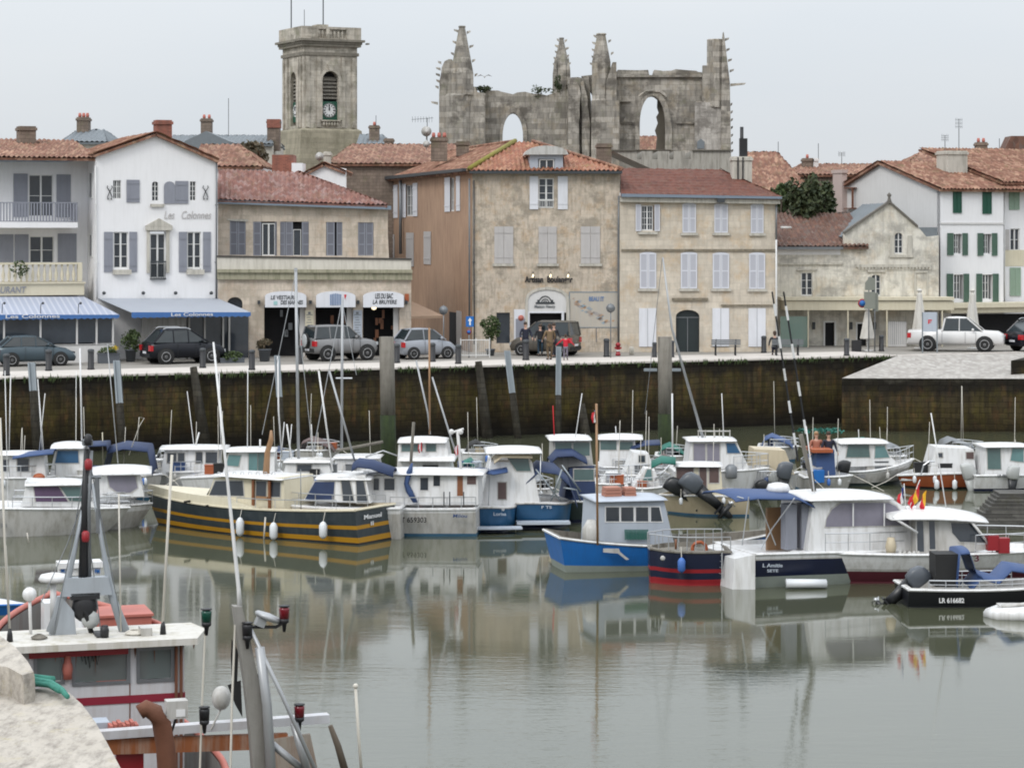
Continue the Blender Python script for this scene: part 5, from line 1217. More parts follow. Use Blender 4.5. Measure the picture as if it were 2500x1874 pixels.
# left turret block
piece([(1072, 470), (1185, 470)]+jag([(1185, 228), (1165, 224), (1160, 212), (1135, 205), (1112, 165), (1104, 146), (1096, 146), (1085, 150), (1078, 165), (1073, 200), (1072, 230)], amp=3), 1.2, 4.0)
mb = MB(); c = f.p3(1118, 300, 1.5); r = 27*YR/F
oct_lathe(mb, [(r*1.15, z(470)), (r*1.15, z(260)), (r*1.25, z(232)), (r*1.02, z(226)), (r*1.05, z(178))], (c.x, 1.5), 8); 
c2 = f.p3(1128, 170, 1.5); oct_lathe(mb, [(r*1.12, z(230)), (r*1.12, z(176)), (r*.30, z(64)), (r*.36, z(63)), (r*.34, z(60))], (c2.x, 1.5), 8); mb.build('turret', RS, f.t)
mb = MB()
def crockets(px0, py0, px1, py1, n, s=.22, d=1):
    for i in range(n):
        t = (i+.5)/n; s2 = s; p = f.p3(px0+(px1-px0)*t, py0+(py1-py0)*t, 1.5); s = s2*random.uniform(.6, 1.0); mb = MB(); mb.add([p, p+Vector((d*s*1.5, 0, .12)), p+Vector((d*s*1.7, .1, .28)), p+Vector((0, .2, .22)), p+Vector((0,.25,0))], [(0,1,2,3), (0,4,3), (1,2,3,4), (0,1,4)]); mb.build('crocket', RS, f.t); s = s2
crockets(1122, 66, 1105, 150, 3, d=-1); crockets(1136, 66, 1162, 205, 4, d=1); crockets(1078, 150, 1070, 225, 5, d=-1); crockets(1072, 250, 1066, 262, 1, .5, -1)
# pinnacle left-mid
cp = f.p3(1371, 100, 4.2); rp = 21*YR/F
mb2 = MB(); oct_lathe(mb2, [(rp*1.1, z(460)), (rp*1.1, z(240)), (rp*1.05, z(170)), (rp*.8, z(140)), (rp*.25, z(88)), (rp*.3, z(82))], (cp.x, 4.2), 6, 0); 
for sg in (-1, 1): oct_lathe(mb2, [(rp*.35, z(200)), (rp*.3, z(165)), (.03, z(132))], (cp.x+sg*rp*.8, 3.6), 4, .5)
mb2.build('pinnacle', RS, f.t)
crockets(1366, 95, 1356, 170, 5, .18, -1); crockets(1377, 95, 1387, 170, 4, .18, 1)
# middle broken piers
piece([(1384, 470), (1444, 470)]+jag([(1444, 250), (1440, 215), (1438, 185), (1420, 190), (1412, 186), (1386, 190)], amp=5), 2.0, 4.0)
piece([(1386, 470), (1416, 470)]+jag([(1414, 300), (1418, 230), (1410, 200), (1395, 194), (1388, 210)], amp=6), .8, 2.0)
piece([(1422, 470), (1436, 470)]+jag([(1440, 300), (1432, 230), (1425, 195), (1418, 200), (1420, 260)], amp=5), 1.2, 2.2)
piece([(1438, 215), (1452, 240), (1452, 188), (1447, 183), (1420, 186), (1436, 200)], 2.2, 3.6)
# pinnacle right-mid (truncated) with pier
c3 = f.p3(1468, 100, 1.0); r3 = 25*YR/F
mb2 = MB(); oct_lathe(mb2, [(r3*1.1, z(470)), (r3*1.05, z(245)), (r3*.95, z(240)), (r3*.98, z(150)), (r3*.45, z(84)), (r3*.55, z(82)), (r3*.5, z(79))], (c3.x, 1.2), 8); mb2.build('pinnacle', RS, f.t)
crockets(1458, 85, 1449, 170, 5, .2, -1); crockets(1482, 90, 1495, 150, 2, .2, 1); 
piece([(1478, 470), (1512, 470), (1512, 246), (1505, 246), (1505, 152), (1496, 152), (1480, 200)], .4, 1.6)
# main right wall with big arch
top = jag([(1768, 182), (1704, 176), (1700, 172), (1650, 170), (1640, 174), (1597, 172), (1594, 184), (1585, 184), (1582, 172), (1508, 170), (1505, 176)], amp=2.5, step=20)
big = lancet(1561, 1624, 234, 366, 1.6)
piece([(1500, 470), (1770, 470)]+top, 1.6, 3.2, [big])
mb2 = MB(); mb2.plate(lancet(1550, 1640, 222, 366, 1.4), 1.3, 1.59, [lancet(1561.5, 1623.5, 234.5, 365.5, 1.6)])
for (a, b), (c, d) in (((1560, 236), (1595, 222)), ((1628, 236), (1595, 222))): mb2.tube([f.p3(a, b, 1.25), f.p3((a+c)/2, (b+d)/2-6, 1.2), f.p3(c, d, 1.25)], .12, 5)
mb2.build('arch_moulding', RS, f.t)
# broken tracery inside the arch on the right, string courses, buttress
piece([(1602, 366), (1622, 366), (1622, 250), (1614, 244), (1606, 240)]+[(1605, 262), (1609, 275), (1603, 285), (1607, 300), (1600, 318), (1605, 335)], 2.2, 2.9, mat=pm('dark_tracery', (.10,.088,.07), .95, .3, 2, bump=.5))
mb2 = MB()
for c_, d_, a, b, pr in ((184, 189, 1506, 1770, .25), (298, 302, 1651, 1697, .2), (298, 302, 1517, 1545, .2), (246, 249, 1478, 1540, .3)): p, q = f.p3(a, d_, 1.6), f.p3(b, c_, 1.6); mb2.box(p.x, q.x, 1.6-pr, 1.598, p.z, q.z)
p, q = f.p3(1520, 300, 1.6), f.p3(1543, 275, 1.6); mb2.plate([(p.x, p.z+.05), (q.x, p.z+.05), ((p.x+q.x)/2, q.z)], 1.3, 1.595)
mb2.build('string_course', RS, f.t)
piece([(1697, 470), (1786, 470), (1783, 250), (1697, 250)], .9, 1.7, mat=stone('pale_patch_stone', (.47,.44,.40), (.10,.09,.078), (.9,.42), .2, None, .7, None, .8, .9))
# right turret
c4 = f.p3(1748, 150, 1.2); r4 = 22*YR/F
mb2 = MB(); oct_lathe(mb2, [(r4*1.05, z(260)), (r4*1.05, z(180)), (r4, z(150)), (r4*.98, z(94)), (r4*.9, z(93))], (c4.x, 1.4), 10, 0); mb2.build('turret', RS, f.t)
piece([(1714, 260), (1770, 260), (1770, 190), (1735, 190), (1735, 160), (1716, 160)], 1.0, 1.59)
piece([(1760, 470), (1786, 470), (1784, 330), (1782, 200), (1776, 150), (1771, 110), (1767, 78), (1764, 105), (1762, 170)], .6, 1.6)
crockets(1768, 88, 1784, 190, 4, .2, 1); crockets(1783, 208, 1784, 214, 1, .75, 1); crockets(1784, 250, 1787, 420, 9, .1, 1)
mb2 = MB(); p = f.p3(1711, 346, .9); mb2.plate([(p.x-.3, z(362)), (p.x+.25, z(362)), (p.x+.28, z(345)), (p.x, z(338)), (p.x-.28, z(345))], .82, .9); mb2.build('niche', M['slate'], f.t)
# ivy and shrubs
mb2 = MB()
for px, py, rx, rz, n in ((1180, 218, .7, .3, 150), (1310, 222, .45, .5, 60), (1362, 205, .3, .7, 110), (1335, 222, .6, .2, 40)):
    p = f.p3(px, py, 3.0); leaves(mb2, (p.x, 2.9, p.z), rx, .4, rz, n*3, .075)
mb2.build('ivy', M['leafdk'], f.t)
# crenellated house in front of the ruin
f = Fac('crenellated_house', 'pale house wall with a notched parapet below the ruined church', 'house', 1495, 148, 0)
p_ = [(1495, 500), (1784, 500), (1784, 369), (1694, 369), (1694, 391), (1668, 391), (1668, 367)]
cr_ = [(1784, 500), (1784, 369), (1694, 369), (1687, 369), (1687, 389), (1672, 389), (1672, 369), (1645, 369), (1645, 389), (1634, 389), (1634, 369), (1606, 369), (1606, 389), (1593, 389), (1593, 369), (1567, 369), (1567, 389), (1554, 389), (1554, 369), (1495, 369), (1495, 500)]
wall(f, cr_[:-1], pm('pale_old_wall', (.36,.34,.30), .9, .15, 1.2, bump=.2, stain=(.10,.09,.075), stamt=.8), th=8)
mb = MB(); mb.box(f.X(1495)-.1, f.X(1552), -.12, .3, f.Z(1520, 369)+.01, f.Z(1520, 366)); mb.box(f.X(1690), f.X(1786), -.12, .3, f.Z(1720, 369)+.01, f.Z(1720, 366)); mb.build('coping', pm('dark_parapet_coping', (.12,.11,.09), .9, .3, 3), f.t)
f = backhouse('hidden_roof_house', 'small terracotta roof seen through the big ruined arch', 1540, 1640, 366, 332, 200, M['tile_orange'], 6, M['chim'], (20, 20))
# two gulls over the ruin
for px, py in ((1183, 188), ):
    mb = MB(); p = P(px, py, 170); mb.tube([p+Vector((0,-.2,0)), p, p+Vector((0,.25,-.03))], [.02,.06,.02], 6)
    for sg in (-1, 1): mb.add([p+Vector((0,-.06,.02)), p+Vector((sg*.28,-.03,.16)), p+Vector((sg*.55,.06,.02)), p+Vector((sg*.25,.08,.1)), p+Vector((0,.08,.02))], [(0,1,2,3,4)])
    o = mb.build('gull', M['pale_shutter']); tag(o, 'small gull flying left of the ruined arch', 'bird')
# ============================================================ cars
def wheel(mb_t, mb_r, x, y, r, side_):
    mb_t.lathe([(r*.62, -.1), (r*.93, -.11), (r, -.07), (r, .07), (r*.93, .11), (r*.62, .1)], (x, y, r), 18, 'y')
    yo = y+side_*.095; mb_r.lathe([(.03, 0), (r*.16, side_*.01), (r*.16, -side_*.02)], (x, yo, r), 8, 'y')
    for k in range(5):
        a = 2*math.pi*k/5+.3; c, s = math.cos(a), math.sin(a); px, pz = -s, c
        w1, w2 = r*.1, r*.17; mb_r.add([(x+c*r*.1+px*w1, yo, r+s*r*.1+pz*w1), (x+c*r*.62+px*w2, yo, r+s*r*.62+pz*w2), (x+c*r*.62-px*w2, yo, r+s*r*.62-pz*w2), (x+c*r*.1-px*w1, yo, r+s*r*.1-pz*w1)], [(0,1,2,3)])
    ring = [(x+math.cos(a)*r*.62, yo, r+math.sin(a)*r*.62) for a in [2*math.pi*i/16 for i in range(17)]]; mb_r.tube(ring, r*.045, 4, False)
CARS = dict(  # L, W, zb, body stations (x frac, shoulder z), greenhouse base x0,x1 / top x0,x1 (frac from rear), roof z, wheel r, wheel x fr
 hatch=(4.2, 1.7, .22, [(0,.72),(.03,.95),(.3,.97),(.68,.93),(.9,.78),(.98,.62),(1,.5)], (.06,.74), (.2,.53), 1.44, .31, (.19,.80)),
 suv=(4.4, 1.8, .28, [(0,.8),(.02,1.02),(.3,1.06),(.7,1.02),(.93,.9),(.99,.72),(1,.6)], (.04,.78), (.19,.55), 1.68, .36, (.2,.81)),
 offroad=(4.4, 1.8, .38, [(0,1.0),(.01,1.12),(.3,1.14),(.68,1.1),(.9,1.03),(.97,.95),(1,.7)], (.01,.74), (.05,.56), 1.76, .37, (.2,.82)),
 small=(3.7, 1.65, .22, [(0,.75),(.03,.98),(.3,1.0),(.68,.98),(.88,.86),(.97,.68),(1,.5)], (.03,.8), (.16,.58), 1.54, .29, (.19,.82)),
 van=(4.1, 1.72, .24, [(0,.85),(.01,1.06),(.3,1.08),(.68,1.05),(.9,.9),(.98,.7),(1,.5)], (.01,.82), (.04,.58), 1.8, .31, (.17,.8)),
 pickup=(5.25, 1.9, .36, [(0,.95),(.005,1.1),(.3,1.12),(.34,1.12),(.7,1.12),(.93,1.06),(.985,.9),(1,.7)], (.36,.78), (.39,.62), 1.83, .39, (.21,.8)))
def car(name, label, px0, px1, pyb, hd, kind, paint, tail='red'):
    L0, W, zb, st, gb, gt, zr, r, wx = CARS[kind]; Y = DY(pyb, ZQ)+.5; h = R(hd); tgt = (px1-px0)*Y/F
    Lx = max(.78*L0, min(1.05*L0, (tgt-W*abs(math.sin(h)))/abs(math.cos(h)))); x0 = -Lx/2; hw = W/2
    loc = P((px0+px1)/2, pyb, Y); loc.z = ZQ+.004
    t = thing(name, label, 'car', loc, h, 'parked cars on the quay')
    mb = MB(); rings = []
    for i, (fx, zs) in enumerate(st):
        x = x0+Lx*fx; k = .9 if fx in (0, 1) else (1.0 if .05 < fx < .9 else .96); w_ = hw*k; zl = zb+(.12 if fx in (0, 1) else 0)
        rings.append([(x, -w_*.9, zl), (x, -w_, zl+.15), (x, -w_*1.01, (zl+zs)/2), (x, -w_*.97, zs-.08), (x, -w_*.86, zs), (x, 0, zs+.03), (x, w_*.86, zs), (x, w_*.97, zs-.08), (x, w_*1.01, (zl+zs)/2), (x, w_, zl+.15), (x, w_*.9, zl)])
    mb.loft(rings); X = lambda f_: x0+Lx*f_
    zs = st[2][1]-.02
    if kind == 'pickup':
        mb.v = mb.v; 
    mb.build('body', paint, t)
    gw, tw = hw*.92, hw*.74
    mb = MB(); mb.hexa([(X(gb[0]), -gw, zs), (X(gb[1]), -gw*.97, zs), (X(gb[1]), gw*.97, zs), (X(gb[0]), gw, zs)], [(X(gt[0]), -tw, zr-.06), (X(gt[1]), -tw, zr-.06), (X(gt[1]), tw, zr-.06), (X(gt[0]), tw, zr-.06)]); mb.build('glass', M['carglass'], t)
    mb = MB(); rg = []
    for fx, dz, kk in ((gt[0]-.01, -.09, .93), (gt[0]+.03, -.02, 1), ((gt[0]+gt[1])/2, .0, 1), (gt[1]-.03, -.02, 1), (gt[1]+.01, -.09, .93)):
        rg.append([(X(fx), -tw*kk*1.02, zr-.09), (X(fx), -tw*kk*.94, zr+dz-.015), (X(fx), 0, zr+dz+.02), (X(fx), tw*kk*.94, zr+dz-.015), (X(fx), tw*kk*1.02, zr-.09)])
    mb.loft(rg)
    mids = [.5] if kind in ('pickup', 'small') else [.36, .72]
    if kind in ('van',): mids = [.36, .68]
    for sg in (-1, 1):
        for k, wd in [(0, .05), (1, .035)]+[(m, .028) for m in mids]:
            fb, ft = gb[0]+(gb[1]-gb[0])*(k if k in (0, 1) else k), gt[0]+(gt[1]-gt[0])*k
            if k not in (0, 1): fb = ft = (gb[0]+(gt[0]-gb[0])*.5)+((gb[1]+gt[1])/2-(gb[0]+gt[0])/2)*k
            mb.tube([(X(fb), sg*gw*1.0, zs-.02), (X(ft), sg*tw*1.01, zr-.07)], wd, 5)
    mb.build('roof', paint, t)
    if kind == 'suv':
        mb = MB()
        for sg in (-1, 1): mb.tube([(X(gt[0]), sg*tw*.92, zr), (X(gt[0]+.04), sg*tw*.92, zr+.06), (X(gt[1]-.06), sg*tw*.92, zr+.05), (X(gt[1]), sg*tw*.92, zr-.03)], .022, 5)
        mb.build('roof_rail', M['rail'], t)
    for fx in wx:
        for sg in (-1, 1):
            mb = MB(); mb.lathe([(r*1.17, 0), (r*1.17, sg*.03)], (X(fx), sg*(hw*.985), r*1.02), 20, 'y', False); mb.build('wheel_arch', M['rubber'], t)
            a, b = MB(), MB(); wheel(a, b, X(fx), sg*(hw-.06), r, sg); w_ = a.build('wheel', M['rubber'], t); b.build('rim', M['rim'], w_)
    for sg in (-1, 1):
        mb = MB(); zt_ = st[1][1]-.12; mb.box(X(0)-.02, X(.035), sg*hw*.62 if sg > 0 else -hw*.985, hw*.985 if sg > 0 else -hw*.62, zt_-.26, zt_); mb.build('tail_light', M['carred'], t)
        mb = MB(); zf = st[-2][1]-.02; mb.box(X(.955), X(1.0)+.012, (.55*hw if sg > 0 else -.93*hw), (.93*hw if sg > 0 else -.55*hw), zf-.17, zf-.02); mb.build('headlight', M['carlamp'], t)
        mb = MB(); mb.sphere((X(gb[1]-.1), sg*(hw+.08), zs+.07), .1, 6, (.7, 1, .8)); mb.build('mirror', paint, t)
    mb = MB(); mb.box(X(0)-.035, X(.02), -hw*.86, hw*.86, zb+.06, zb+.24); mb.build('bumper', M['rubber'] if kind in ('offroad', 'van') else paint, t)
    mb = MB(); mb.box(X(0)-.045, X(0)-.036, -.26, .26, .5, .61); mb.build('number_plate', M['white_paint'], t)
    mb = MB(); mb.box(X(.97), X(1)+.015, -hw*.5, hw*.5, zb+.12, zb+.42); mb.build('grille', M['rubber'], t)
    mb = MB()   # door seams, handles
    for sg in (-1, 1):
        for fx in (.36, .60, .71) if kind != 'small' else (.40, .72): mb.box(X(fx)-.006, X(fx)+.006, sg*hw*1.012-.004, sg*hw*1.012+.004, zb+.1, zs-.04)
    mb.build('door_seams', M['rubber'], t)
    return t, X, hw, r
M['carglass'] = glassy('car_glass', (.022,.03,.034), .06); M['carred'] = pm('tail_lamp_red', (.42,.015,.02), .2, .1); M['carlamp'] = pm('headlamp', (.4,.42,.43), .15, .1)
def cpaint(n, c, met=.2): 
    m = pm(n, sc3(c, .75), .25, .05, 1, met); m.node_tree.nodes['Principled BSDF'].inputs['Specular IOR Level'].default_value = .3; return m
car('parked_car', 'blue grey hatchback parked in front of the veranda at the left edge', -22, 188, 893, 20, 'hatch', cpaint('blue_grey_paint', (.075,.105,.125)))
car('parked_car', 'black suv with silver roof rails parked by the right awning', 341, 551, 887, 26, 'suv', cpaint('black_car_paint', (.012,.014,.02)))
t, X_, hw_, r_ = car('parked_car', 'silver off-roader with a covered spare wheel on its tailgate', 740, 918, 880, 28, 'offroad', cpaint('silver_paint', (.27,.27,.275)))
a, b = MB(), MB(); a.lathe([(.28, -.06), (.36, -.05), (.37, .05), (.3, .09)], (X_(0)-.13, 0, 1.0), 16, 'x'); sp = a.build('spare_wheel', M['rubber'], t); b.lathe([(.34, -.062), (.3, -.085), (.02, -.1)], (X_(0)-.13, 0, 1.0), 16, 'x'); b.build('wheel_cover', M['carlamp'], sp)
car('parked_car', 'small silver rounded hatchback parked by the brown side wall', 956, 1116, 876, 24, 'small', cpaint('pale_silver_paint', (.36,.38,.42)))
car('parked_car', 'grey brown van parked facing left outside the bakery', 1243, 1420, 868, 158, 'van', cpaint('taupe_paint', (.15,.135,.115)))
t, X_, hw_, r_ = car('parked_car', 'large silver white pickup truck parked beside the ramp', 2213, 2458, 857.5, -14, 'pickup', cpaint('champagne_paint', (.80,.79,.78), .05))
car('parked_car', 'black car cut off by the right edge behind the pickup', 2452, 2650, 857, 20, 'suv', cpaint('black_car_paint', (.012,.013,.02)))

# ============================================================ bollards, signs, benches, planters
def bollard():
    t = thing('bollard', '', 'bollard', (0,0,0), 0, 'black bollards along the quay edge')
    mb = MB(); mb.lathe([(.15, 0), (.15, .06), (.13, .08), (.13, .72)], (0,0,0), 12); mb.build('post', M['black'], t)
    mb = MB(); mb.lathe([(.132, .725), (.14, .74), (.14, .79), (.12, .84), (.05, .86)], (0,0,0), 12); mb.build('cap', M['iron'], t); return t
b0 = bollard(); first = True
for px, py, s_, lab in ((16, 917, 1.15, 'leftmost black bollard below the rear wheel of the blue grey hatchback'), (119, 905, 1.15, 'black bollard in front of the blue grey hatchback\'s front door'),
    (222, 902, 1.12, 'black bollard between the blue grey hatchback and the planters'), (495, 898, 1.1, 'black bollard in front of the black suv\'s front wheel'),
    (615, 903, 1.1, 'black bollard just right of the black suv'), (733, 889, 1.05, 'black bollard behind the tall mast at the off-roader\'s rear'),
    (969, 886, 1.1, 'black bollard next to the tall grey mooring pile'), (1056, 883, 1.1, 'black bollard in front of the small silver hatchback'),
    (1119, 888, 1.1, 'black bollard at the nose of the small silver hatchback'), (1284, 879, 1.2, 'black bollard with a person in dark coat behind it'),
    (1481, 871, 1.1, 'black bollard next to the round sign outside the painted map'), (1598, 872, .9, 'low black bollard just left of the second mooring pile'), (1640, 872, 1.0, 'black bollard beside the dark carriage door'),
    (1865, 861, 1.05, 'black bollard at the right end of the three storey house'), (2067, 868, 1.05, 'black bollard on the corner above the cobbled ramp'), (2152, 857, 1.0, 'black bollard right of the tall folded parasol')):
    loc = G(px, py, ZQ); o = b0 if first else dup(b0, loc, 0, lab); o.location = loc; o.scale = (s_, s_, s_); o['label'] = lab; first = False
def roundsign(px, pyc, pyb, lab, back=True, rpx=11, blue=False):
    g0 = G(px, pyb, ZQ); t = thing('round_sign', lab, 'sign', g0, R(-8)); zc = H-(pyc-HZ)*g0.y/F-ZQ; r = rpx*g0.y/F
    mb = MB(); mb.tube([(0,0,0), (0,0,zc+r*1.1)], .03, 6); mb.build('pole', M['zinc'], t)
    mb = MB(); mb.lathe([(r, -.05), (r, -.035), (.01, -.034)], (0,0,zc), 18, 'y'); d = mb.build('disc', M['zinc'] if back else M['red'], t)
    if blue: mb = MB(); mb.lathe([(r*.75, -.06), (.01, -.061)], (0,0,zc), 16, 'y'); mb.build('blue_face', M['bluehull'], d)
    return t
roundsign(1083, 757, 872, 'grey back of a round road sign beside the brown wall')
roundsign(1491, 752, 873, 'grey back of a round road sign in front of the painted map')
roundsign(1145, 810, 873, 'blue and red round no parking sign under the square sign', False, 6, True)
mb = MB(); g0 = G(1147, 872, ZQ); t = thing('parking_sign', 'small blue and white square sign by the drainpipes', 'sign', g0, 0); z_ = H-(784-HZ)*g0.y/F-ZQ
mb.tube([(-.03,0,0), (-.03,0,z_+.25)], .025, 5); mb.build('pole', M['zinc'], t); mb = MB(); mb.box(-.2, .2, -.05, -.02, z_-.28, z_+.25); s_ = mb.build('plate', M['bluehull'], t)
mb = MB(); mb.plate([(-.03,z_-.2),(.05,z_-.2),(.05,z_+.02),(.11,z_+.02),(.01,z_+.18),(-.1,z_+.02),(-.03,z_+.02)], -.056, -.051); mb.build('white_arrow', M['fwhite'], s_)
t = thing('direction_sign', 'tall grey road sign panel seen from behind above the folded parasol', 'sign', G(2127, 858, ZQ), R(12)); Yd = t.location.y
def zz(py): return H-(py-HZ)*Yd/F-ZQ
mb = MB(); mb.tube([(-.14,0,0),(-.14,0,zz(676))], .035, 6); mb.tube([(.2,0,0),(.2,0,zz(682))], .035, 6); mb.build('posts', M['zinc'], t)
mb = MB(); mb.box(-.42, .22, -.06, -.04, zz(754), zz(712)); mb.plate([(-.36, zz(708)), (.22, zz(708)), (.22, zz(680)), (-.1, zz(675)), (-.36, zz(690))], -.06, -.04); mb.box(.1, .42, .04, .06, zz(760), zz(715)); mb.build('panel', pm('sign_back', (.20,.21,.18), .6, .15), t)
mb = MB(); mb.lathe([(.24, -.05), (.24, -.03)], (-.52, 0, zz(740)), 16, 'y'); d = mb.build('no_parking_disc', M['red'], t); mb = MB(); mb.lathe([(.17, -.06), (.01, -.061)], (-.52, 0, zz(740)), 14, 'y'); mb.build('blue_face', M['bluehull'], d)
t = thing('notice_board', 'white notice board with a small red emblem on two legs beside the pickup', 'sign', G(2270, 861, ZQ), R(3)); Yd = t.location.y; k_ = Yd/F
mb = MB()
for x in (-18*k_, 18*k_): mb.box(x-.03, x+.03, -.03, .03, 0, zz(762)); 
mb.build('legs', M['steel'], t); mb = MB(); mb.box(-18*k_+.03, 18*k_-.03, -.04, .04, zz(809), zz(762)); p_ = mb.build('board', M['greyblue'], t)
mb = MB(); mb.box(-.1, -.04, -.05, -.041, zz(790), zz(780)); mb.box(-.04, .1, -.05, -.041, zz(783), zz(780)); mb.box(-.04, .06, -.05, -.041, zz(787.5), zz(785.5)); mb.build('red_emblem', M['fred'], p_)
def parasol(px, top, bot, lab):
    g0 = G(px, bot, ZQ); t = thing('folded_parasol', lab, 'parasol', g0, 0, 'folded off white parasols'); k_ = g0.y/F; h = (bot-top)*k_
    mb = MB(); mb.tube([(0,0,0), (0,0,h)], .03, 6); mb.lathe([(.3,0),(.3,.06)], (0,0,0), 10); mb.build('pole', M['frame'], t)
    mb = MB(); rings = []
    for zf, r in ((.28, .30), (.3, .34), (.5, .26), (.75, .17), (.9, .12), (.93, .07), (.97, .13), (1.0, .03)):
        rings.append([(r*(1+.22*(k % 2))*math.cos(2*math.pi*k/14), r*(1+.22*(k % 2))*math.sin(2*math.pi*k/14), h*zf) for k in range(14)])
    mb.loft(rings, True, True, False); mb.build('canopy', M['parasol'], t)
parasol(2245, 704, 851, 'folded off white parasol behind the pickup bed'); parasol(2374, 704, 851, 'folded off white parasol behind the pickup cab'); parasol(2118, 752, 857, 'folded yellowed parasol below the tall road sign')
mb = MB(); p = G(2092, 858, ZQ); mb.box(p.x-.25, p.x+.25, p.y, p.y+.3, ZQ, ZQ+.6); mb.box(p.x-.22, p.x+.22, p.y-.02, p.y, ZQ+.05, ZQ+.55); o = mb.build('menu_stand', M['black']); tag(o, 'small black box stand in front of the open doorway', 'stand')
def bench(px0, px1, pyb, lab):
    a, b = G(px0, pyb, ZQ), G(px1, pyb, ZQ); L_ = (b-a).length; t = thing('bench', lab, 'bench', (a+b)/2, math.atan2(b.y-a.y, b.x-a.x), 'benches on the quay'); w_ = L_/2
    for sg in (-1, 1):
        mb = MB(); x = sg*(w_-.25); mb.tube([(x,-.05,0),(x,.02,.25),(x,-.02,.45),(x,-.12,.85)], .035, 5); mb.tube([(x,.5,0),(x,.42,.25),(x,.45,.44),(x,-.02,.42)], .035, 5); mb.tube([(x,-.08,.62),(x,.4,.62),(x,.44,.45)], .028, 5); mb.build('end_frame', M['black'], t)
    mb = MB()
    for k in range(4): mb.box(-w_, w_, .02+k*.11, .1+k*.11, .45, .48)
    mb.build('seat', M['zinc'], t); mb = MB()
    for k in range(3): mb.box(-w_, w_, -.10-k*.02, -.075-k*.02, .56+k*.1, .64+k*.1)
    mb.build('backrest', M['zinc'], t); return t
bench(1736, 1808, 868, 'empty slatted bench with black ends before the pale house'); bench(1884, 1961, 868, 'slatted bench with someone seated on it beside the pale house')
def pot(px, py, w_, h_, lab, crown, n, mat='leaf', rnd=True, flower=0, trunk=0):
    g0 = G(px, py, ZQ); t = thing('planter', lab, 'planter', g0, R(20) if not rnd else 0); mb = MB()
    if rnd: mb.lathe([(w_*.38, 0), (w_*.5, h_), (w_*.53, h_), (w_*.53, h_-.06)], (0,0,0), 14)
    else: mb.box(-w_/2, w_/2, -.25, .25, 0, h_); mb.box(-w_/2-.02, w_/2+.02, -.27, .27, h_-.07, h_)
    mb.build('pot', M['planter'], t)
    if trunk: mb = MB(); mb.tube([(0,0,h_-.05), (.05,0,h_+trunk)], .04, 6); mb.build('trunk', M['bark'], t)
    mb = MB(); rx, rz, dz = crown; leaves(mb, (0,0,h_+trunk+dz), rx, min(rx, .4), rz, n, .07); mb.build('foliage', M[mat], t)
    if flower: mb = MB(); leaves(mb, (.25,-.2,h_+.2), rx*.5, .15, .15, flower, .05); mb.build('flowers', M['flower'], t)
pot(265, 886, 1.0, .5, 'low grey planter box with yellow flowers under the awnings', (.5,.18,.1), 200, rnd=False, flower=70)
pot(319, 883, .55, .62, 'grey pot with a tall green shrub between the awnings', (.5,.55,.4), 700, rnd=True)
pot(646, 882, .62, .62, 'dark round pot with a clipped olive green shrub by the shop door', (.36,.3,.2), 500, 'leafbr'); 
pot(1197, 868, .5, .35, 'small potted tree with a leaning round crown outside the bakery', (.5,.62,.35), 900, 'leaf', trunk=.75)
pot(565, 885, 1.2, .25, 'low dark planter with weeds below the right awning', (.55,.25,.05), 350, rnd=False)
t = thing('barrier', 'white wire crowd barriers by the street corner', 'barrier', G(1162, 873, ZQ), R(5)); mb = MB()
for k in range(15): mb.tube([(-.75+k*.1,0,.12),(-.75+k*.1,0,.9)], .012, 4)
for z_ in (.12, .9): mb.tube([(-.78,0,z_),(.7,0,z_)], .02, 5)
for x in (-.78,.0,.7): mb.tube([(x,0,0),(x,0,1.0)], .022, 5)
mb.build('frame', M['frame'], t)
t = thing('hydrant', 'small red and white hydrant at the foot of the drainpipe', 'hydrant', G(1509, 868, ZQ), 0); mb = MB(); mb.lathe([(.13,0),(.13,.1),(.1,.12),(.1,.5),(.14,.52),(.12,.62),(.04,.68)], (0,0,0), 10); mb.box(-.18,.18,-.05,.05,.35,.45); mb.build('body', M['red'], t)
mb = MB(); mb.lathe([(.103,.22),(.106,.3)], (0,0,0), 10); mb.build('white_band', M['frame'], t)
mb = MB(); p = G(1542, 866, ZQ); mb.lathe([(.12,0),(.12,.35),(.1,.42)], p, 10); o = mb.build('stone_bollard', M['lime_band']); tag(o, 'short pale stone bollard right of the hydrant', 'bollard')

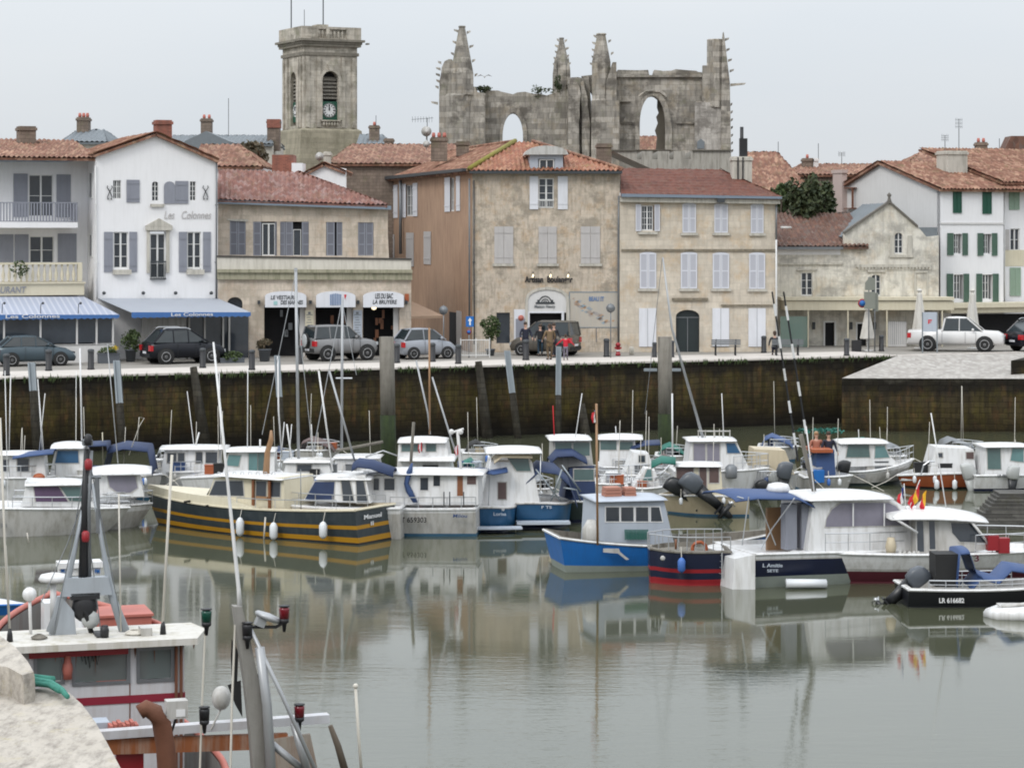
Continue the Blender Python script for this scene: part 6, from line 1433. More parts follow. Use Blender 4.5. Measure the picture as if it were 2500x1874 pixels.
# ============================================================ people
M['skin'] = pm('skin', (.45,.27,.2), .6, .05); M['hairb'] = pm('brown_hair', (.05,.03,.02), .8, .2); M['shoe'] = pm('dark_shoes', (.02,.018,.015), .6, .1)
def skinmesh(name, vs, es, rs, mat, parent, sub=2):
    me = bpy.data.meshes.new(name); me.from_pydata(vs, es, []); me.materials.append(mat); o = bpy.data.objects.new(name, me); COL.objects.link(o); o.parent = parent
    m = o.modifiers.new('skin', 'SKIN'); m.use_smooth_shade = True; s = o.modifiers.new('sub', 'SUBSURF'); s.levels = s.render_levels = sub
    d = me.skin_vertices[0].data
    for i, r in enumerate(rs): d[i].radius = (r, r*.85) if not isinstance(r, tuple) else r; d[i].use_root = (i == 0)
    return o
def person(label, loc, rz, h, coat, legs, arms=((.1,.05),(.1,.05)), stride=.12, hair=None, long_coat=False, sit=False, hood=False, group='people on the quay', half=False):
    t = thing('person', label, 'person', loc, rz, group); k = h/1.75
    hip = .92; dz = -.47 if sit else 0
    V = {}; V['pel'] = (0,0,hip+dz); V['bel'] = (0,0,1.08+dz); V['che'] = (0,.01,1.3+dz); V['nk'] = (0,0,1.47+dz); V['hd'] = (0,-.02,1.6+dz)
    def P3(p): return tuple(c*k for c in p)
    names = []; vs = []; rs = []; es = []
    def add(n, p, r, par=None):
        names.append(n); vs.append(P3(p)); rs.append(tuple(x*k for x in r) if isinstance(r, tuple) else r*k)
        if par is not None: es.append((names.index(par), len(names)-1))
    legp = {}
    for s, sg in (('l', 1), ('r', -1)):
        st = stride*sg
        legp[s] = [(sg*.09,0,hip-.06+dz), (sg*.1,-.42 if sit else -st*.3,.49 if not sit else .46), (sg*.1,-.4 if sit else st*.6,.09), (sg*.11,(-.52 if sit else st*.6-.14),.03)]
    armp = {}
    for i, (s, sg) in enumerate((('l', 1), ('r', -1))):
        fw, out = arms[i]; armp[s] = [(sg*.19,0,1.42+dz), (sg*(.24+out),-fw*.3,1.14+dz), (sg*(.22+out*1.6),-fw*1.6-.05,.92+fw*.6+dz), (sg*(.22+out*1.7),-fw*1.9-.07,.84+fw*.8+dz)]
    add('pel', V['pel'], (.13,.1)); add('bel', V['bel'], (.12,.09), 'pel'); add('che', V['che'], (.15,.1), 'bel'); add('nk', V['nk'], .055, 'che'); add('jaw', (0,-.02,1.55+dz), .065, 'nk'); add('hd', (0,-.015,1.66+dz), .085, 'jaw')
    for s in 'lr':
        add('hip'+s, legp[s][0], .085, 'pel'); add('kn'+s, legp[s][1], .055, 'hip'+s); add('an'+s, legp[s][2], .038, 'kn'+s); add('to'+s, legp[s][3], .04, 'an'+s)
        add('sh'+s, armp[s][0], .055, 'che'); add('el'+s, armp[s][1], .04, 'sh'+s); add('wr'+s, armp[s][2], .028, 'el'+s); add('pa'+s, armp[s][3], .035, 'wr'+s)
        q = armp[s][3]; sg = 1 if s == 'l' else -1
        for f_, (dx, ln) in enumerate(((-.028, .07), (-.010, .08), (.010, .075), (.027, .06))): add('f%d%s' % (f_, s), (q[0]+dx*.3, q[1]+dx, q[2]-ln), .009, 'pa'+s)
        add('th'+s, (q[0]-sg*.03, q[1]-.035, q[2]-.02), .010, 'pa'+s)
    skinmesh('body', vs, es, rs, M['skin'], t, 1)
    mb = MB(); hz_ = 1.62+dz   # face: nose, eyes, ears
    mb.add([P3((-.012,-.1,hz_)), P3((.012,-.1,hz_)), P3((0,-.125,hz_-.02)), P3((0,-.1,hz_+.03))], [(0,1,2),(0,2,3),(1,3,2)])
    for sg in (-1, 1): mb.sphere(P3((sg*.085,-.01,hz_)), .022*k, 5, (.5, 1, 1.4))
    mb.build('face', M['skin'], t)
    mb = MB()
    for sg in (-1, 1): mb.sphere(P3((sg*.03,-.092,hz_+.025)), .009*k, 5)
    mb.box(-.025*k, .025*k, -.103*k, -.095*k, (hz_-.048)*k, (hz_-.042)*k); mb.build('eyes_and_mouth', M['hairb'], t)
    mb = MB(); mb.sphere(P3((0,.015,1.69+dz)), .1*k, 8, (.95, 1.05, .95)); mb.sphere(P3((0,.05,1.62+dz)), .085*k, 6, (1, .8, 1.1)); mb.build('hood' if hood else 'hair', hair or M['hairb'], t)
    # coat
    bot = (.62 if long_coat else .86)+dz
    vs, es, rs, names = [], [], [], []
    add('a', (0,0,bot), (.19,.14)); add('b', (0,0,1.0+dz), (.165,.125), 'a'); add('c', (0,.005,1.28+dz), (.18,.13), 'b'); add('d', (0,0,1.44+dz), (.09,.08), 'c')
    for s in 'lr': add('s'+s, armp[s][0], .075, 'c'); add('e'+s, armp[s][1], .06, 's'+s); add('w'+s, armp[s][2], .045, 'e'+s)
    skinmesh('coat', vs, es, rs, coat, t)
    vs, es, rs, names = [], [], [], []
    add('a', (0,0,hip+dz), (.14,.11))
    for s in 'lr': add('h'+s, legp[s][0], .1, 'a'); add('k'+s, legp[s][1], .072, 'h'+s); add('n'+s, legp[s][2], .055, 'k'+s)
    skinmesh('trousers', vs, es, rs, legs, t)
    for s in 'lr':
        mb = MB(); p = legp[s][3]; mb.sphere(P3((p[0], p[1]+.05, .045)), .1*k, 6, (.55, 1.35, .45)); mb.build('shoe', M['shoe'], t)
    return t
navyc = pm('navy_coat', (.012,.014,.03), .8, .2); tanc = pm('olive_brown_coat', (.16,.11,.06), .85, .2); redc = pm('red_coat', (.50,.01,.03), .7, .1); jean = pm('blue_jeans', (.02,.045,.07), .85, .2); brt = pm('brown_trousers', (.10,.07,.04), .85, .2); greyt = pm('grey_leggings', (.16,.14,.18), .8, .2)
def at(px, py): return G(px, py, ZQ)
person('adult in a dark navy coat standing behind the bollard, bare headed', at(1283, 872), R(15), 1.78, navyc, navyc)
person('adult in an open black jacket and blue jeans beside the van', at(1319, 869), R(5), 1.62, pm('black_jacket', (.012,.012,.015), .8, .2), jean, ((.25,.02),(.1,.05)))
person('adult in a long olive brown coat and brown trousers', at(1342, 878), R(200), 1.78, tanc, brt, long_coat=True)
person('adult mostly hidden behind the long olive brown coat, dark clothes', at(1352, 872), R(30), 1.72, pm('black_coat', (.015,.015,.02), .8, .2), navyc, long_coat=True)
person('child in a bright red jacket with grey leggings, arms held out', at(1381, 879), R(175), 1.28, redc, greyt, ((.15,.28),(.15,.22)), .2)
person('person in dark clothes sitting on the bench by the pale house', at(1893, 868)+Vector((0,.28,0)), R(175), 1.7, pm('dark_grey_coat', (.03,.03,.035), .8, .2), navyc, sit=True)
# ============================================================ boats
class Boat(Fac):
    """frame: x to the right along the near side (y = 0), y away, z = 0 at the water"""
    def __init__(s, name, label, px, py, th, group=None, cat='boat'):
        Y = DY(py, 0); Fac.__init__(s, name, label, cat, px, Y, th, 0.0)
        if group: s.t['group'] = group
    def hull(s, ps, pb, B, sh, bands, deck='gel', p=2.4, rake=.10, keel=.45, rub='gel', tw=.9, bw=.03, bul=.25, trx=.0, flare=.84, n=18, motor=None):
        """ps/pb px of near stern corner / stem head; sh=(py stern, py mid, py bow) of the gunwale"""
        xs, xb = s.X(ps), s.X(pb, B/2); s.xs, s.xb, s.B = xs, xb, B; Lh = xb-xs; s.dir = 1 if Lh > 0 else -1
        z0, z2 = s.Z(ps, sh[0]), s.Z(pb, sh[2], B/2); z1 = s.Z((ps+pb)/2, sh[1], 0.05)
        def zt(t): return z0*(1-t)*(1-2*t)+4*z1*t*(1-t)+z2*t*(2*t-1)
        def wt(t, q=p, w0=tw): return (w0+(1-w0)*min(1, t/.35)) if t < .35 else max(bw, 1-((t-.35)/.65)**q)
        s.zt, s.wt = zt, wt
        fr = [0.0]; 
        for e, m in bands:
            while fr[-1] < e-1e-6: fr.append(min(e, fr[-1]+.12))
        mats = []; mi = []
        for k in range(len(fr)-1):
            for e, m in bands:
                if fr[k] < e-1e-6: break
            if m not in mats: mats.append(m)
            mi.append(mats.index(m))
        mb = MB(); P_ = []
        for i in range(n+1):
            t = i/n; col = []
            for sd in (-1, 1):
                for f_ in fr:
                    z = zt(t)*(1-f_) if f_ <= 1 else -(f_-1)*2.0
                    wl = wt(t, p*.72, tw*.95)*flare; g_ = min(1, f_)**1.3; w_ = (wt(t)*(1-g_)+wl*g_)*B/2
                    x = xs+Lh*t-Lh*rake*(f_**1.2)*t**4+Lh*trx*f_*(1-t)**6
                    col.append(Vector((x, B/2+sd*w_, z)))
            P_.append(col)
        m_ = len(fr)
        for sd in (0, 1):
            for k in range(m_-1):
                mb.cur = mi[k]; vs = []; fs = []
                for i in range(n+1): vs += [P_[i][sd*m_+k], P_[i][sd*m_+k+1]]
                for i in range(n): fs.append((2*i, 2*i+2, 2*i+3, 2*i+1))
                mb.add(vs, fs, True)
        for k in range(m_-1):   # transom and stem closing
            mb.cur = mi[k]; a = P_[0]; mb.add([a[k], a[m_+k], a[m_+k+1], a[k+1]], [(0,1,2,3)], False); a = P_[n]; mb.add([a[k], a[m_+k], a[m_+k+1], a[k+1]], [(0,1,2,3)], False)
        s.h = mb.build('hull', [M[m] for m in mats], s.t)
        mb = MB(); vs = []; fs = []   # deck with low bulwark
        for i in range(n+1):
            t = i/n; w_ = wt(t)*B/2; wi = max(.01, w_-.09); x = xs+Lh*t; z = zt(t)
            xo = x if 0 < i < n else x+(.08*s.dir if i == 0 else -.1*s.dir)
            vs += [(x, B/2-w_, z), (xo, B/2-wi, z+.012), (xo, B/2-wi*.96, z-bul), (xo, B/2+wi*.96, z-bul), (xo, B/2+wi, z+.012), (x, B/2+w_, z)]
        for i in range(n):
            for k in range(5): fs.append((6*i+k, 6*i+6+k, 6*i+7+k, 6*i+1+k))
        fs += [(0,1,2,3,4,5), tuple(6*n+k for k in (5,4,3,2,1,0))]
        mb.add(vs, fs, False); mb.build('deck', M[deck], s.t)
        if rub:
            mb = MB()
            for sd in (-1, 1): mb.tube([(xs+Lh*i/n, B/2+sd*(wt(i/n)*B/2+.012), zt(i/n)-.03) for i in range(n+1)], .035, 5)
            mb.tube([(xs-.01*s.dir, B/2-wt(0)*B/2, z0-.03), (xs-.01*s.dir, B/2+wt(0)*B/2, z0-.03)], .035, 5); mb.build('rubbing_strake', M[rub], s.t)
        if motor: s.outboard(*motor)
        return s
    def cab(s, pts, y0, w_, tp=.12, mat='gel', wins=(), name='cabin', fr=None, endwin=None):
        q = [s.p(a, b, y0) for a, b in pts]; zb = min(z for x, z in q); mb = MB(); mb.plate(q, 0, 1)
        for i, v in enumerate(mb.v):
            d = tp*(v.z-zb); mb.v[i] = Vector((v.x, y0+d if v.y < .5 else y0+w_-d, v.z))
        o = mb.build(name, M[mat], s.t); s.cb = o
        for pw, gm in wins:
            if len(pw) == 4 and not isinstance(pw[0], tuple): a, b, c, d = pw; pw = [(a, d), (b, d), (b, c), (a, c)]
            qq = [s.p(a, b, y0) for a, b in pw]; f_ = MB(); g_ = MB()
            cx = sum(x for x, z in qq)/len(qq); cz = sum(z for x, z in qq)/len(qq)
            def grow(k, dd): return [(x+(dd if x > cx else -dd), z+(dd if z > cz else -dd)) for x, z in qq]
            f_.plate(grow(1, .035), 0, .02); g_.plate(qq, 0, .02)
            for far in (0, 1):
                for mbx, off in ((f_, .012), (g_, .02)):
                    pass
            def seat(mbx, off):
                for i, v in enumerate(mbx.v): mbx.v[i] = Vector((v.x, y0+tp*(v.z-zb)-off+v.y*.5, v.z))
            seat(f_, .012); seat(g_, .019); fo = f_.build('window', M[fr or 'gelold'], o); fo2 = g_.build('pane', M[gm], o)
        if endwin:   # windscreen / aft panes on the sloping ends: list of (px_bottom, py_bottom, px_top, py_top, n, glass, side)
            for a, b, c, d, nn, gm, sg in endwin:
                p, r = s.p3(a, b, y0), s.p3(c, d, y0); e = MB(); ww = w_-.2
                for k in range(nn):
                    u0, u1 = .1+ww*k/nn+.03, .1+ww*(k+1)/nn-.03; ex = .015*sg
                    e.hexa([(p.x, y0+u0, p.z), (p.x, y0+u1, p.z), (r.x, y0+u1, r.z), (r.x, y0+u0, r.z)], [(p.x+ex, y0+u0, p.z), (p.x+ex, y0+u1, p.z), (r.x+ex, y0+u1, r.z), (r.x+ex, y0+u0, r.z)])
                e.build('windscreen', M[gm], o)
        return o
    def roof(s, a, b, c, d, y0, w_, mat='gel', slope=0.0, name='cabin_roof', parent=None, drop=.0):
        """rounded slab from px a..b, py top c .. bottom d"""
        x0, x1 = s.X(a, y0), s.X(b, y0); zt_, zb = s.Z((a+b)/2, c, y0), s.Z((a+b)/2, d, y0); th = zt_-zb; rings = []; n = 9
        for i in range(n+1):
            u = i/n; e = math.sin(math.pi*max(.04, min(.96, u)))**.35; x = x0+(x1-x0)*u; zc = zb+slope*(u-.5)-drop*(2*u-1)**2; hw = w_/2*(.9+.1*e); r = []
            for k in range(9):
                v = -1+2*k/8; r.append((x, y0+w_/2+hw*v, zc+th*(.25+.55*e)*(1-abs(v)**4*.8)*.8))
            r += [(x, y0+w_/2+hw, zc), (x, y0+w_/2-hw, zc)]; rings.append(r)
        mb = MB(); mb.loft(rings); return mb.build(name, M[mat], parent or s.t)
    def pole(s, pts, r=.02, mat='gel', y=1.0, name='antenna', parent=None, dy=None):
        mb = MB(); mb.tube([s.p3(a, b, y) for a, b in pts], r if isinstance(r, list) or r > .025 else r*.8, 6); return mb.build(name, M[mat], parent or s.t)
    def rails(s, t0, t1, h=.45, n=6, mat='rail', mid=True, far=True):
        mb = MB(); xs, Lh = s.xs, s.xb-s.xs
        for sd in ((-1, 1) if far else (-1,)):
            top = []
            for i in range(n+1):
                t = t0+(t1-t0)*i/n; w_ = s.wt(t)*s.B/2-.05; p = Vector((xs+Lh*t, s.B/2+sd*max(0, w_), s.zt(t))); q = p+Vector((0,0,h)); mb.tube([p, q], .014, 4); top.append(q)
            mb.tube(top, .017, 5)
            if mid: mb.tube([q-Vector((0,0,h*.5)) for q in top], .01, 4)
        return mb.build('rail', M[mat], s.t)
    def fender(s, px, pyt, pyb, mat='fender', y=-.12):
        p, q = s.p3(px, pyt, y), s.p3(px, pyb, y); L_ = p.z-q.z; r = min(.13, L_*.25); mb = MB(); mb.lathe([(.02, L_), (r*.6, L_*.93), (r, L_*.78), (r, L_*.2), (r*.6, L_*.07), (.02, 0)], q, 10); o = mb.build('fender', M[mat], s.t)
        mb = MB(); mb.tube([p, p+Vector((0,.1,.28))], .012, 4); mb.build('line', M['rope'], o)
    def outboard(s, px, py, k=1.0, tilt=35, mat='motor', y=None, leg='motorb', yaw=0):
        """outboard at the transom; tilt lifts the leg out of the water behind the boat"""
        d = s.dir if hasattr(s, 'dir') else 1; y = s.B/2 if y is None and hasattr(s, 'B') else (y or 0); c = s.p3(px, py, y)
        Mx = Matrix.Translation(c) @ Matrix.Rotation(R(yaw), 4, 'Z') @ Matrix.Rotation(R(-tilt)*-d, 4, 'Y') @ Matrix.Scale(k, 4)
        mb = MB(Mx); rings = []
        se = lambda v: math.copysign(abs(v)**.55, v)
        for z, a, b, o_ in ((.0,.13,.10,0), (.05,.19,.13,-.02), (.22,.22,.15,-.03), (.40,.20,.14,-.01), (.47,.15,.11,.02), (.49,.06,.05,.02)):
            rings.append([(d*o_*1.5+a*se(math.cos(t)), b*se(math.sin(t)), z) for t in [2*math.pi*i/12 for i in range(12)]])
        mb.loft(rings); o = mb.build('outboard_motor', M[mat], s.t)
        mb = MB(Mx); mb.loft([[(x*w1-d*.02, y_*w2, z) for x, y_ in ((-1,-1),(1,-1),(1,1),(-1,1))] for z, w1, w2 in ((.02,.15,.09), (-.35,.11,.06), (-.62,.10,.035))]); mb.box(-.18, .14, -.09, .09, -.64, -.60)
        mb.tube([(-.2,0,-.76), (.22,0,-.76)], [.05,.065], 7); mb.loft([[(x*w1, y_*.02, z) for x, y_ in ((-1,-1),(1,-1),(1,1),(-1,1))] for z, w1 in ((-.6,.1), (-.76,.1), (-.98,.05))]); mb.build('leg', M[leg], o)
        mb = MB(Mx)
        for q in range(3): a = q*2.1; mb.add([(-d*.25,0,-.76), (-d*.27,.04+.12*math.cos(a),-.76+.12*math.sin(a)), (-d*.22,.12*math.cos(a+.7),-.76+.12*math.sin(a+.7))], [(0,1,2)])
        mb.lathe([(.04,-.03),(.04,.05)], (-d*.25,0,-.76), 6, 'x'); mb.build('propeller', M['rail'], o); return o
    def cover(s, pts, y0, w_, mat='navy', name='canopy', bow=.3, n=8):
        """canvas stretched over hoops: profile in px, arched across the boat"""
        mb = MB(); rings = []
        for a, b in pts:
            p = s.p3(a, b, y0); rings.append([(p.x, y0+w_/2-w_/2*math.cos(math.pi*k/n), p.z-bow*(1-math.sin(math.pi*k/n))) for k in range(n+1)])
        d = Vector((0,0,-.03)); mb.loft([list(map(Vector, r))+[Vector(q)+d for q in reversed(r)] for r in rings]); return mb.build(name, M[mat], s.t)
    def text(s, txt, a, b, c, d, mat, y=-.03, parent=None, slant=0):
        p, q = s.p3(a, d, y), s.p3(b, d, y); return write(txt, M[mat], parent or s.h, p, (q.x-p.x, 0, q.z-p.z), (0, 0, s.Z(a, c, y)-s.Z(a, d, y)), (0,-1,0), .015, slant)
    def flag(s, px, py, w_=16, h_=22, cols=('fblue','fwhite','fred'), y=1.0, droop=.5, d=-1):
        p = s.p3(px, py, y); kx = s.D(px)/F; mb = MB(); W_, H_ = w_*kx, h_*kx; n = 6
        for k in range(3):
            mb.cur = k; vs = []; fs = []
            for i in range(3):
                u = (k+i/2)/3
                for j in range(3): v = j/2; vs.append(p+Vector((d*W_*u*(.6+.15*math.sin(j*2)), .1*math.sin(u*7+v*2), -H_*v*.9-droop*W_*u)))
            for i in range(2):
                for j in range(2): fs.append((i*3+j, i*3+3+j, i*3+4+j, i*3+1+j))
            mb.add(vs, fs, False)
        mb.build('flag', [M[c] for c in cols], s.t)
BG = 'small boats moored in the back rows'
# ---------------- A: dark trawler with yellow stripes
b = Boat('fishing_boat', 'dark blue grey boat with ochre stripes, cream wheelhouse and three white fenders', 866, 1333, -32)
b.hull(862, 362, 2.4, (1244, 1240, 1200), [(.0,'dkgrey'),(.06,'cream'),(.46,'dkgrey'),(.57,'yellow'),(.80,'dkgrey'),(.95,'yellow'),(1.3,'blackhull')], deck='beige', rake=.05, rub='cream', tw=.92, bul=.3)
mb = MB(); n = 12; vs = []; fs = []   # cream fore bulwark
for i in range(n+1):
    t = .42+.58*i/n; 
    for sd in (-1,): pass
    w_ = b.wt(t)*b.B/2; x = b.xs+(b.xb-b.xs)*t; z = b.zt(t); hh = .26*min(1, i/3)
    vs += [(x, b.B/2-w_, z-.01), (x, b.B/2-w_+.02, z+hh), (x, b.B/2+w_-.02, z+hh), (x, b.B/2+w_, z-.01)]
for i in range(n): fs += [(4*i, 4*i+4, 4*i+5, 4*i+1), (4*i+1, 4*i+5, 4*i+6, 4*i+2), (4*i+2, 4*i+6, 4*i+7, 4*i+3)]
mb.add(vs, fs); mb.build('foredeck', M['cream'], b.t)
b.cab([(490, 1258), (694, 1262), (690, 1166), (520, 1166)], .35, 1.7, .05, 'cream', [(((510,1208),(594,1210),(590,1174),(524,1174)), 'glass'), ((624, 648, 1174, 1212), 'glass'), ((657, 682, 1176, 1212), 'glass')], endwin=[(498,1210,518,1174,3,'glass',-1)])
for a in (614, 654): mb = MB(); p, q = b.p3(a, 1262, .3), b.p3(a+8, 1170, .36); mb.box(p.x, q.x, .30, .36, p.z, q.z); mb.build('door_post', M['wood'], b.cb)
mb = MB(); p, q = b.p3(624, 1216, .3), b.p3(654, 1212, .36); mb.box(p.x, q.x, .31, .36, p.z, q.z); mb.build('door_rail', M['wood2'], b.cb)
b.roof(510, 684, 1157, 1167, .2, 2.0, 'gel', name='cabin_roof')
mb = MB()
for k in range(8): p = b.p3(530+k*19, 1157, .35); mb.tube([p+Vector((0,0,-.02)), p+Vector((.03,0,.07)), p+Vector((.12,0,.07)), p+Vector((.15,0,-.02))], .012, 4)
mb.build('roof_handrail', M['rail'], b.cb)
mb = MB(); p = b.p3(650, 1155, 1.2); mb.tube([p, p+Vector((.05,0,.7)), p+Vector((.2,0,1.1)), b.p3(662, 1050, 1.2)], [.12,.1,.09,.04], 6); mb.build('wooden_mast', M['wood2'], b.t)
b.fender(586, 1262, 1309); b.fender(668, 1274, 1318); b.fender(789, 1272, 1315)
for a, c in ((447, 1221), (500, 1231)): mb = MB(); p, q = b.p3(a, c+7, -.03), b.p3(a+13, c, .2); mb.box(p.x, q.x, p.y+.0 if 0 else -.0, .3, p.z, q.z); mb.build('scuttle', M['black'], b.h)
mb = MB(); xx = b.xs
o = write('Manuel', M['fwhite'], b.h, (xx+.03, .55, .78), (0, .95, 0), (0, 0, .14), (1, 0, 0)); write('II', M['fwhite'], b.h, (xx+.03, .92, .56), (0, .14, 0), (0, 0, .12), (1, 0, 0))
b.pole([(734, 1145), (735, 1262)], .02, 'zinc', .3, 'post'); b.pole([(648, 1262), (644, 1324)], .03, 'rope', -.1, 'fender_board')
b.rails(.08, .5, .3, 5, 'rail', False)
# ---------------- B: grey-white boat with purple curtains (left edge) and its neighbour
b = Boat('motor_boat', 'grey white cabin boat with purple curtains at the left edge', 0, 1312, 10)
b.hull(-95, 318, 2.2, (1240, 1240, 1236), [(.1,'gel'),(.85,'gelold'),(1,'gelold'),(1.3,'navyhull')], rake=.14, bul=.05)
b.cab([(52, 1236), (232, 1238), (196, 1180), (64, 1176)], .3, 1.5, .1, 'gel', [(((88,1224),(166,1224),(142,1187),(82,1188)), 'purple'), (((170,1222),(205,1224),(200,1188),(147,1188)), 'glassg')])
b.roof(60, 204, 1168, 1186, .2, 1.7); b.rails(.3, 1.0, .35, 6)
b.text('ERDIN', 2, 17, 1277, 1288, 'zinc'); mb = MB()
b.pole([(12, 905), (20, 1250)], .018, 'gel', .8)
b = Boat('motor_boat', 'white cruiser with round window and thick white roof behind the grey white boat', 180, 1296, 8)
b.hull(150, 372, 2.3, (1232, 1232, 1226), [(.3,'gel'),(1,'gelold'),(1.3,'navyhull')], rake=.16, bul=.05)
b.cab([(215, 1212), (352, 1212), (340, 1158), (230, 1152)], .3, 1.6, .1, 'gel', [(((262,1160),(330,1162),(336,1190),(318,1202),(288,1202),(268,1188)), 'curtain')])
b.roof(222, 370, 1132, 1160, .1, 2.0); b.rails(.5, 1.0, .4, 5); b.pole([(276, 905), (258, 1325)], .02, 'gel', .2, 'antenna') if 0 else None
b.pole([(262, 840), (288, 1130)], .02, 'alu', .9)
# ---------------- C: navy-screened boat and the long white registered boat behind the trawler
b = Boat('motor_boat', 'white boat with navy covered windscreen behind the striped trawler', 960, 1318, -6)
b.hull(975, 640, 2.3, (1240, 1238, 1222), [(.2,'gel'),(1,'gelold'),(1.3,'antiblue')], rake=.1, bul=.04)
b.cab([(740, 1222), (905, 1228), (890, 1160), (775, 1168)], .3, 1.7, .12, 'gel', [(((744,1220),(814,1221),(816,1176),(768,1176)), 'navy'), (((838,1222),(864,1222),(852,1170),(832,1172)), 'glass'), (((872,1226),(898,1226),(886,1170),(868,1170)), 'glass')])
b.roof(768, 905, 1156, 1172, .3, 1.6); b.cover([(858, 1130), (872, 1120), (905, 1124), (960, 1144)], .5, .9, 'navy', 'boom_cover', .25); b.pole([(804, 905), (866, 1125)], .035, 'alu', .9, 'mast'); b.rails(.1, .95, .4, 7)
b.pole([(778, 905), (812, 1150)], .03, 'gel', 1.0, 'antenna')
b = Boat('motor_boat', 'long white boat with square cabin windows and registration number on its side', 1158, 1312, -5)
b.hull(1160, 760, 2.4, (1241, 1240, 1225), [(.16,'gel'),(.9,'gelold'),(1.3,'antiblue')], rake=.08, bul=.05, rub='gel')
b.text('ST 659303', 972, 1041, 1262, 1275, 'black', -.09)
b.text('Milou', 1106, 1140, 1254, 1263, 'bluecan', -.07, slant=.03)
b.cab([(888, 1232), (1168, 1232), (1166, 1160), (905, 1162)], .35, 1.5, .05, 'gel', [((912, 925, 1168, 1196), 'glass'), ((938, 963, 1168, 1196), 'glass'), ((1026, 1045, 1166, 1196), 'glass'), ((1058, 1074, 1158, 1186), 'glass'), ((1116, 1130, 1160, 1210), 'wood'), ((1140, 1162, 1162, 1182), 'brownglass')], fr='plaster_old')
b.roof(884, 1180, 1143, 1160, .2, 1.9); b.rails(.0, .5, .35, 6)
mb = MB()
for a in (1084, 1098, 1132): p = b.p3(a, 1234, .05); mb.tube([p, p+Vector((0,0,.45))], .02, 5)
mb.build('stanchion', M['iron'], b.t)
mb = MB(); p = b.p3(1010, 1030, .7); q = b.p3(1001, 1160, .7); mb.tube([p, q], .05, 6); mb.build('wooden_mast', M['oldwood'], b.t)
mb = MB(); rg = []
for a, c, r in ((1006, 1130, .03), (1000, 1150, .1), (992, 1180, .08), (1000, 1200, .12), (1015, 1228, .08)): p = b.p3(a, c, .3); rg.append([p+Vector((r*math.cos(k*1.05), r*math.sin(k*1.05), 0)) for k in range(6)])
mb.loft(rg); mb.build('furled_flag', M['bluecan'], b.t)
b.pole([(1048, 800), (1049, 1060)], .032, 'wood2', 1.5, 'mast') ; b.pole([(1016, 880), (1045, 1010), (1050, 1060)], .03, 'alu', 1.5, 'stay'); b.pole([(1055, 920), (1095, 1050), (1115, 1110)], .03, 'alu', 1.5, 'stay')
mb = MB(); p = b.p3(1117, 1050, 1.2); q = b.p3(1125, 1146, 1.2); mb.tube([p, q], .05, 6); mb.tube([p+Vector((-.25,0,-.1)), p+Vector((.2,0,.05))], .04, 5); mb.sphere(p+Vector((-.2,0,-.05)), .09, 6); mb.sphere(p+Vector((.1,0,-.05)), .09, 6); mb.build('instrument_mast', M['plaster_old'], b.t)
b.flag(1118, 1085, 12, 26, ('fred','fwhite','fred'), 1.1)
# ---------------- D: petrol blue sterns
b = Boat('motor_boat', 'white cabin boat with petrol blue hull and straw coloured roof liner', 1160, 1300, 4)
b.hull(1160, 1262, 2.6, (1238, 1236, 1230), [(.85,'tealblue'),(1.3,'navyhull')], rake=.05, p=5, bul=.05, rub='gelold')
b.cab([(1172, 1236), (1320, 1236), (1300, 1128), (1198, 1128)], 1.0, 1.8, .1, 'gel', [(((1262,1150),(1296,1150),(1290,1118),(1240,1118)), 'glassg'), ((1216, 1236, 1178, 1218), 'brownglass')])
b.cover([(1206, 1120), (1225, 1104), (1300, 1106)], .8, 1.4, 'beige', 'roof_liner', .15)
b.roof(1188, 1324, 1088, 1108, .7, 2.0); b.pole([(1192, 1235), (1198, 1105)], .02, 'rail', .8, 'roof_post'); b.pole([(1318, 1235), (1320, 1105)], .02, 'rail', .8, 'roof_post')
b.cover([(1150, 1148), (1180, 1146), (1205, 1150), (1240, 1144)], .5, 1.2, 'bluecan', 'awning', .1)
mb = MB(); p, q = b.p3(1160, 1292, -.4), b.p3(1275, 1287, -.4); mb.box(p.x, q.x, -.5, .05, p.z, q.z); mb.build('swim_platform', M['greyblue'], b.t); b.text('NV', 1225, 1232, 1240, 1247, 'fwhite', -.03); b.text('Lorisa', 1205, 1236, 1250, 1258, 'greyblue', -.03)
b = Boat('motor_boat', 'boat with petrol blue stern and large navy cockpit tent', 1262, 1292, 4)
b.hull(1262, 1395, 2.6, (1228, 1226, 1222), [(.85,'tealblue'),(1.3,'navyhull')], rake=.05, p=5, bul=.05, rub='gelold')
b.cover([(1272, 1222), (1285, 1160), (1318, 1132), (1360, 1138), (1390, 1165), (1410, 1222)], .3, 2.2, 'navy', 'cockpit_tent', .25)
mb = MB()
for pts in (((1308,1145),(1368,1222)), ((1372,1135),(1418,1200)), ((1345,1222),(1372,1145)), ((1375,1190),(1408,1195),(1417,1222))): mb.tube([b.p3(x, y, .15) for x, y in pts], .03, 6)
mb.build('davit_frame', M['steel'], b.t)
mb = MB(); p, q = b.p3(1262, 1280, -.4), b.p3(1392, 1273, -.4); mb.box(p.x, q.x, -.5, .05, p.z, q.z); mb.build('swim_platform', M['greyblue'], b.t); b.text('F TS', 1322, 1347, 1234, 1241, 'greyblue', -.03)
b = Boat('motor_boat', 'cruiser with dark green stern and navy side curtains', 1362, 1278, 4)
b.hull(1362, 1452, 2.6, (1224, 1222, 1218), [(.85,'dkgreenhull'),(1.3,'navyhull')], rake=.05, p=5, bul=.05, rub='gelold')
b.cab([(1376, 1224), (1455, 1224), (1452, 1140), (1392, 1144)], .5, 2.0, .1, 'navy', [((1402, 1450, 1146, 1172), 'glassg')])
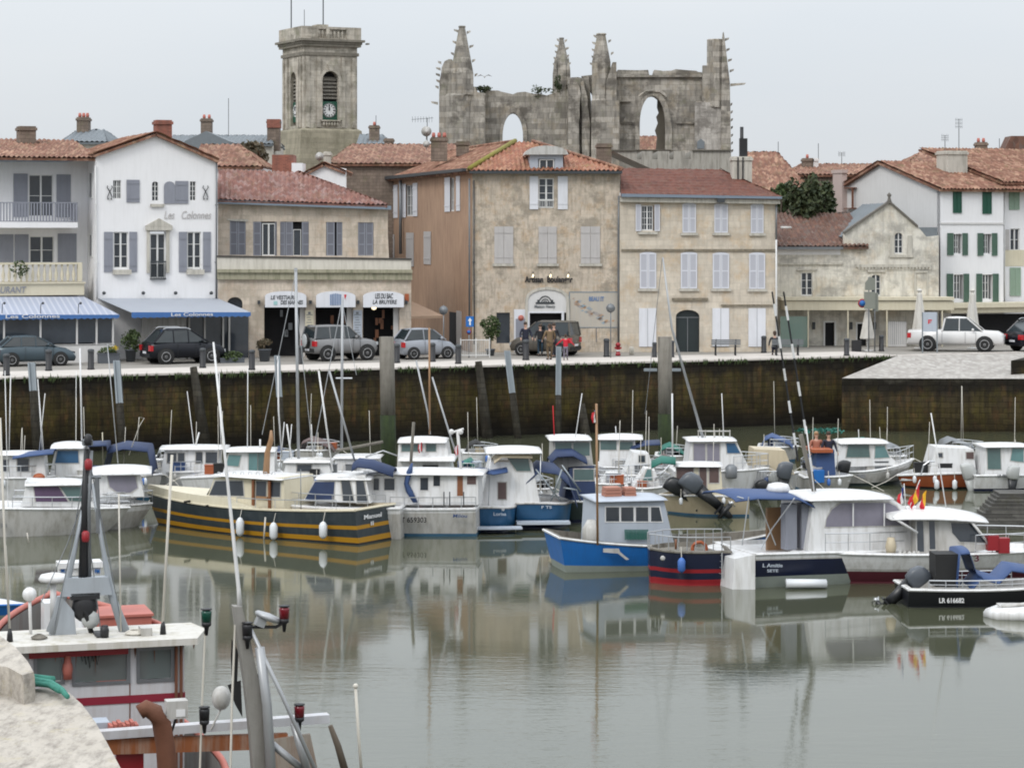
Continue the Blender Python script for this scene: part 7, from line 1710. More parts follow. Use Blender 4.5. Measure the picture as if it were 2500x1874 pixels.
b.roof(1342, 1446, 1062, 1076, .9, 2.0); b.cab([(1350, 1150), (1450, 1150), (1442, 1076), (1352, 1076)], 1.1, 1.8, .1, 'gelold', [((1356, 1396, 1080, 1100), 'glassg'), ((1400, 1440, 1080, 1112), 'glassg')])
b.cover([(1342, 1120), (1360, 1100), (1400, 1098), (1434, 1118)], .4, 1.2, 'navy', 'rolled_hood', .2); b.pole([(1350, 990), (1353, 1062)], .018, 'fred', 1.5); b.pole([(1421, 960), (1400, 1100)], .018, 'gel', 1.2)
b.text('Dame', 1368, 1384, 1236, 1242, 'greyblue', -.03)
# ---------------- pontoon
t = thing('pontoon', 'low grey floating walkway beyond the blue sterns', 'pontoon', (0,0,0), 0); mb = MB()
p, q = G(985, 1232, .45), G(1500, 1212, .45); d_ = Vector((0,1.6,0)); dn = Vector((0,0,-.7)); mb.hexa([p+dn, q+dn, q+d_+dn, p+d_+dn], [p, q, q+d_, p+d_]); mb.build('deck', M['oldwood'], t)
# ---------------- E: bright blue boat with pale wheelhouse
b = Boat('fishing_boat', 'bright blue open boat with pale blue grey wheelhouse and four windows', 1385, 1402, 13)
b.hull(1372, 1925, 2.5, (1313, 1330, 1288), [(.07,'gel'),(.80,'bluehull'),(1.0,'greyboot'),(1.3,'dkgreenhull')], deck='oldwood', rake=.06, rub='gel', tw=.80, bul=.38, trx=.03)
b.cab([(1456, 1352), (1650, 1345), (1622, 1222), (1462, 1222)], .28, 1.8, .03, 'greyblue', [((1480, 1512, 1238, 1272), 'glass'), ((1517, 1547, 1238, 1272), 'glass'), ((1553, 1583, 1238, 1272), 'glass'), (((1590,1272),(1617,1272),(1610,1238),(1590,1238)), 'glass')], fr='gel', endwin=[(1632,1275,1624,1236,3,'glass',1)])
b.roof(1455, 1632, 1212, 1224, .15, 2.1, 'greyblue')
mb = MB(); p = b.p3(1455, 1302, .5); mb.lathe([(.22,0),(.3,.2),(.3,.5),(.15,.75)], (p.x-.1, .55, p.z-.35), 10); mb.build('cowl_vent', M['gelold'], b.t)
b.pole([(1456, 985), (1459, 1330)], .035, 'wood2', -.02, 'flag_mast'); b.flag(1455, 1000, 14, 30, y=-.02)
mb = MB()
for k in range(9):
    p = b.p3(1526+k*6.5, 1292, .22); mb.tube([p, p+Vector((.01,0,-.3)), p+Vector((.05,0,-.28)), p+Vector((.04,0,-.0))], .015, 4)
mb.build('hanging_ropes', M['greentarp'], b.cb)
mb = MB(); p, q = b.p3(1472, 1340, -.03), b.p3(1510, 1348, -.05); 
mb.plate([b.p(1472, 1338, 0), b.p(1510, 1338, 0), b.p(1513, 1346, 0), b.p(1530, 1360, 0), b.p(1535, 1364, 0), b.p(1528, 1366, 0), b.p(1508, 1350, 0), b.p(1472, 1347, 0)], -.05, -.02); mb.build('white_mark', M['gelold'], b.h)
for a, c, w1, h1 in ((1498, 1212, 40, 24), (1540, 1211, 28, 22)):
    mb = MB(); p, q = b.p3(a-w1/2, c, .8), b.p3(a+w1/2, c-h1, .8); rg = (q.z-p.z)/3
    for k in range(3): mb.box(p.x+.01*k, q.x-.01*k, .8, 1.25, p.z+rg*k, p.z+rg*(k+.85))
    o = mb.build('crate', M['crate'], None); 
    o.data.transform(wm(b.t)); tag(o, 'larger stack of terracotta coloured crates on the blue boat roof' if a < 1500 else 'smaller terracotta crate beside the stack on the wheelhouse roof', 'crate')
# ---------------- F: navy and red boat
b = Boat('fishing_boat', 'small navy boat with red waterline, red stripe and a blue fender', 1640, 1432, 3)
b.hull(1785, 1583, 2.0, (1345, 1345, 1334), [(.06,'gelold'),(.52,'navyhull'),(.63,'red'),(.82,'navyhull'),(1.3,'red')], deck='oldwood', rake=.02, rub='oldwood', p=3.5, bul=.1, bw=.25, tw=.95)
b.rails(.0, 1.0, .38, 9, 'rail', False); b.fender(1664, 1360, 1398, 'bluefender', -.1)
mb = MB(); p = b.p3(1708, 1340, .8); ring = [p+Vector((.2*math.cos(a), .03, .2*math.sin(a))) for a in [math.pi*2*k/14 for k in range(15)]]; mb.tube(ring, .05, 6, False); mb.build('lifebuoy', M['orange'], b.t)
mb = MB(); p = b.p3(1618, 1362, -.04); mb.lathe([(.03,-.02),(.07,-.01),(.07,.02)], p, 10, 'y'); mb.build('hawse_hole', M['gelold'], b.h)
b.pole([(1650, 1340), (1650, 1316)], .03, 'wood', .4, 'bitt')
# ---------------- G: big cruiser with bimini
b = Boat('motor_boat', 'large white and navy cruiser with arched tinted windows and blue bimini', 1845, 1440, 20)
b.hull(1850, 2330, 3.0, (1352, 1346, 1330), [(.16,'gel'),(.20,'gelold'),(.68,'navyhull'),(1.0,'greyboot'),(1.3,'navyhull')], rake=.08, rub='gel', tw=.92, bul=.1)
mb = MB(); a_, c_ = b.p3(1768, 1340, .1), b.p3(1850, 1340, .1)   # white stern extension
mb.hexa([(b.xs-.02, .12, -.3), (b.xs-.02, 2.85, -.3), (b.xs-.62, 2.6, -.3), (b.xs-.62, .35, -.3)], [(b.xs-.02, .12, b.zt(0)*.97), (b.xs-.02, 2.85, b.zt(0)*.97), (b.xs-.55, 2.6, b.zt(0)*.85), (b.xs-.55, .35, b.zt(0)*.85)]); mb.build('stern_box', M['gel'], b.t)
mb = MB(); p = Vector((b.xs-.66, .9, .25)); mb.tube([p, p+Vector((0,0,.7))], .02, 4); mb.tube([p+Vector((0,.3,0)), p+Vector((0,.3,.7))], .02, 4)
for k in range(4): mb.tube([p+Vector((0,0,.1+.17*k)), p+Vector((0,.3,.1+.17*k))], .015, 4)
mb.build('boarding_ladder', M['rail'], b.t)
b.cab([(1972, 1352), (2235, 1346), (2232, 1250), (2180, 1216), (2005, 1218), (1990, 1228)], .3, 2.2, .1, 'gel', [(((2018,1286),(2222,1282),(2220,1268),(2192,1236),(2175,1228),(2060,1228),(2036,1244),(2022,1266)), 'curtain')])
mb = MB()
for px in (2083, 2159): p, q = b.p3(px, 1284, .28), b.p3(px, 1228, .34); mb.tube([p+Vector((0,-.0,0)), q], .02, 5)
mb.build('window_bars', M['gel'], b.cb)
b.roof(1980, 2186, 1198, 1222, .2, 2.4, slope=-.05)
b.cover([(1795, 1211), (1850, 1204), (1950, 1206), (1990, 1226)], .3, 2.2, 'bluecan', 'bimini', .14)
mb = MB()
for pts in (((1828,1212),(1812,1330)), ((1850,1218),(1894,1330)), ((1940,1215),(1885,1290),(1858,1340)), ((1800,1212),(1815,1216))): mb.tube([b.p3(x, y, .3) for x, y in pts], .018, 5)
mb.build('bimini_frame', M['rail'], b.t)
mb = MB(); p, q = b.p3(1918, 1342, .6), b.p3(1975, 1228, .6); mb.box(p.x, p.x+.35, .6, .9, p.z, q.z); mb.box(p.x+.5, q.x, .6, .9, p.z, q.z); mb.build('cockpit_curtain', M['grey_shutter'], b.t)
mb = MB(); p = b.p3(1877, 1300, 1.4); mb.box(p.x-.05, p.x+.5, 1.4, 1.5, p.z-.5, p.z+.7); mb.build('wood_door', M['wood2'], b.t)
mb = MB(); p = b.p3(1900, 1202, 1.2); mb.lathe([(.28,0),(.34,.1),(.28,.24),(.1,.28)], p, 14); mb.build('radar_dome', M['gel'], b.t)
def rod(b, pts, y):
    q = [b.p3(a, c, y) for a, c in pts]; n = 10; o = None; mb = MB(); mb.tube(q, [.03, .025], 5); o = mb.build('fishing_rod', M['black'], b.t)
    for k in (1, 3, 5, 7, 9): mb = MB(); a, c = q[0].lerp(q[1], k/10.5), q[0].lerp(q[1], (k+.75)/10.5); mb.tube([a, c], .034, 5); mb.build('white_band', M['gel'], o)
rod(b, ((1990, 1196), (1913, 712)), 1.2); rod(b, ((1948, 1125), (1885, 712)), 1.8)
b.pole([(1955, 1060), (1988, 1202)], .07, 'oldwood', 1.4, 'mast'); b.pole([(1968, 1040), (1988, 1200)], .025, 'gel', 1.0)
b.text('L Amitie', 1862, 1910, 1375, 1384, 'greyblue', -.06, slant=.02); b.text('SETE', 1873, 1900, 1389, 1396, 'greyblue', -.06)
b.rails(.3, .9, .5, 6)
# ---------------- H: white cruiser with red bottom
b = Boat('motor_boat', 'white cruiser with burgundy bottom, sliding doors and long white hardtop', 1945, 1432, 6)
b.hull(1940, 2640, 2.8, (1348, 1352, 1330), [(.05,'gelold'),(.52,'gel'),(.60,'gelold'),(.95,'burg'),(1.3,'burg')], rake=.12, rub='gel', tw=.8, bul=.12, flare=.7, trx=.05)
b.cab([(2236, 1362), (2420, 1340), (2378, 1268), (2242, 1264)], .4, 2.0, .1, 'gelold', [((2240, 2256, 1272, 1346), 'glass'), ((2270, 2284, 1272, 1340), 'glass'), (((2344,1322),(2410,1324),(2372,1278),(2324,1276),(2326,1300)), 'glass')])
b.roof(2178, 2416, 1240, 1270, .2, 2.4, slope=-.12, drop=.05)
for pts in (((2180,1262),(2240,1300)), ((2370,1270),(2412,1325))): b.pole(pts, .04, 'gel', .3, 'roof_strut')
b.pole([(2273, 1008), (2310, 1240)], .022, 'gel', 1.2); b.rails(.6, .95, .5, 6)
b.text('3', 2379, 2390, 1354, 1370, 'burg', -.05)
for a, c in ((2426, 1326), (2452, 1332)): mb = MB(); p = b.p3(a, c+18, .2); mb.box(p.x-.16, p.x+.16, .2, .5, p.z, p.z+.42); mb.build('red_cushion', M['red'], b.t)
mb = MB(); p = b.p3(2262, 1358, .1); 
for k in range(5): mb.lathe([(.05,0),(.06,.12),(.02,.16)], p+Vector((-.75+k*.13,0,0)), 6)
mb.build('bottles', M['gelold'], b.t)
b.outboard(2102, 1362, 1.25, 58, 'motorw', 1.2, 'motorw'); mb = MB(); p = b.p3(2175, 1355, .3); mb.lathe([(.12,0),(.16,.25),(.1,.5)], p, 8); mb.build('bucket', M['beige'], b.t)
for cols, px, py in ((('fblue','fwhite','fred'), 2207, 1188), (('fred','fyel','fred'), 2246, 1178), (('fyel','fred','fwhite'), 2262, 1196)): b.flag(px, py, 40 if px > 2210 else 22, 34, cols, 1.1, .9)
b.pole([(2207, 1180), (2212, 1250)], .015, 'gel', 1.1, 'flagstaff'); b.pole([(2246, 1170), (2216, 1250)], .015, 'gel', 1.15, 'flagstaff')
mb = MB(); p, q = b.p3(1918, 1432, -.3), b.p3(2016, 1412, -.3); mb.tube([(p.x, -.35, (p.z+q.z)/2), (q.x, -.35, (p.z+q.z)/2-.03)], .13, 8); mb.build('white_fender_roll', M['fender'], b.t)
# ---------------- I: black open boat
b = Boat('open_boat', 'low black open boat with white gunwale, grey outboard and blue covers', 2235, 1486, 4)
b.hull(2222, 2680, 1.9, (1438, 1436, 1410), [(.10,'gel'),(1.3,'blackhull')], deck='gelold', rake=.1, rub='gel', bul=.2)
b.text('LR 616682', 2293, 2354, 1459, 1471, 'fwhite', -.06); b.outboard(2222, 1428, 1.25, 50, 'motor'); b.rails(.1, .6, .22, 6)
mb = MB(); p, q = b.p3(2284, 1432, .5), b.p3(2340, 1352, .5); mb.box(p.x, q.x, .5, 1.2, p.z, q.z); mb.build('console', M['rubber'], b.t)
b.cover([(2338, 1425), (2345, 1342), (2368, 1340), (2385, 1390), (2400, 1402)], .3, 1.2, 'bluecan', 'seat_cover', .1); b.cover([(2370, 1430), (2398, 1398), (2440, 1410), (2470, 1378), (2520, 1385)], .3, 1.2, 'bluecan', 'engine_cover', .15)
# ---------------- J: inflatable tender at the right edge
b = Boat('tender', 'small white inflatable tender at the right edge of the water', 2440, 1512, 0)
mb = MB(); pts = [b.p3(2600, 1500, .1), b.p3(2500, 1500, .0), b.p3(2440, 1502, .1), b.p3(2415, 1498, .5), b.p3(2440, 1490, .9), b.p3(2600, 1488, 1.0)]; mb.tube(pts, [.2,.2,.19,.16,.18,.2], 9); mb.build('tube', M['gel'], b.t)
mb = MB(); p = b.p3(2480, 1478, .4); mb.box(p.x-.4, p.x+1.2, .2, .9, p.z-.15, p.z); mb.tube([p+Vector((-.4,-.2,0)), p+Vector((.4,-.2,.1)), p+Vector((.6,0,-.1))], .05, 6); mb.build('seat', M['gelold'], b.t)

# ---------------- back rows
def simple(label, px, py, th, ps, pb, B, sh, bands, cabp=None, wins=(), rf=None, kind='motor_boat', **k):
    cm = k.pop('cm', 'gel'); b = Boat(kind, label, px, py, th, BG); b.hull(ps, pb, B, sh, bands, **k)
    if cabp: b.cab(cabp, .4, B*.68, .1, cm, wins)
    if rf: b.roof(*rf, .3, B*.75)
    rs = random.Random(px*7+ps); lo, hi = min(ps, pb), max(ps, pb)
    for k in range(rs.choice((1, 2, 2))):
        fx = lo+(hi-lo)*rs.uniform(.2, .75); b.fender(fx, sh[1]+6, sh[1]+24, rs.choice(('fender', 'fender', 'bluefender', 'gelold')), -.06)
    mb = MB(); p = b.p3(pb, sh[2], B/2); mb.tube([p, p+Vector((.5*b.dir, -.3, -.25)), p+Vector((1.1*b.dir, -.6, -p.z+.02))], .014, 4); mb.build('mooring_line', M['rope'], b.t)
    for k in range(rs.choice((1, 2, 3))):
        fx = b.X(lo+(hi-lo)*rs.uniform(.25, .75)); q = Vector((fx, B*rs.uniform(.15, .4), b.zt(.4)-.05)); s_ = rs.uniform(.12, .28); mb = MB(); mb.box(q.x-s_, q.x+s_, q.y-.15, q.y+.15, q.z, q.z+s_*1.3); mb.box(q.x-s_-.015, q.x+s_+.015, q.y-.165, q.y+.165, q.z+s_*1.3, q.z+s_*1.3+.03); mb.build('deck_box', M[rs.choice(('rubber', 'bluecan', 'gelold', 'beige', 'orange', 'greyblue', 'zinc'))], b.t)
    for _ in range(rs.choice((1, 1, 2))): fx = lo+(hi-lo)*rs.uniform(.3, .7); b.pole([(fx, sh[1]), (fx+rs.uniform(-6, 6), sh[1]-rs.uniform(70, 190))], .013, 'rope', B*.4, 'whip_antenna')
    return b
WB = [(.2,'gel'),(.85,'gel'),(1.3,'navyhull')]; WO = [(.2,'gelold'),(.85,'gelold'),(1.3,'antiblue')]
b = simple('white boat with small blue awning and boxy cabin at the far left', 0, 1240, 6, -60, 135, 2.2, (1165, 1165, 1160), WB, [(-20, 1165), (112, 1168), (106, 1112), (-20, 1112)], [((5, 20, 1122, 1150), 'glass'), ((42, 70, 1120, 1150), 'glass')], (-30, 100, 1102, 1112)); b.cover([(30, 1112), (70, 1106), (130, 1100)], .1, 1.4, 'bluecan', 'awning', .1)
b.rails(.3, 1, .4, 5); b.pole([(110, 960), (96, 1100)], .018, 'gel'); b.pole([(92, 925), (105, 1130)], .018, 'gel'); 
mb = MB(); p = b.p3(95, 1165, .2); mb.sphere(p, .22, 8, (1,1,.7)); mb.build('orange_buoy', M['orange'], b.t)
b = simple('white cruiser with navy windscreen and navy hood, second from the left', 180, 1230, 4, 330, 115, 2.5, (1160, 1160, 1160), WB, [(118, 1170), (215, 1170), (205, 1096), (135, 1096)], [(((134,1130),(192,1130),(190,1100),(140,1100)), 'tealblue')], (122, 205, 1076, 1096)); b.cover([(215, 1082), (260, 1080), (262, 1095)], .2, 1.6, 'navy', 'hood', .1); b.pole([(195, 850), (200, 1075)], .03, 'gel'); b.pole([(250, 1055), (252, 1140)], .02, 'cream')
b = simple('boat under a big dark navy cockpit tent left of centre', 300, 1225, 2, 255, 395, 2.2, (1160, 1160, 1155), WO); b.cover([(248, 1150), (262, 1092), (300, 1082), (360, 1088), (372, 1150)], .2, 2, 'navy', 'cockpit_tent', .2); b.pole([(315, 1110), (340, 1040), (352, 1020), (340, 1018), (335, 1075)], .02, 'rope', .3, 'landing_net')
b = simple('long white cabin boat with a row of five square windows', 400, 1215, 3, 545, 372, 2.4, (1150, 1150, 1150), WB, [(390, 1160), (538, 1160), (532, 1098), (402, 1098)], [((408, 430, 1106, 1130), 'glass'), ((434, 450, 1106, 1130), 'glass'), ((478, 494, 1104, 1130), 'glass'), ((502, 530, 1104, 1130), 'glass')], (388, 555, 1087, 1098)); b.pole([(457, 955), (480, 1140)], .018, 'gel'); b.pole([(486, 1055), (474, 1100)], .03, 'gel'); b.rails(.3, 1, .35, 5)
b = simple('white wheelhouse boat with teal windows behind the striped trawler', 600, 1230, 2, 675, 440, 2.4, (1160, 1160, 1165), WB, [(540, 1165), (670, 1165), (670, 1100), (560, 1100)], [(((552,1136),(582,1138),(588,1112),(558,1110)), 'glasst'), ((607, 628, 1106, 1150), 'glasst'), ((630, 648, 1106, 1150), 'glassg')], (548, 672, 1092, 1104)); b.pole([(605, 900), (604, 1100)], .02, 'gel'); b.pole([(635, 1072), (635, 1095)], .03, 'gel'); b.pole([(541, 1110), (520, 1010), (500, 940)], .02, 'gel') if 0 else None
b = simple('low white yacht with bundled sail and tall aluminium mast', 730, 1235, -2, 680, 850, 2.3, (1165, 1160, 1160), WB, [(690, 1165), (812, 1165), (800, 1128), (700, 1125)], [((725, 760, 1134, 1150), 'glass')], (690, 808, 1120, 1130), 'sailing_boat'); b.pole([(722, 655), (729, 1122)], .055, 'alu', 1.1, 'mast'); mb = MB(); p = b.p3(722, 662, 1.1); mb.box(p.x-.06, p.x+.06, 1.05, 1.15, p.z, p.z+.12); mb.tube([b.p3(723, 662, 1.1), b.p3(640, 1060, 1.3)], .012, 4); mb.tube([b.p3(725, 750, 1.1), b.p3(765, 1120, 1.3)], .012, 4); mb.build('rigging', M['rail'], b.t); b.cover([(745, 1122), (770, 1115), (805, 1120)], .6, .6, 'gelold', 'sail_cover', .2); b.pole([(700, 1035), (712, 1120)], .03, 'gel'); b.pole([(760, 1035), (764, 1110)], .02, 'gel')
b = simple('white yacht moored beside the tall grey mooring pile', 850, 1215, -2, 800, 960, 2.3, (1152, 1150, 1150), WO, [(810, 1155), (925, 1155), (920, 1120), (820, 1118)], [], (812, 928, 1110, 1120), 'sailing_boat'); b.pole([(836, 725), (834, 1100)], .05, 'alu', 1.1, 'mast'); mb = MB(); mb.tube([b.p3(820, 923, 1.1), b.p3(860, 923, 1.1)], .03, 5); mb.tube([b.p3(836, 730, 1.1), b.p3(765, 1100, 1.3)], .015, 4); mb.tube([b.p3(870, 915, 1.1), b.p3(836, 740, 1.1)], .01, 4); mb.build('rigging', M['rail'], b.t); b.pole([(820, 1100), (935, 1078)], .06, 'oldwood', .8, 'boom'); b.pole([(892, 1115), (935, 1100), (970, 1112)], .03, 'rail', .4)
b = simple('white cabin boat with pale green windows right of the grey pile', 1040, 1225, -2, 1120, 950, 2.4, (1160, 1160, 1160), WB, [(968, 1165), (1105, 1165), (1090, 1082), (972, 1085)], [((980, 1030, 1085, 1102), 'glassg'), ((1040, 1064, 1082, 1102), 'glassg')], (970, 1090, 1064, 1082)); b.roof(972, 1110, 1103, 1127, .0, 2.0, 'gel'); b.flag(1030, 1078, 14, 24, ('fred','fwhite','fred'), .2)
b = simple('white boat with grey tinted wheelhouse and navy cover by the second pile', 1520, 1205, -2, 1460, 1640, 2.4, (1140, 1140, 1140), WB, [(1462, 1150), (1560, 1150), (1550, 1074), (1466, 1074)], [((1466, 1505, 1076, 1098), 'glassg'), ((1512, 1545, 1078, 1098), 'glassg')], (1460, 1570, 1058, 1074)); b.cover([(1540, 1090), (1575, 1080), (1612, 1078)], .1, 1.6, 'navy', 'cover', .1); b.pole([(1503, 1040), (1504, 1060)], .02, 'gel'); b.rails(.2, .9, .3, 5)
b = simple('cluttered white dinghy with small windscreen behind the crates', 1500, 1230, 0, 1455, 1540, 2.0, (1180, 1180, 1175), WB, [(1470, 1182), (1520, 1182), (1512, 1160), (1482, 1158)], [((1484, 1510, 1162, 1174), 'glasst')]); b.rails(.1, .9, .3, 4)
b = simple('white speedboat with slanting pale green windscreen behind the blue boat', 1580, 1236, 0, 1530, 1640, 2.0, (1190, 1190, 1180), WB, [(1545, 1190), (1615, 1190), (1600, 1150), (1575, 1145)], [(((1570,1172),(1592,1172),(1590,1146),(1580,1146)), 'glasst')]); b.rails(.1, .95, .35, 5); b.pole([(1600, 1172), (1640, 1130)], .03, 'rail', .2, 'davit')
b = simple('small white hulled day boat with upturned white hood behind the crates', 1545, 1222, 2, 1500, 1625, 2.1, (1160, 1158, 1150), WB, [(1525, 1162), (1600, 1162), (1585, 1108), (1545, 1104)], [((1560, 1575, 1112, 1128), 'glass')]); b.rails(.1, .95, .35, 5)
b = simple('beige boat with brown window covers and a flat cream roof', 1720, 1262, -3, 1830, 1610, 2.5, (1212, 1208, 1205), [(.2,'beige'),(.9,'beige'),(1.3,'antiblue')], [(1645, 1208), (1765, 1210), (1760, 1140), (1655, 1140)], [(((1652,1170),(1690,1168),(1694,1142),(1652,1142)), 'brownglass'), ((1708, 1725, 1140, 1190), 'brownglass'), ((1732, 1755, 1140, 1178), 'brownglass')], (1645, 1765, 1131, 1140), deck='beige', cm='cream'); b.outboard(1706, 1196, 1.5, 50, 'motor', -.3, 'motorb'); b.outboard(1662, 1200, 1.3, 55, 'motorb', .4, 'motorb')
b.cover([(1590, 1128), (1615, 1115), (1650, 1118)], .2, 1.0, 'greentarp', 'green_cover', .2)
b = simple('white boat with tall square wheelhouse, roof rack and blue side windows', 1760, 1225, 3, 1650, 1875, 2.5, (1150, 1148, 1140), WB, [(1680, 1145), (1830, 1145), (1800, 1080), (1790, 1078), (1688, 1078)], [((1694, 1722, 1083, 1125), 'curtain'), ((1727, 1757, 1083, 1125), 'curtain'), (((1776,1106),(1808,1106),(1795,1082),(1774,1082)), 'tealblue')], (1680, 1800, 1067, 1078)); mb = MB()
for px in (1705, 1722, 1745, 1765, 1782): p = b.p3(px, 1068, .6); mb.tube([p, p+Vector((0,0,.28))], .02, 4)
mb.tube([b.p3(1703, 1052, .6), b.p3(1783, 1052, .6)], .025, 5); mb.tube([b.p3(1703, 1052, 1.6), b.p3(1783, 1052, 1.6)], .025, 5); mb.build('roof_rack', M['gelold'], b.t); b.pole([(1618, 628), (1640, 800), (1716, 1068)], [.03, .04, .055], 'alu', 1.0, 'boom'); b.pole([(1762, 960), (1767, 1070)], .02, 'gel'); b.pole([(1641, 960), (1642, 1120)], .03, 'gel', .5, 'flag_mast'); b.rails(.6, 1, .5, 4)
mb = MB(); mb.tube([b.p3(1617, 628, 1.0), b.p3(1575, 1010, 1.0)], .01, 4); mb.build('stay', M['zinc'], b.t)
mb = MB(); p = b.p3(1785, 1150, -.1); mb.lathe([(.2,-.25),(.22,-.2),(.22,.15),(.1,.25)], p, 9); mb.build('lobster_pot', M['zinc'], b.t)
b = simple('cream canvas topped boat beside the tall square wheelhouse', 1880, 1215, 3, 1828, 1950, 2.2, (1160, 1158, 1150), WO, [(1836, 1158), (1940, 1158), (1918, 1100), (1842, 1096)], [], cm='beige'); b.outboard(1915, 1170, 1.35, 8, 'motor', -.4); b.outboard(1885, 1180, 1.0, 30, 'motorw', -.3); b.outboard(1848, 1195, 1.0, 60, 'motorb', -.5)
mb = MB(); p, q = b.p3(1842, 1192, -.5), b.p3(1935, 1150, -.5)
for k in range(14): x = p.x+(q.x-p.x)*k/13; mb.tube([(x,-.5,p.z),(x,-.5,q.z)], .012, 4)
mb.tube([(p.x,-.5,q.z),(q.x,-.5,q.z)], .02, 4); mb.build('net_bin', M['rail'], b.t)
b = simple('blue grey workboat with blue tub and two people aboard', 2010, 1205, 4, 1965, 2080, 2.3, (1165, 1162, 1158), WO, [(1992, 1160), (2040, 1160), (2038, 1098), (1996, 1098)], [], None, cm='bluecan'); 
mb = MB(); p, q = b.p3(1985, 1178, -.1), b.p3(2013, 1148, -.1); mb.box(p.x, q.x, -.1, .5, p.z, q.z); mb.build('blue_tub', M['bluehull'], b.t); mb = MB(); p, q = b.p3(1984, 1105, .2), b.p3(2034, 1097, .2); mb.box(p.x, q.x, .2, 1.8, p.z, q.z); mb.build('orange_roof', M['orange'], b.t)
wb = b
b = simple('white cabin cruiser with tinted windows and bow rail pointing right', 2060, 1188, 4, 2030, 2230, 2.4, (1150, 1146, 1118), [(.2,'gel'),(.8,'gelold'),(1.3,'dkgreenhull')], [(2040, 1140), (2200, 1135), (2168, 1110), (2165, 1082), (2060, 1078)], [(((2066,1116),(2124,1116),(2122,1086),(2072,1084)), 'glassg'), (((2136,1118),(2172,1116),(2160,1088),(2138,1088)), 'glasst')], (2052, 2172, 1070, 1084), rake=.16); b.rails(.75, 1, .5, 4); b.pole([(2096, 1048), (2097, 1072)], .02, 'gel'); b.outboard(2058, 1160, 1.2, 10, 'motorb', -.2); b.text('LR 827', 2090, 2113, 1158, 1166, 'grey_shutter')
mb = MB(); leaves(mb, (b.X(2040), 3, b.Z(2040, 1066)), 1.0, .4, .12, 120, .08); mb.tube([b.p3(1985, 1080, 3), b.p3(2110, 1068, 3)], .04, 5); o = mb.build('net_bundle', M['greentarp'], b.t)
b = simple('orange hulled workboat with a white box cabin', 2280, 1195, 2, 2372, 2190, 2.4, (1155, 1155, 1158), [(.1,'gelold'),(.88,'orange'),(1.3,'blackhull')], [(2268, 1160), (2384, 1160), (2378, 1096), (2286, 1092)], [((2290, 2302, 1106, 1116), 'glass'), ((2360, 2378, 1104, 1120), 'brownglass')]); b.fender(2287, 1170, 1195); b.fender(2331, 1170, 1195); b.outboard(2366, 1170, 1.3, 12, 'motorw', -.3, 'motorw')
mb = MB(); mb.tube([b.p3(2248, 1160, 0), b.p3(2255, 1135, 0), b.p3(2268, 1126, 0), b.p3(2282, 1126, 0)], .03, 5); mb.build('rail', M['rail'], b.t)
b = simple('white cruiser with clear canvas wheelhouse at the right edge', 2420, 1200, 6, 2385, 2600, 2.4, (1160, 1158, 1150), WB, [(2405, 1160), (2520, 1160), (2510, 1090), (2412, 1090)], [((2412, 2444, 1094, 1145), 'glassg'), (((2468,1124),(2500,1128),(2500,1096),(2474,1094)), 'glasst')], (2404, 2520, 1082, 1092)); b.text('LR 827065', 2436, 2472, 1157, 1165, 'zinc'); b.outboard(2474, 1170, 1.1, 5, 'motorw', -.2)
for dx, lab, coat, hd in ((1993, 'person with fair hair and orange top on the workboat', pm('orange_top', (.30,.12,.08), .8, .1), M['wood2']), (2023, 'dark haired person in a navy sweater on the workboat', navyc, M['hairb'])):
    Yp = DY(1205, 0)+1.2; p = P(dx, 1160, Yp); person(lab, (p.x, p.y, p.z-.05), R(10), 1.7, coat, jean, hair=hd, group='people aboard the workboat')

# ---------------- extra whips and poles on the small boats (belong to hidden craft between the rows)
b = simple('low white yacht mostly hidden with several thin masts', 640, 1200, 0, 560, 690, 2.2, (1150, 1150, 1150), WO, [(590, 1150), (660, 1150), (650, 1128), (600, 1128)], [], None, 'sailing_boat')
for pts, r in ((((678, 870), (680, 1000), (688, 1115)), .03), (((694, 1030), (684, 1140)), .02), (((712, 1035), (706, 1120)), .02), (((535, 905), (540, 1120)), .02)): b.pole(pts, r, 'gel', .5)
b = simple('low white yacht mostly hidden behind the purple curtained boat', 60, 1215, 0, 0, 160, 2.2, (1165, 1165, 1160), WO, None, (), None, 'sailing_boat')
for pts, r in (((( 26, 915), (22, 1110)), .025), (((92, 925), (108, 1120)), .02), (((186, 905), (185, 1085)), .015)): b.pole(pts, r, 'gel', .5)


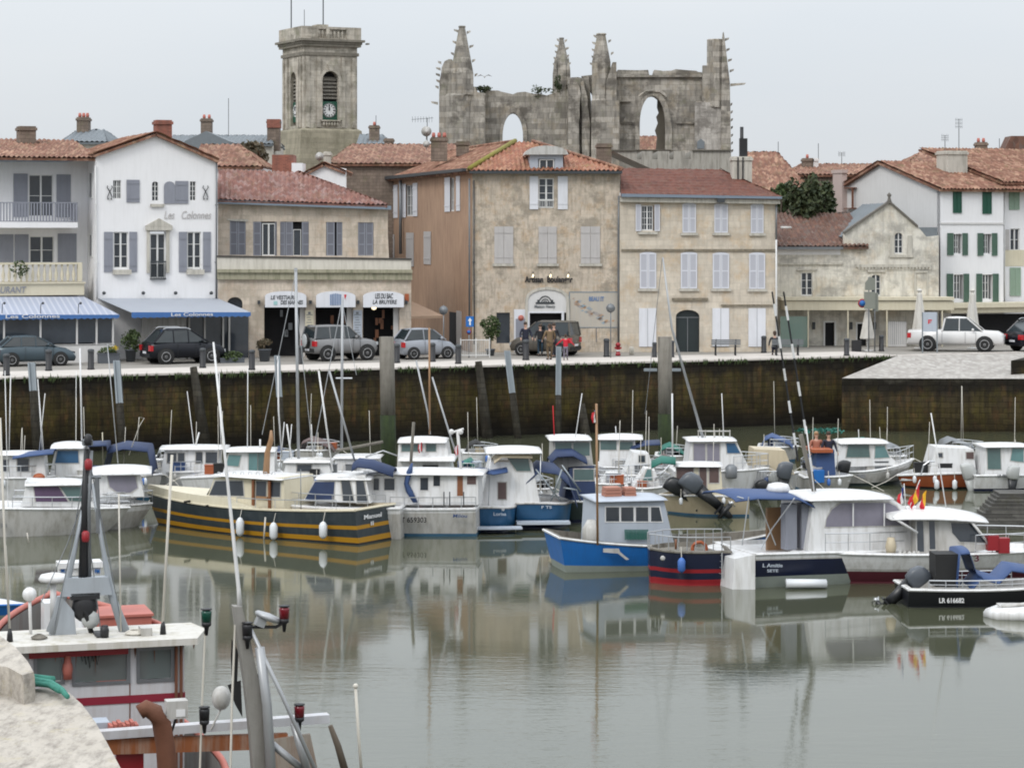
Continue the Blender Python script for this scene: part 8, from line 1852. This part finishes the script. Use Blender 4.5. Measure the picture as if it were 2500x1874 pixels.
for lab, px, py, ps, pb, sh, mat, cb in (
    ('small open white boat with grey cover tucked beside the navy cockpit tent', 1300, 1245, 1290, 1350, 1192, 'gel', 'zinc'),
    ('small beige dinghy with a dark cover behind the pale wheelhouse boat', 1440, 1215, 1405, 1478, 1165, 'gelold', 'navy'),
    ('small white boat with brown cover between the rows, left of the square wheelhouse', 1670, 1185, 1650, 1590, 1140, 'gel', 'brownglass'),
    ('little grey boat with blue cover right of the leaning fishing rods', 2000, 1180, 2015, 1955, 1142, 'gelold', 'bluecan'),
    ('little white boat with dark cover between the far cruiser and the orange hull', 2160, 1150, 2215, 2120, 1112, 'gelold', 'zinc'),
    ('small white boat with black cover behind the low yacht with masts', 690, 1175, 640, 720, 1122, 'gel', 'navy'),
    ('pale boat with grey cover behind the long windowed cabin boat', 430, 1180, 370, 450, 1120, 'gelold', 'zinc'),
    ('small white boat with green cover right of the grey mooring pile', 1140, 1200, 1110, 1180, 1150, 'gel', 'greentarp'),
    ('white boat with teal cover at the foot of the right mooring pile', 1640, 1160, 1600, 1690, 1112, 'gelold', 'greentarp'),
    ('pale boat with brown cover in the last row, right of the tall yacht mast', 780, 1140, 720, 830, 1098, 'gelold', 'brownglass'),
    ('white boat with black cover in the last row, left of the tilted guide rail', 1180, 1150, 1130, 1215, 1105, 'gel', 'rubber'),
    ('grey boat with blue cover in the last row, right of the square wheelhouse', 1900, 1130, 1850, 1950, 1090, 'gelold', 'bluecan'),
    ('white boat with grey cover in the last row before the landing steps', 2330, 1140, 2290, 2400, 1098, 'gel', 'zinc')):
    b = simple(lab, px, py, random.uniform(-8, 8), ps, pb, 1.9, (sh, sh, sh-3), WO if mat == 'gelold' else WB)
    d = 1 if pb > ps else -1; b.cover([(ps+d*8, sh), (ps+d*16, sh-22), (ps+d*34, sh-30), (pb-d*22, sh-12), (pb-d*14, sh)], .2, 1.4, cb, 'boat_cover', .12); b.rails(.3, 1, .3, 4)

# ---------------- mooring piles and wall guides
def pile(px0, px1, pyt, pyw, lab, lean=0):
    c0, c1 = P((px0+px1)/2, pyt, DY(pyw, 0)), G((px0+px1)/2+lean, pyw, -1.5); r = (px1-px0)/2*c0.y/F; t = thing('mooring_pile', lab, 'pile', (c0.x, c0.y, 0), 0); zt_ = c0.z; zm = zt_*.42
    mb = MB(); mb.loft([[(r*(1+.05*math.sin(k*3))*math.cos(2*math.pi*k/12)+lean*.012*(1-z/zt_), r*math.sin(2*math.pi*k/12), z) for k in range(12)] for z in (zm, zt_*.7, zt_)]); mb.build('post', M['oldwood'], t)
    mb = MB(); mb.loft([[(r*1.02*math.cos(2*math.pi*k/12)+lean*.012*(1-z/zt_)+(.0), r*1.02*math.sin(2*math.pi*k/12), z) for k in range(12)] for z in (-2, zm*.5, zm-.002)]); mb.build('weedy_foot', pm('weedy_timber', (.018,.028,.010), .95, .6, 4, bump=.5, stain=(.035,.055,.012), stamt=.7), t)
pile(925, 962, 822, 1150, 'tall weathered grey mooring pile left of centre with weedy foot', 8); pile(1605, 1640, 822, 1145, 'tall weathered grey mooring pile right of centre with weedy foot', 4)
mb = MB(); 
for px0, px1, y_ in ((1572, 1604, 902), (1641, 1662, 902)): a_, b2 = P(px0, y_, 97), P(px1, y_, 97); mb.box(a_.x, b2.x, 96.9, 97.1, a_.z-.06, a_.z+.04)
o = mb.build('pile_crossbar', M['steel']); tag(o, 'thin grey cross bar fixed either side of the right mooring pile', 'bar')
def guide(pts, pym, lab, w_=.16):
    """leaning steel channel guide against the wall, dark weed below"""
    (ax_, ay), (bx, by) = pts; Yg = Q(bx).y-1.0; a = P(ax_, ay, Yg); c = P(bx, by, Yg-.8); f_ = (pym-ay)/(by-ay); m_ = a.lerp(c, f_); t = thing('guide_rail', lab, 'post', (a.x, a.y, 0), 0, 'leaning guide rails along the quay wall')
    ri = wm(t).inverted(); A, C_, M_ = ri @ a, ri @ c, ri @ m_
    mb = MB()
    for dx in (-w_, w_*.55): mb.hexa([M_+Vector((dx,0,0)), M_+Vector((dx+w_*.45,0,0)), M_+Vector((dx+w_*.45,.2,0)), M_+Vector((dx,.2,0))], [A+Vector((dx,0,0)), A+Vector((dx+w_*.45,0,0)), A+Vector((dx+w_*.45,.2,0)), A+Vector((dx,.2,0))])
    mb.hexa([M_+Vector((-w_*.55,.1,0)), M_+Vector((w_*.55,.1,0)), M_+Vector((w_*.55,.2,0)), M_+Vector((-w_*.55,.2,0))], [A+Vector((-w_*.55,.1,0)), A+Vector((w_*.55,.1,0)), A+Vector((w_*.55,.2,0)), A+Vector((-w_*.55,.2,0))]); mb.build('steel_channel', M['steel'], t)
    mb = MB(); mb.tube([M_+Vector((0,.05,0)), M_.lerp(C_, .5), C_], [w_*1.1, w_*1.25, w_*1.2], 7); mb.build('weedy_lower_part', M['quay'], t)
guide(((76, 885), (92, 1120)), 955, 'leaning steel guide rail nearest the left edge'); guide(((284, 880), (300, 1100)), 985, 'leaning steel guide rail left of the dark wall post', .15)
guide(((676, 868), (690, 1110)), 970, 'steel guide rail behind the tall yacht mast', .13); guide(((1238, 856), (1268, 1100)), 960, 'clearly tilted steel guide rail at the centre', .15); guide(((1364, 846), (1362, 1090)), 965, 'upright steel guide rail below the child in red', .13)
# ============================================================ near fishing boat (stern towards the camera)
b = Boat('trawler', 'rusty red and white fishing boat with wheelhouse and grey gantry in the foreground', 250, DY(0,0) if 0 else 560+F*H/37.0, 17)
T = b.t
def q3(px, py, y=0.0): return b.p3(px, py, y)
# hull: stern at y=-4.5, bow at y=10, built across x
def sheer(t): k = max(0, min(1, (t-.60)/.04)); return 1.75+k*k*(3-2*k)*1.38+.15*t
xc = b.X(262); B_ = 3.5; y0_, y1_ = -3.9, 7.6; n = 42
def hw(t): return B_/2*((.8+.2*min(1, t/.3)) if t < .3 else max(.05, 1-((t-.3)/.7)**2.6))
def yy(t): return y0_+(y1_-y0_)*t
fr = [0, .12, .5, 1.0, 1.4]; cols_ = ['redfade', 'gelold', 'red', 'blackhull']
mb = MB(); PT = []
for i in range(n+1):
    t = i/n; PT.append([[Vector((xc+sd*hw(t)*(1-.25*min(1, f_)*(t**2)-.1*min(1, f_)), yy(t)-(.9*f_*t**4), sheer(t)*(1-f_) if f_ <= 1 else -(f_-1)*2)) for f_ in fr] for sd in (-1, 1)])
for sd in (0, 1):
    for k in range(4):
        mb.cur = k
        for i in range(n): mb.add([PT[i][sd][k], PT[i+1][sd][k], PT[i+1][sd][k+1], PT[i][sd][k+1]], [(0,1,2,3)], True)
for k in range(4): mb.cur = k; mb.add([PT[0][0][k], PT[0][1][k], PT[0][1][k+1], PT[0][0][k+1]], [(0,1,2,3)], False)
mb.build('hull', [M[c] for c in cols_], T)
mb = MB(); DZ = .75   # inner bulwark and deck
for i in range(n):
    t0, t1 = i/n, (i+1)/n
    for sd in (-1, 1):
        a0, a1 = (xc+sd*(hw(t0)-.12), yy(t0)-(.1 if i < n-0 else 0), sheer(t0)), (xc+sd*max(.0, hw(t1)-.12), yy(t1)-.1, sheer(t1))
        mb.add([a0, a1, (a1[0], a1[1], a1[2]-DZ), (a0[0], a0[1], a0[2]-DZ)], [(0,1,2,3)])
    mb.add([(xc-hw(t0)+.1, yy(t0), sheer(t0)-DZ), (xc+hw(t0)-.1, yy(t0), sheer(t0)-DZ), (xc+hw(t1)-.1, yy(t1), sheer(t1)-DZ), (xc-hw(t1)+.1, yy(t1), sheer(t1)-DZ)], [(0,1,2,3)])
mb.build('deck', pm('worn_grey_deck', (.17,.165,.155), .8, .25, 2, bump=.2, stain=(.10,.06,.04), stamt=.6), T)
mb = MB()
for sd in (-1, 1): mb.tube([(xc+sd*(hw(i/n)-.06), yy(i/n)-.05, sheer(i/n)+.02) for i in range(n+1)], .055, 6)
mb.build('bulwark_cap', M['redfade'], T)
# wheelhouse
zr = b.Z(250, 1576); zw = .9; xa, xb_ = b.X(50), b.X(450); wd = 1.05
def hl(a, c, e, g): return [b.p(a, g), b.p(c, g), b.p(c, e), b.p(a, e)]
WH = pm('chalky_white_paint', (.52,.52,.54), .55, .08, 2, stain=(.36,.30,.27), stamt=.5)
mb = MB(); holes = [hl(90, 150, 1598, 1664), hl(184, 310, 1586, 1666), hl(341, 418, 1584, 1658)]
mb.plate([(xa, zw), (xb_, zw), (xb_, zr), (xa, zr)], 0, .1, holes)
hs = [[(.4, 2.35), (1.0, 2.35), (1.0, 3.1), (.4, 3.1)]]
for x in (xa, xb_-.1): mb.plate([(.11, zw), (wd, zw), (wd, zr), (.11, zr)], x, x+.1, hs, ax='yz')
mb.plate([(xa+.11, zw), (xb_-.11, zw), (xb_-.11, zr), (xa+.11, zr)], wd-.1, wd, [[(xa+.4, 2.45), (xb_-.4, 2.45), (xb_-.4, zr-.25), (xa+.4, zr-.25)]]); wh = mb.build('wheelhouse', WH, T)
M['clearg'] = clear('wheelhouse_glass', (.15,.18,.175), .85)
for a, c, e, g in ((90, 150, 1598, 1664), (184, 310, 1586, 1666), (341, 418, 1584, 1658)):
    p, q = b.p(a, g), b.p(c, e); mb = MB(); w_ = .05
    mb.plate([(p[0]-w_, p[1]-w_), (q[0]+w_, p[1]-w_), (q[0]+w_, q[1]+w_), (p[0]-w_, q[1]+w_)], -.02, -.002, [[(p[0], p[1]), (q[0], p[1]), (q[0], q[1]), (p[0], q[1])]]); fo = mb.build('window_frame', M['zinc'], wh)
    mb = MB(); mb.box(p[0], q[0], .04, .055, p[1], q[1]); mb.build('pane', M['clearg'], wh)
mb = MB(); mb.box(xa-.005, xb_+.005, -.012, -.003, b.Z(300, 1716), b.Z(300, 1697)); mb.box(xb_-.0, xb_+.012, -.01, wd, b.Z(300, 1716), b.Z(300, 1697)); mb.build('red_band', pm('dark_red_band', (.22,.012,.03), .5, .1), wh)
mb = MB(); x = b.X(317); mb.box(x-.008, x+.008, -.008, -.001, zw, zr); mb.build('panel_joint', M['rust'], wh)
mb = MB(); 
for px in (429, 441): x = b.X(px); mb.tube([(x, -.06, zw+.2), (x, -.06, zr)], .025, 5)
mb.build('pipes', M['rust'], wh)
mb = MB()  # things hanging under the roof edge
for k in range(5):
    m2 = MB(); p = b.p3(196+k*9, 1588, -.04); m2.tube([p, p+Vector((.03,-.02,-.16-.05*(k % 3))), p+Vector((.07,0,-.05))], .008, 4); m2.build('loose_wire', M['black'], wh)
p = q3(165, 1600, -.05); mb.tube([p, p+Vector((0,0,-.35))], [.05,.07], 7); mb.sphere(p+Vector((0,0,-.2)), .1, 6, (.8,.8,1.5)); mb.build('red_lifejacket', M['redfade'], wh)
mb = MB(); mb.box(b.X(70), b.X(312), -.06, -.03, zr-.13, zr); mb.build('red_pelmet', M['red'], wh)
mb = MB(); z0 = zr; th = .10   # roof
ov = .16
RP = [(b.X(25, -ov), -ov-.15), (b.X(478, -ov), -ov-.15), (xb_+.42, wd*.5), (xb_+.3, wd+.15), (xa-.3, wd+.15), (xa-.42, wd*.5)]
mb.plate(RP, z0, z0+th, ax='xy'); ro = mb.build('wheelhouse_roof', pm('stained_white_roof', (.56,.54,.50), .7, .12, 1.2, stain=(.32,.29,.2), stamt=.7), T)
zt2 = z0+th
# gantry (A-frame) on the roof
GA = pm('grey_gantry_paint', (.33,.36,.39), .5, .1, 2, stain=(.2,.2,.2), stamt=.4)
mb = MB(); yg = .65
def gp(px, py): return b.p3(px, py, yg)
legL = [gp(125, 1543), gp(160, 1440), gp(185, 1330), gp(214, 1180)]; legR = [gp(305, 1543), gp(272, 1450), (gp(250, 1330)), gp(226, 1180)]
mb.tube(legL, [.085,.055,.035,.025], 8); mb.tube(legR, [.085,.055,.035,.025], 8)
z1, z2 = gp(200, 1452).z, gp(200, 1408).z; mb.plate([(gp(150,0).x, z1), (gp(272,0).x, z1), (gp(262,0).x, z2), (gp(160,0).x, z2)], yg-.1, yg+.1)
mb.plate([(gp(120,0).x, zt2), (gp(185,0).x, zt2), (gp(180,0).x, gp(0,1500).z), (gp(150,0).x, z1), (gp(140,0).x, z1)], yg-.06, yg+.06); mb.build('gantry', GA, T)
mb = MB(); mb.tube([gp(203, 1412), gp(205, 1240), gp(212, 1095)], [.075,.05,.045], 8); mb.build('signal_mast', M['black'], T)
mb = MB(); mb.tube([gp(218, 1412), gp(216, 1240), gp(222, 1100)], .035, 6); mb.tube([gp(203, 1164), gp(246, 1164)], .03, 5); mb.tube([gp(236, 1164), gp(240, 1300)], .04, 5); mb.box(gp(202,0).x, gp(225,0).x, yg-.1, yg+.1, gp(0, 1092).z, gp(0, 1078).z); mb.build('mast_fittings', M['zinc'], T)
for px, py, m in ((214, 1145, 'red'), (207, 1320, 'red'), (213, 1085, 'black')): mb = MB(); mb.lathe([(.05,0),(.06,.05),(.06,.14),(.03,.17)], gp(px, py)-Vector((0,.1,0)), 8); mb.build('mast_light', M[m], T)
mb = MB(); p = gp(207, 1480)  # winch block
mb.sphere(p, .2, 8, (1,.6,1.2)); mb.tube([p+Vector((-.15,0,.2)), p+Vector((.0,-.1,-.1)), p+Vector((.1,0,-.4))], .04, 6); mb.box(p.x-.22, p.x+.22, p.y-.1, p.y+.1, p.z+.12, p.z+.22); mb.build('hauler_block', M['black'], T)
mb = MB(); p = gp(220, 1510); mb.lathe([(.05,-.1),(.14,-.08),(.14,.05),(.04,.1)], p, 10, 'y'); mb.build('floodlight', M['motorw'], T)
mb = MB(); p = gp(245, 1545); mb.box(p.x-.12, p.x+.05, p.y-.5, p.y+.1, p.z-.05, p.z+.03); mb.lathe([(.06,0),(.07,.12),(.05,.2)], p+Vector((.0,-.5,.0)), 8); mb.build('horn', M['black'], T)
mb = MB(); p = b.p3(72, 1450, .8); mb.sphere(p, .11, 10); mb.tube([p, (p.x+.02, p.y, zt2)], .025, 6); mb.build('gps_dome', M['gel'], T)
mb = MB(); p = b.p3(130, 1420, 2.2); mb.lathe([(.2,0),(.24,.05),(.2,.12),(.05,.15)], p, 12); mb.tube([p, (p.x, p.y, zt2)], .05, 6); mb.build('radar', M['gel'], T)
mb = MB(); p, q = b.p3(142, 1402, 3.4), b.p3(243, 1375, 3.4); mb.box(p.x, q.x, 3.2, 3.5, p.z, q.z); mb.box(p.x-.02, q.x+.02, 3.15, 3.55, q.z-.03, q.z+.06); mb.tube([( (p.x+q.x)/2, 3.35, 1.6), ((p.x+q.x)/2, 3.35, p.z)], .08, 6); mb.build('liferaft_canister', M['gel'], T)
for txt, a, c in (('JMC', 148, 160), ('FM', 232, 243)): write(txt, M['bluehull'], T, b.p3(a, 1399, 3.18), (b.X(c, 3.18)-b.X(a, 3.18), 0, 0), (0,0,.07), (0,-1,0))
for pts, r in (([(0, 1020), (12, 1330), (24, 1543)], .018), ([(290, 1205), (295, 1540)], .012), ([(420, 1110), (396, 1540)], .022), ([(14, 1330), (22, 1480)], .01), ([(70, 1324), (66, 1300)], .01)):
    mb = MB(); mb.tube([b.p3(a, c, .2) for a, c in pts], r, 6); mb.build('whip_antenna', M['rope'], T)
mb = MB(); p = b.p3(398, 1538, .2); mb.lathe([(.05,0),(.04,.12),(.02,.2)], (p.x, p.y, zt2), 8); mb.build('antenna_base', M['black'], T); mb = MB(); p2 = b.p3(24, 1543, .2); mb.lathe([(.05,0),(.04,.12),(.02,.2)], (p2.x, p2.y, zt2), 8); mb.build('antenna_base', M['black'], T)
mb = MB(); p, q = b.p3(232, 1526, 3.6), b.p3(366, 1498, 3.6); mb.box(p.x, q.x, 3.4, 4.4, 1.9, q.z); mb.box(p.x-.03, q.x+.03, 3.37, 4.43, q.z, q.z+.04); mb.build('fish_box', M['redfade'], T)
mb = MB(); p, q = b.p3(108, 1545, 3.4), b.p3(160, 1470, 3.4); mb.box(p.x, q.x, 3.4, 3.9, 1.8, q.z); mb.build('locker', M['gel'], T)
for k, (a, c, r_) in enumerate(((330, 1537, .16), (95, 1552, .12))):   # coils of rope on the roof
    mb = MB(); p = b.p3(a, c, .3); mb.tube([(p.x+(r_-.002*i)*math.cos(i*.7), .3+(r_-.002*i)*math.sin(i*.7), zt2+.02+.0012*i) for i in range(40)], .016, 5); mb.build('rope_coil', M['oldwood' if k else 'rope'], T)
for a, c, d, e_ in ((214, 1100, 130, 1545), (214, 1100, 300, 1540), (222, 1170, 100, 1470), (205, 1240, 246, 1540)):
    mb = MB(); mb.tube([b.p3(a, c, .65), b.p3((a+d)/2+3, (c+e_)/2+8, .6), b.p3(d, e_, .5)], .008, 4); mb.build('stay_wire', M['zinc'], T)
mb = MB(); p, q = hb_(395, 1560, .1) if 0 else b.p3(345, 1555, .1), b.p3(372, 1540, .1); mb.box(p.x, q.x, .1, .4, zt2, zt2+.12); mb.build('roof_hatch', M['gelold'], T)
for k in range(9):   # rust runs below the roof edge
    x = xa+.2+k*.3; mb = MB(); L_ = .12+.1*((k*5) % 4); mb.plate([(x, zr-.02), (x+.03+.01*(k % 3), zr-.02), (x+.02, zr-L_)], -.0135, -.0125); mb.build('rust_run', M['rust'], wh)
# stern deck: rail, rusty side, gallows
def hb(px, py, y): return b.p3(px, py, y)
mb = MB()
A = hb(240, 1796, -2.4); Bq = hb(805, 1754, -2.4); A.z = hb(240, 1796, -2.4).z
e = Vector((0,0,.06)); w_ = Vector((0,.2,0)); mb.hexa([A-e, Bq-e, Bq-e+w_, A-e+w_], [A+e, Bq+e, Bq+e+w_, A+e+w_]); sr = mb.build('stern_beam', WH, T)
mb = MB(); rustm = pm('rust_streaked_panel', (.30,.10,.035), .8, .3, 2.5, bump=.3, stain=(.42,.36,.3), stamt=.7)
A2 = A-e-Vector((0,-.06,.002)); B2 = hb(705, 1775, -2.4)-Vector((0,-.06,.1)); dn = Vector((0,0,-.22)); mb.hexa([A2+dn, B2+dn, B2+dn+Vector((0,.1,0)), A2+dn+Vector((0,.1,0))], [A2, B2, B2+Vector((0,.1,0)), A2+Vector((0,.1,0))]); mb.build('rusty_beam', rustm, T)
mb = MB(); p, q = hb(660, 1990, -2.35), hb(772, 1788, -2.35); mb.plate([(p.x, p.z), (q.x+.15, p.z), (q.x-.1, q.z), (p.x, q.z-.05)], -2.4, -2.34); mb.build('quarter_panel', pm('tan_streaked_panel', (.36,.31,.26), .8, .15, 2, bump=.2, stain=(.24,.09,.035), stamt=.8), T)
mb = MB(); A3 = hb(285, 1832, -2.3); B3 = hb(520, 1822, -2.3); mb.box(A3.x, hb(352, 0, -2.3).x, -2.25, -2.15, A3.z-.9, A3.z); mb.build('red_hatch', M['red'], T)
mb = MB(); p = hb(440, 1868, -2.6); rg = []
for k in range(9): t_ = k/8; x = hb(385, 0, -2.2).x+t_*1.0; rg.append([(x, -2.1+.35*math.cos(a)*1, 1.25+.28*math.sin(a)+.03*math.sin(k*3)) for a in [2*math.pi*i/8 for i in range(8)]])
mb.loft(rg); mb.build('net_bundle', pm('brown_net', (.10,.07,.02), .95, .6, 12, bump=.8), T)
mb = MB(); pts = [hb(*v, -3.0) for v in ((340, 1738), (356, 1728), (378, 1738), (395, 1768), (404, 1820), (408, 1874), (410, 1990))]; mb.tube(pts, [.105,.12,.13,.135,.135,.14,.14], 14); mb.build('exhaust_pipe', M['rust'], T)
mb = MB(); p = hb(432, 1728, -2.9); mb.box(p.x-.16, p.x+.14, p.y-.1, p.y+.12, p.z-.13, p.z+.12); wl = mb.build('work_light', M['gelold'], T); mb = MB(); mb.box(p.x-.03, p.x+.1, p.y-.11, p.y-.101, p.z-.1, p.z+.0); mb.build('lens', M['fwhite'], wl)
mb = MB(); mb.tube([p+Vector((0,0,-.1)), p+Vector((-.1,0,-.4)), (p.x-.15, p.y+.5, A.z)], .02, 5); mb.build('cable', M['black'], T)
# gallows post with slanted white pole above
gy = -3.0
mb = MB(); mb.loft([[hb(a+dx, py, gy)+Vector((0, dy, 0)) for dx, dy in ((-w1,-.1),(w1,-.1),(w1,.12),(-w1,.12))] for a, py, w1 in ((578, 1478, 10), (590, 1540, 14), (612, 1660, 17), (632, 1800, 22), (650, 1990, 27))], True, True, False); ga = mb.build('gallows_post', pm('weathered_grey_post', (.25,.24,.22), .7, .15, 3, bump=.2, stain=(.13,.12,.1), stamt=.6), T)
mb = MB(); mb.loft([[hb(a+dx, py, gy)+Vector((0, dy, 0)) for dx, dy in ((-w1,-.14),(w1,-.14),(w1,-.101),(-w1,-.101))] for a, py, w1 in ((640, 1575, 8), (656, 1720, 9), (674, 1990, 14))], True, True, False) if 0 else mb.tube([hb(634, 1580, gy-.2), hb(652, 1720, gy-.2), hb(668, 1990, gy-.2)], [.07,.07,.08], 8); mb.build('post_brace', M['alu'], T)
mb = MB(); mb.tube([hb(521, 835, gy), hb(556, 1180, gy), hb(583, 1440, gy), hb(585, 1480, gy)], [.014,.022,.030,.038], 8); mb.build('slanted_pole', M['gel'], T)
mb = MB(); mb.tube([hb(574, 1524, gy), hb(566, 1720, gy-.1), hb(562, 1900, gy-.2)], .018, 5); mb.build('rope', M['rope'], T)
mb = MB(); mb.tube([hb(501, 1540, gy), hb(493, 1720, gy), hb(487, 1900, gy)], .016, 5); mb.build('whip_antenna', M['rope'], T)
mb = MB(); mb.tube([hb(612, 1535, gy-.15), hb(690, 1700, gy-.3), hb(775, 1890, gy-.5)], .03, 7); mb.tube([hb(718, 1765, gy-.2), hb(750, 1880, gy-.3)], .06, 6); mb.tube([hb(656, 1808, gy-.1), hb(735, 1874, gy-.2)], .055, 6); mb.build('derrick_leg', M['alu'], T)
mb = MB(); mb.tube([hb(868, 1676, gy-.3), hb(876, 1800, gy-.3), hb(884, 1900, gy-.3)], .022, 6); mb.sphere(hb(868, 1674, gy-.3), .04, 6); mb.build('thin_pole', M['rope'], T)
mb = MB(); mb.tube([hb(806, 1770, gy), hb(825, 1820, gy), hb(848, 1900, gy)], [.035,.05,.06], 7); mb.build('dark_spar', M['bark'], T)
for px, py, m, k in ((504, 1505, 'navl_green', 1), (694, 1497, 'navl_red', 1), (731, 1737, 'navl_red', 1), (604, 1538, 'black', 1), (499, 1744, 'black', .9)):
    M.setdefault('navl_green', pm('green_lamp', (.005,.06,.04), .2, .1)); M.setdefault('navl_red', pm('red_lamp', (.14,.005,.012), .2, .1))
    mb = MB(); p = hb(px, py, gy-.15); mb.lathe([(.07,-.07),(.075,.05),(.075,.08),(.03,.1)], p, 10); o = mb.build('navigation_lamp', M[m], T)
    mb = MB(); mb.lathe([(.02,-.26),(.035,-.15),(.07,-.12),(.07,-.071)], p, 8); mb.lathe([(.08,.101),(.08,.115)], p, 10); mb.build('lamp_housing', M['black'], o)
mb = MB(); mb.tube([hb(504, 1530, gy-.15), hb(501, 1545, gy)], .02, 5); mb.tube([hb(694, 1518, gy-.15), hb(674, 1530, gy-.1), hb(612, 1530, gy)], .025, 5); mb.build('lamp_arm', M['black'], T)
mb = MB(); c = hb(655, 1506, gy); Mx = Matrix.Translation(c) @ Matrix.Rotation(R(22), 4, 'Y'); m2 = MB(Mx); m2.lathe([(.05,-.05),(.19,-.03),(.21,.01),(.18,.04),(.02,.06)], (0,0,0), 16); m2.box(-.15, -.02, -.08, .08, -.16, -.04); m2.build('radar_dish', M['alu'], T)
mb = MB(); mb.add([hb(556, 1672, gy+.3), hb(588, 1660, gy+.3), hb(592, 1750, gy+.25), hb(575, 1720, gy+.25)], [(0,1,2,3)]); mb.add([hb(622, 1648, gy+.1), hb(645, 1640, gy+.1), hb(634, 1686, gy+.05)], [(0,1,2)]); mb.add([hb(x_, y_, gy+.35) for x_, y_ in ((566, 1560), (582, 1590), (578, 1700), (566, 1650), (564, 1600))], [(0,1,2,3,4)]); mb.v = mb.v
mb.v += [v+Vector((0,.02,0)) for v in mb.v]; nf = list(mb.f); k0 = len(mb.v)//2
for f_ in nf: mb.f.append([i+k0 for i in f_]); mb.mi.append(0); mb.sm.append(False)
mb.build('dark_tarpaulin', M['rubber'], T)
mb = MB(); c = hb(540, 1703, gy+.6); mb.sphere(c, .14, 10, (1,1,1.25)); mb.tube([c+Vector((0,0,-.15)), c+Vector((-.15,0,-.45))], .015, 4); mb.build('net_float', M['gelold'], T)
for a in (295, 318, 333):
    pass
mb = MB(); p = hb(288, 1779, -2.1); 
for k in range(7): mb.box(p.x-.12+k*.06, p.x-.07+k*.06, -2.15, -1.9, p.z-.05, p.z+.06+.02*(k % 3)); 
mb.build('red_gear', M['redfade'], T)
mb = MB(); p, q = hb(232, 1784, -1.9), hb(268, 1762, -1.9); mb.box(p.x, q.x, -1.9, -1.5, p.z, q.z); mb.build('grey_box', M['greyblue'], T)
# small bright blue boat at the left edge
b2 = Boat('open_boat', 'bright blue open boat just showing at the left edge behind the trawler', 0, 1528, 8)
b2.hull(-260, 62, 1.6, (1474, 1474, 1472), [(.6,'bluehull'),(1.3,'greyboot')], rake=.1, rub='bluehull', bul=.15)
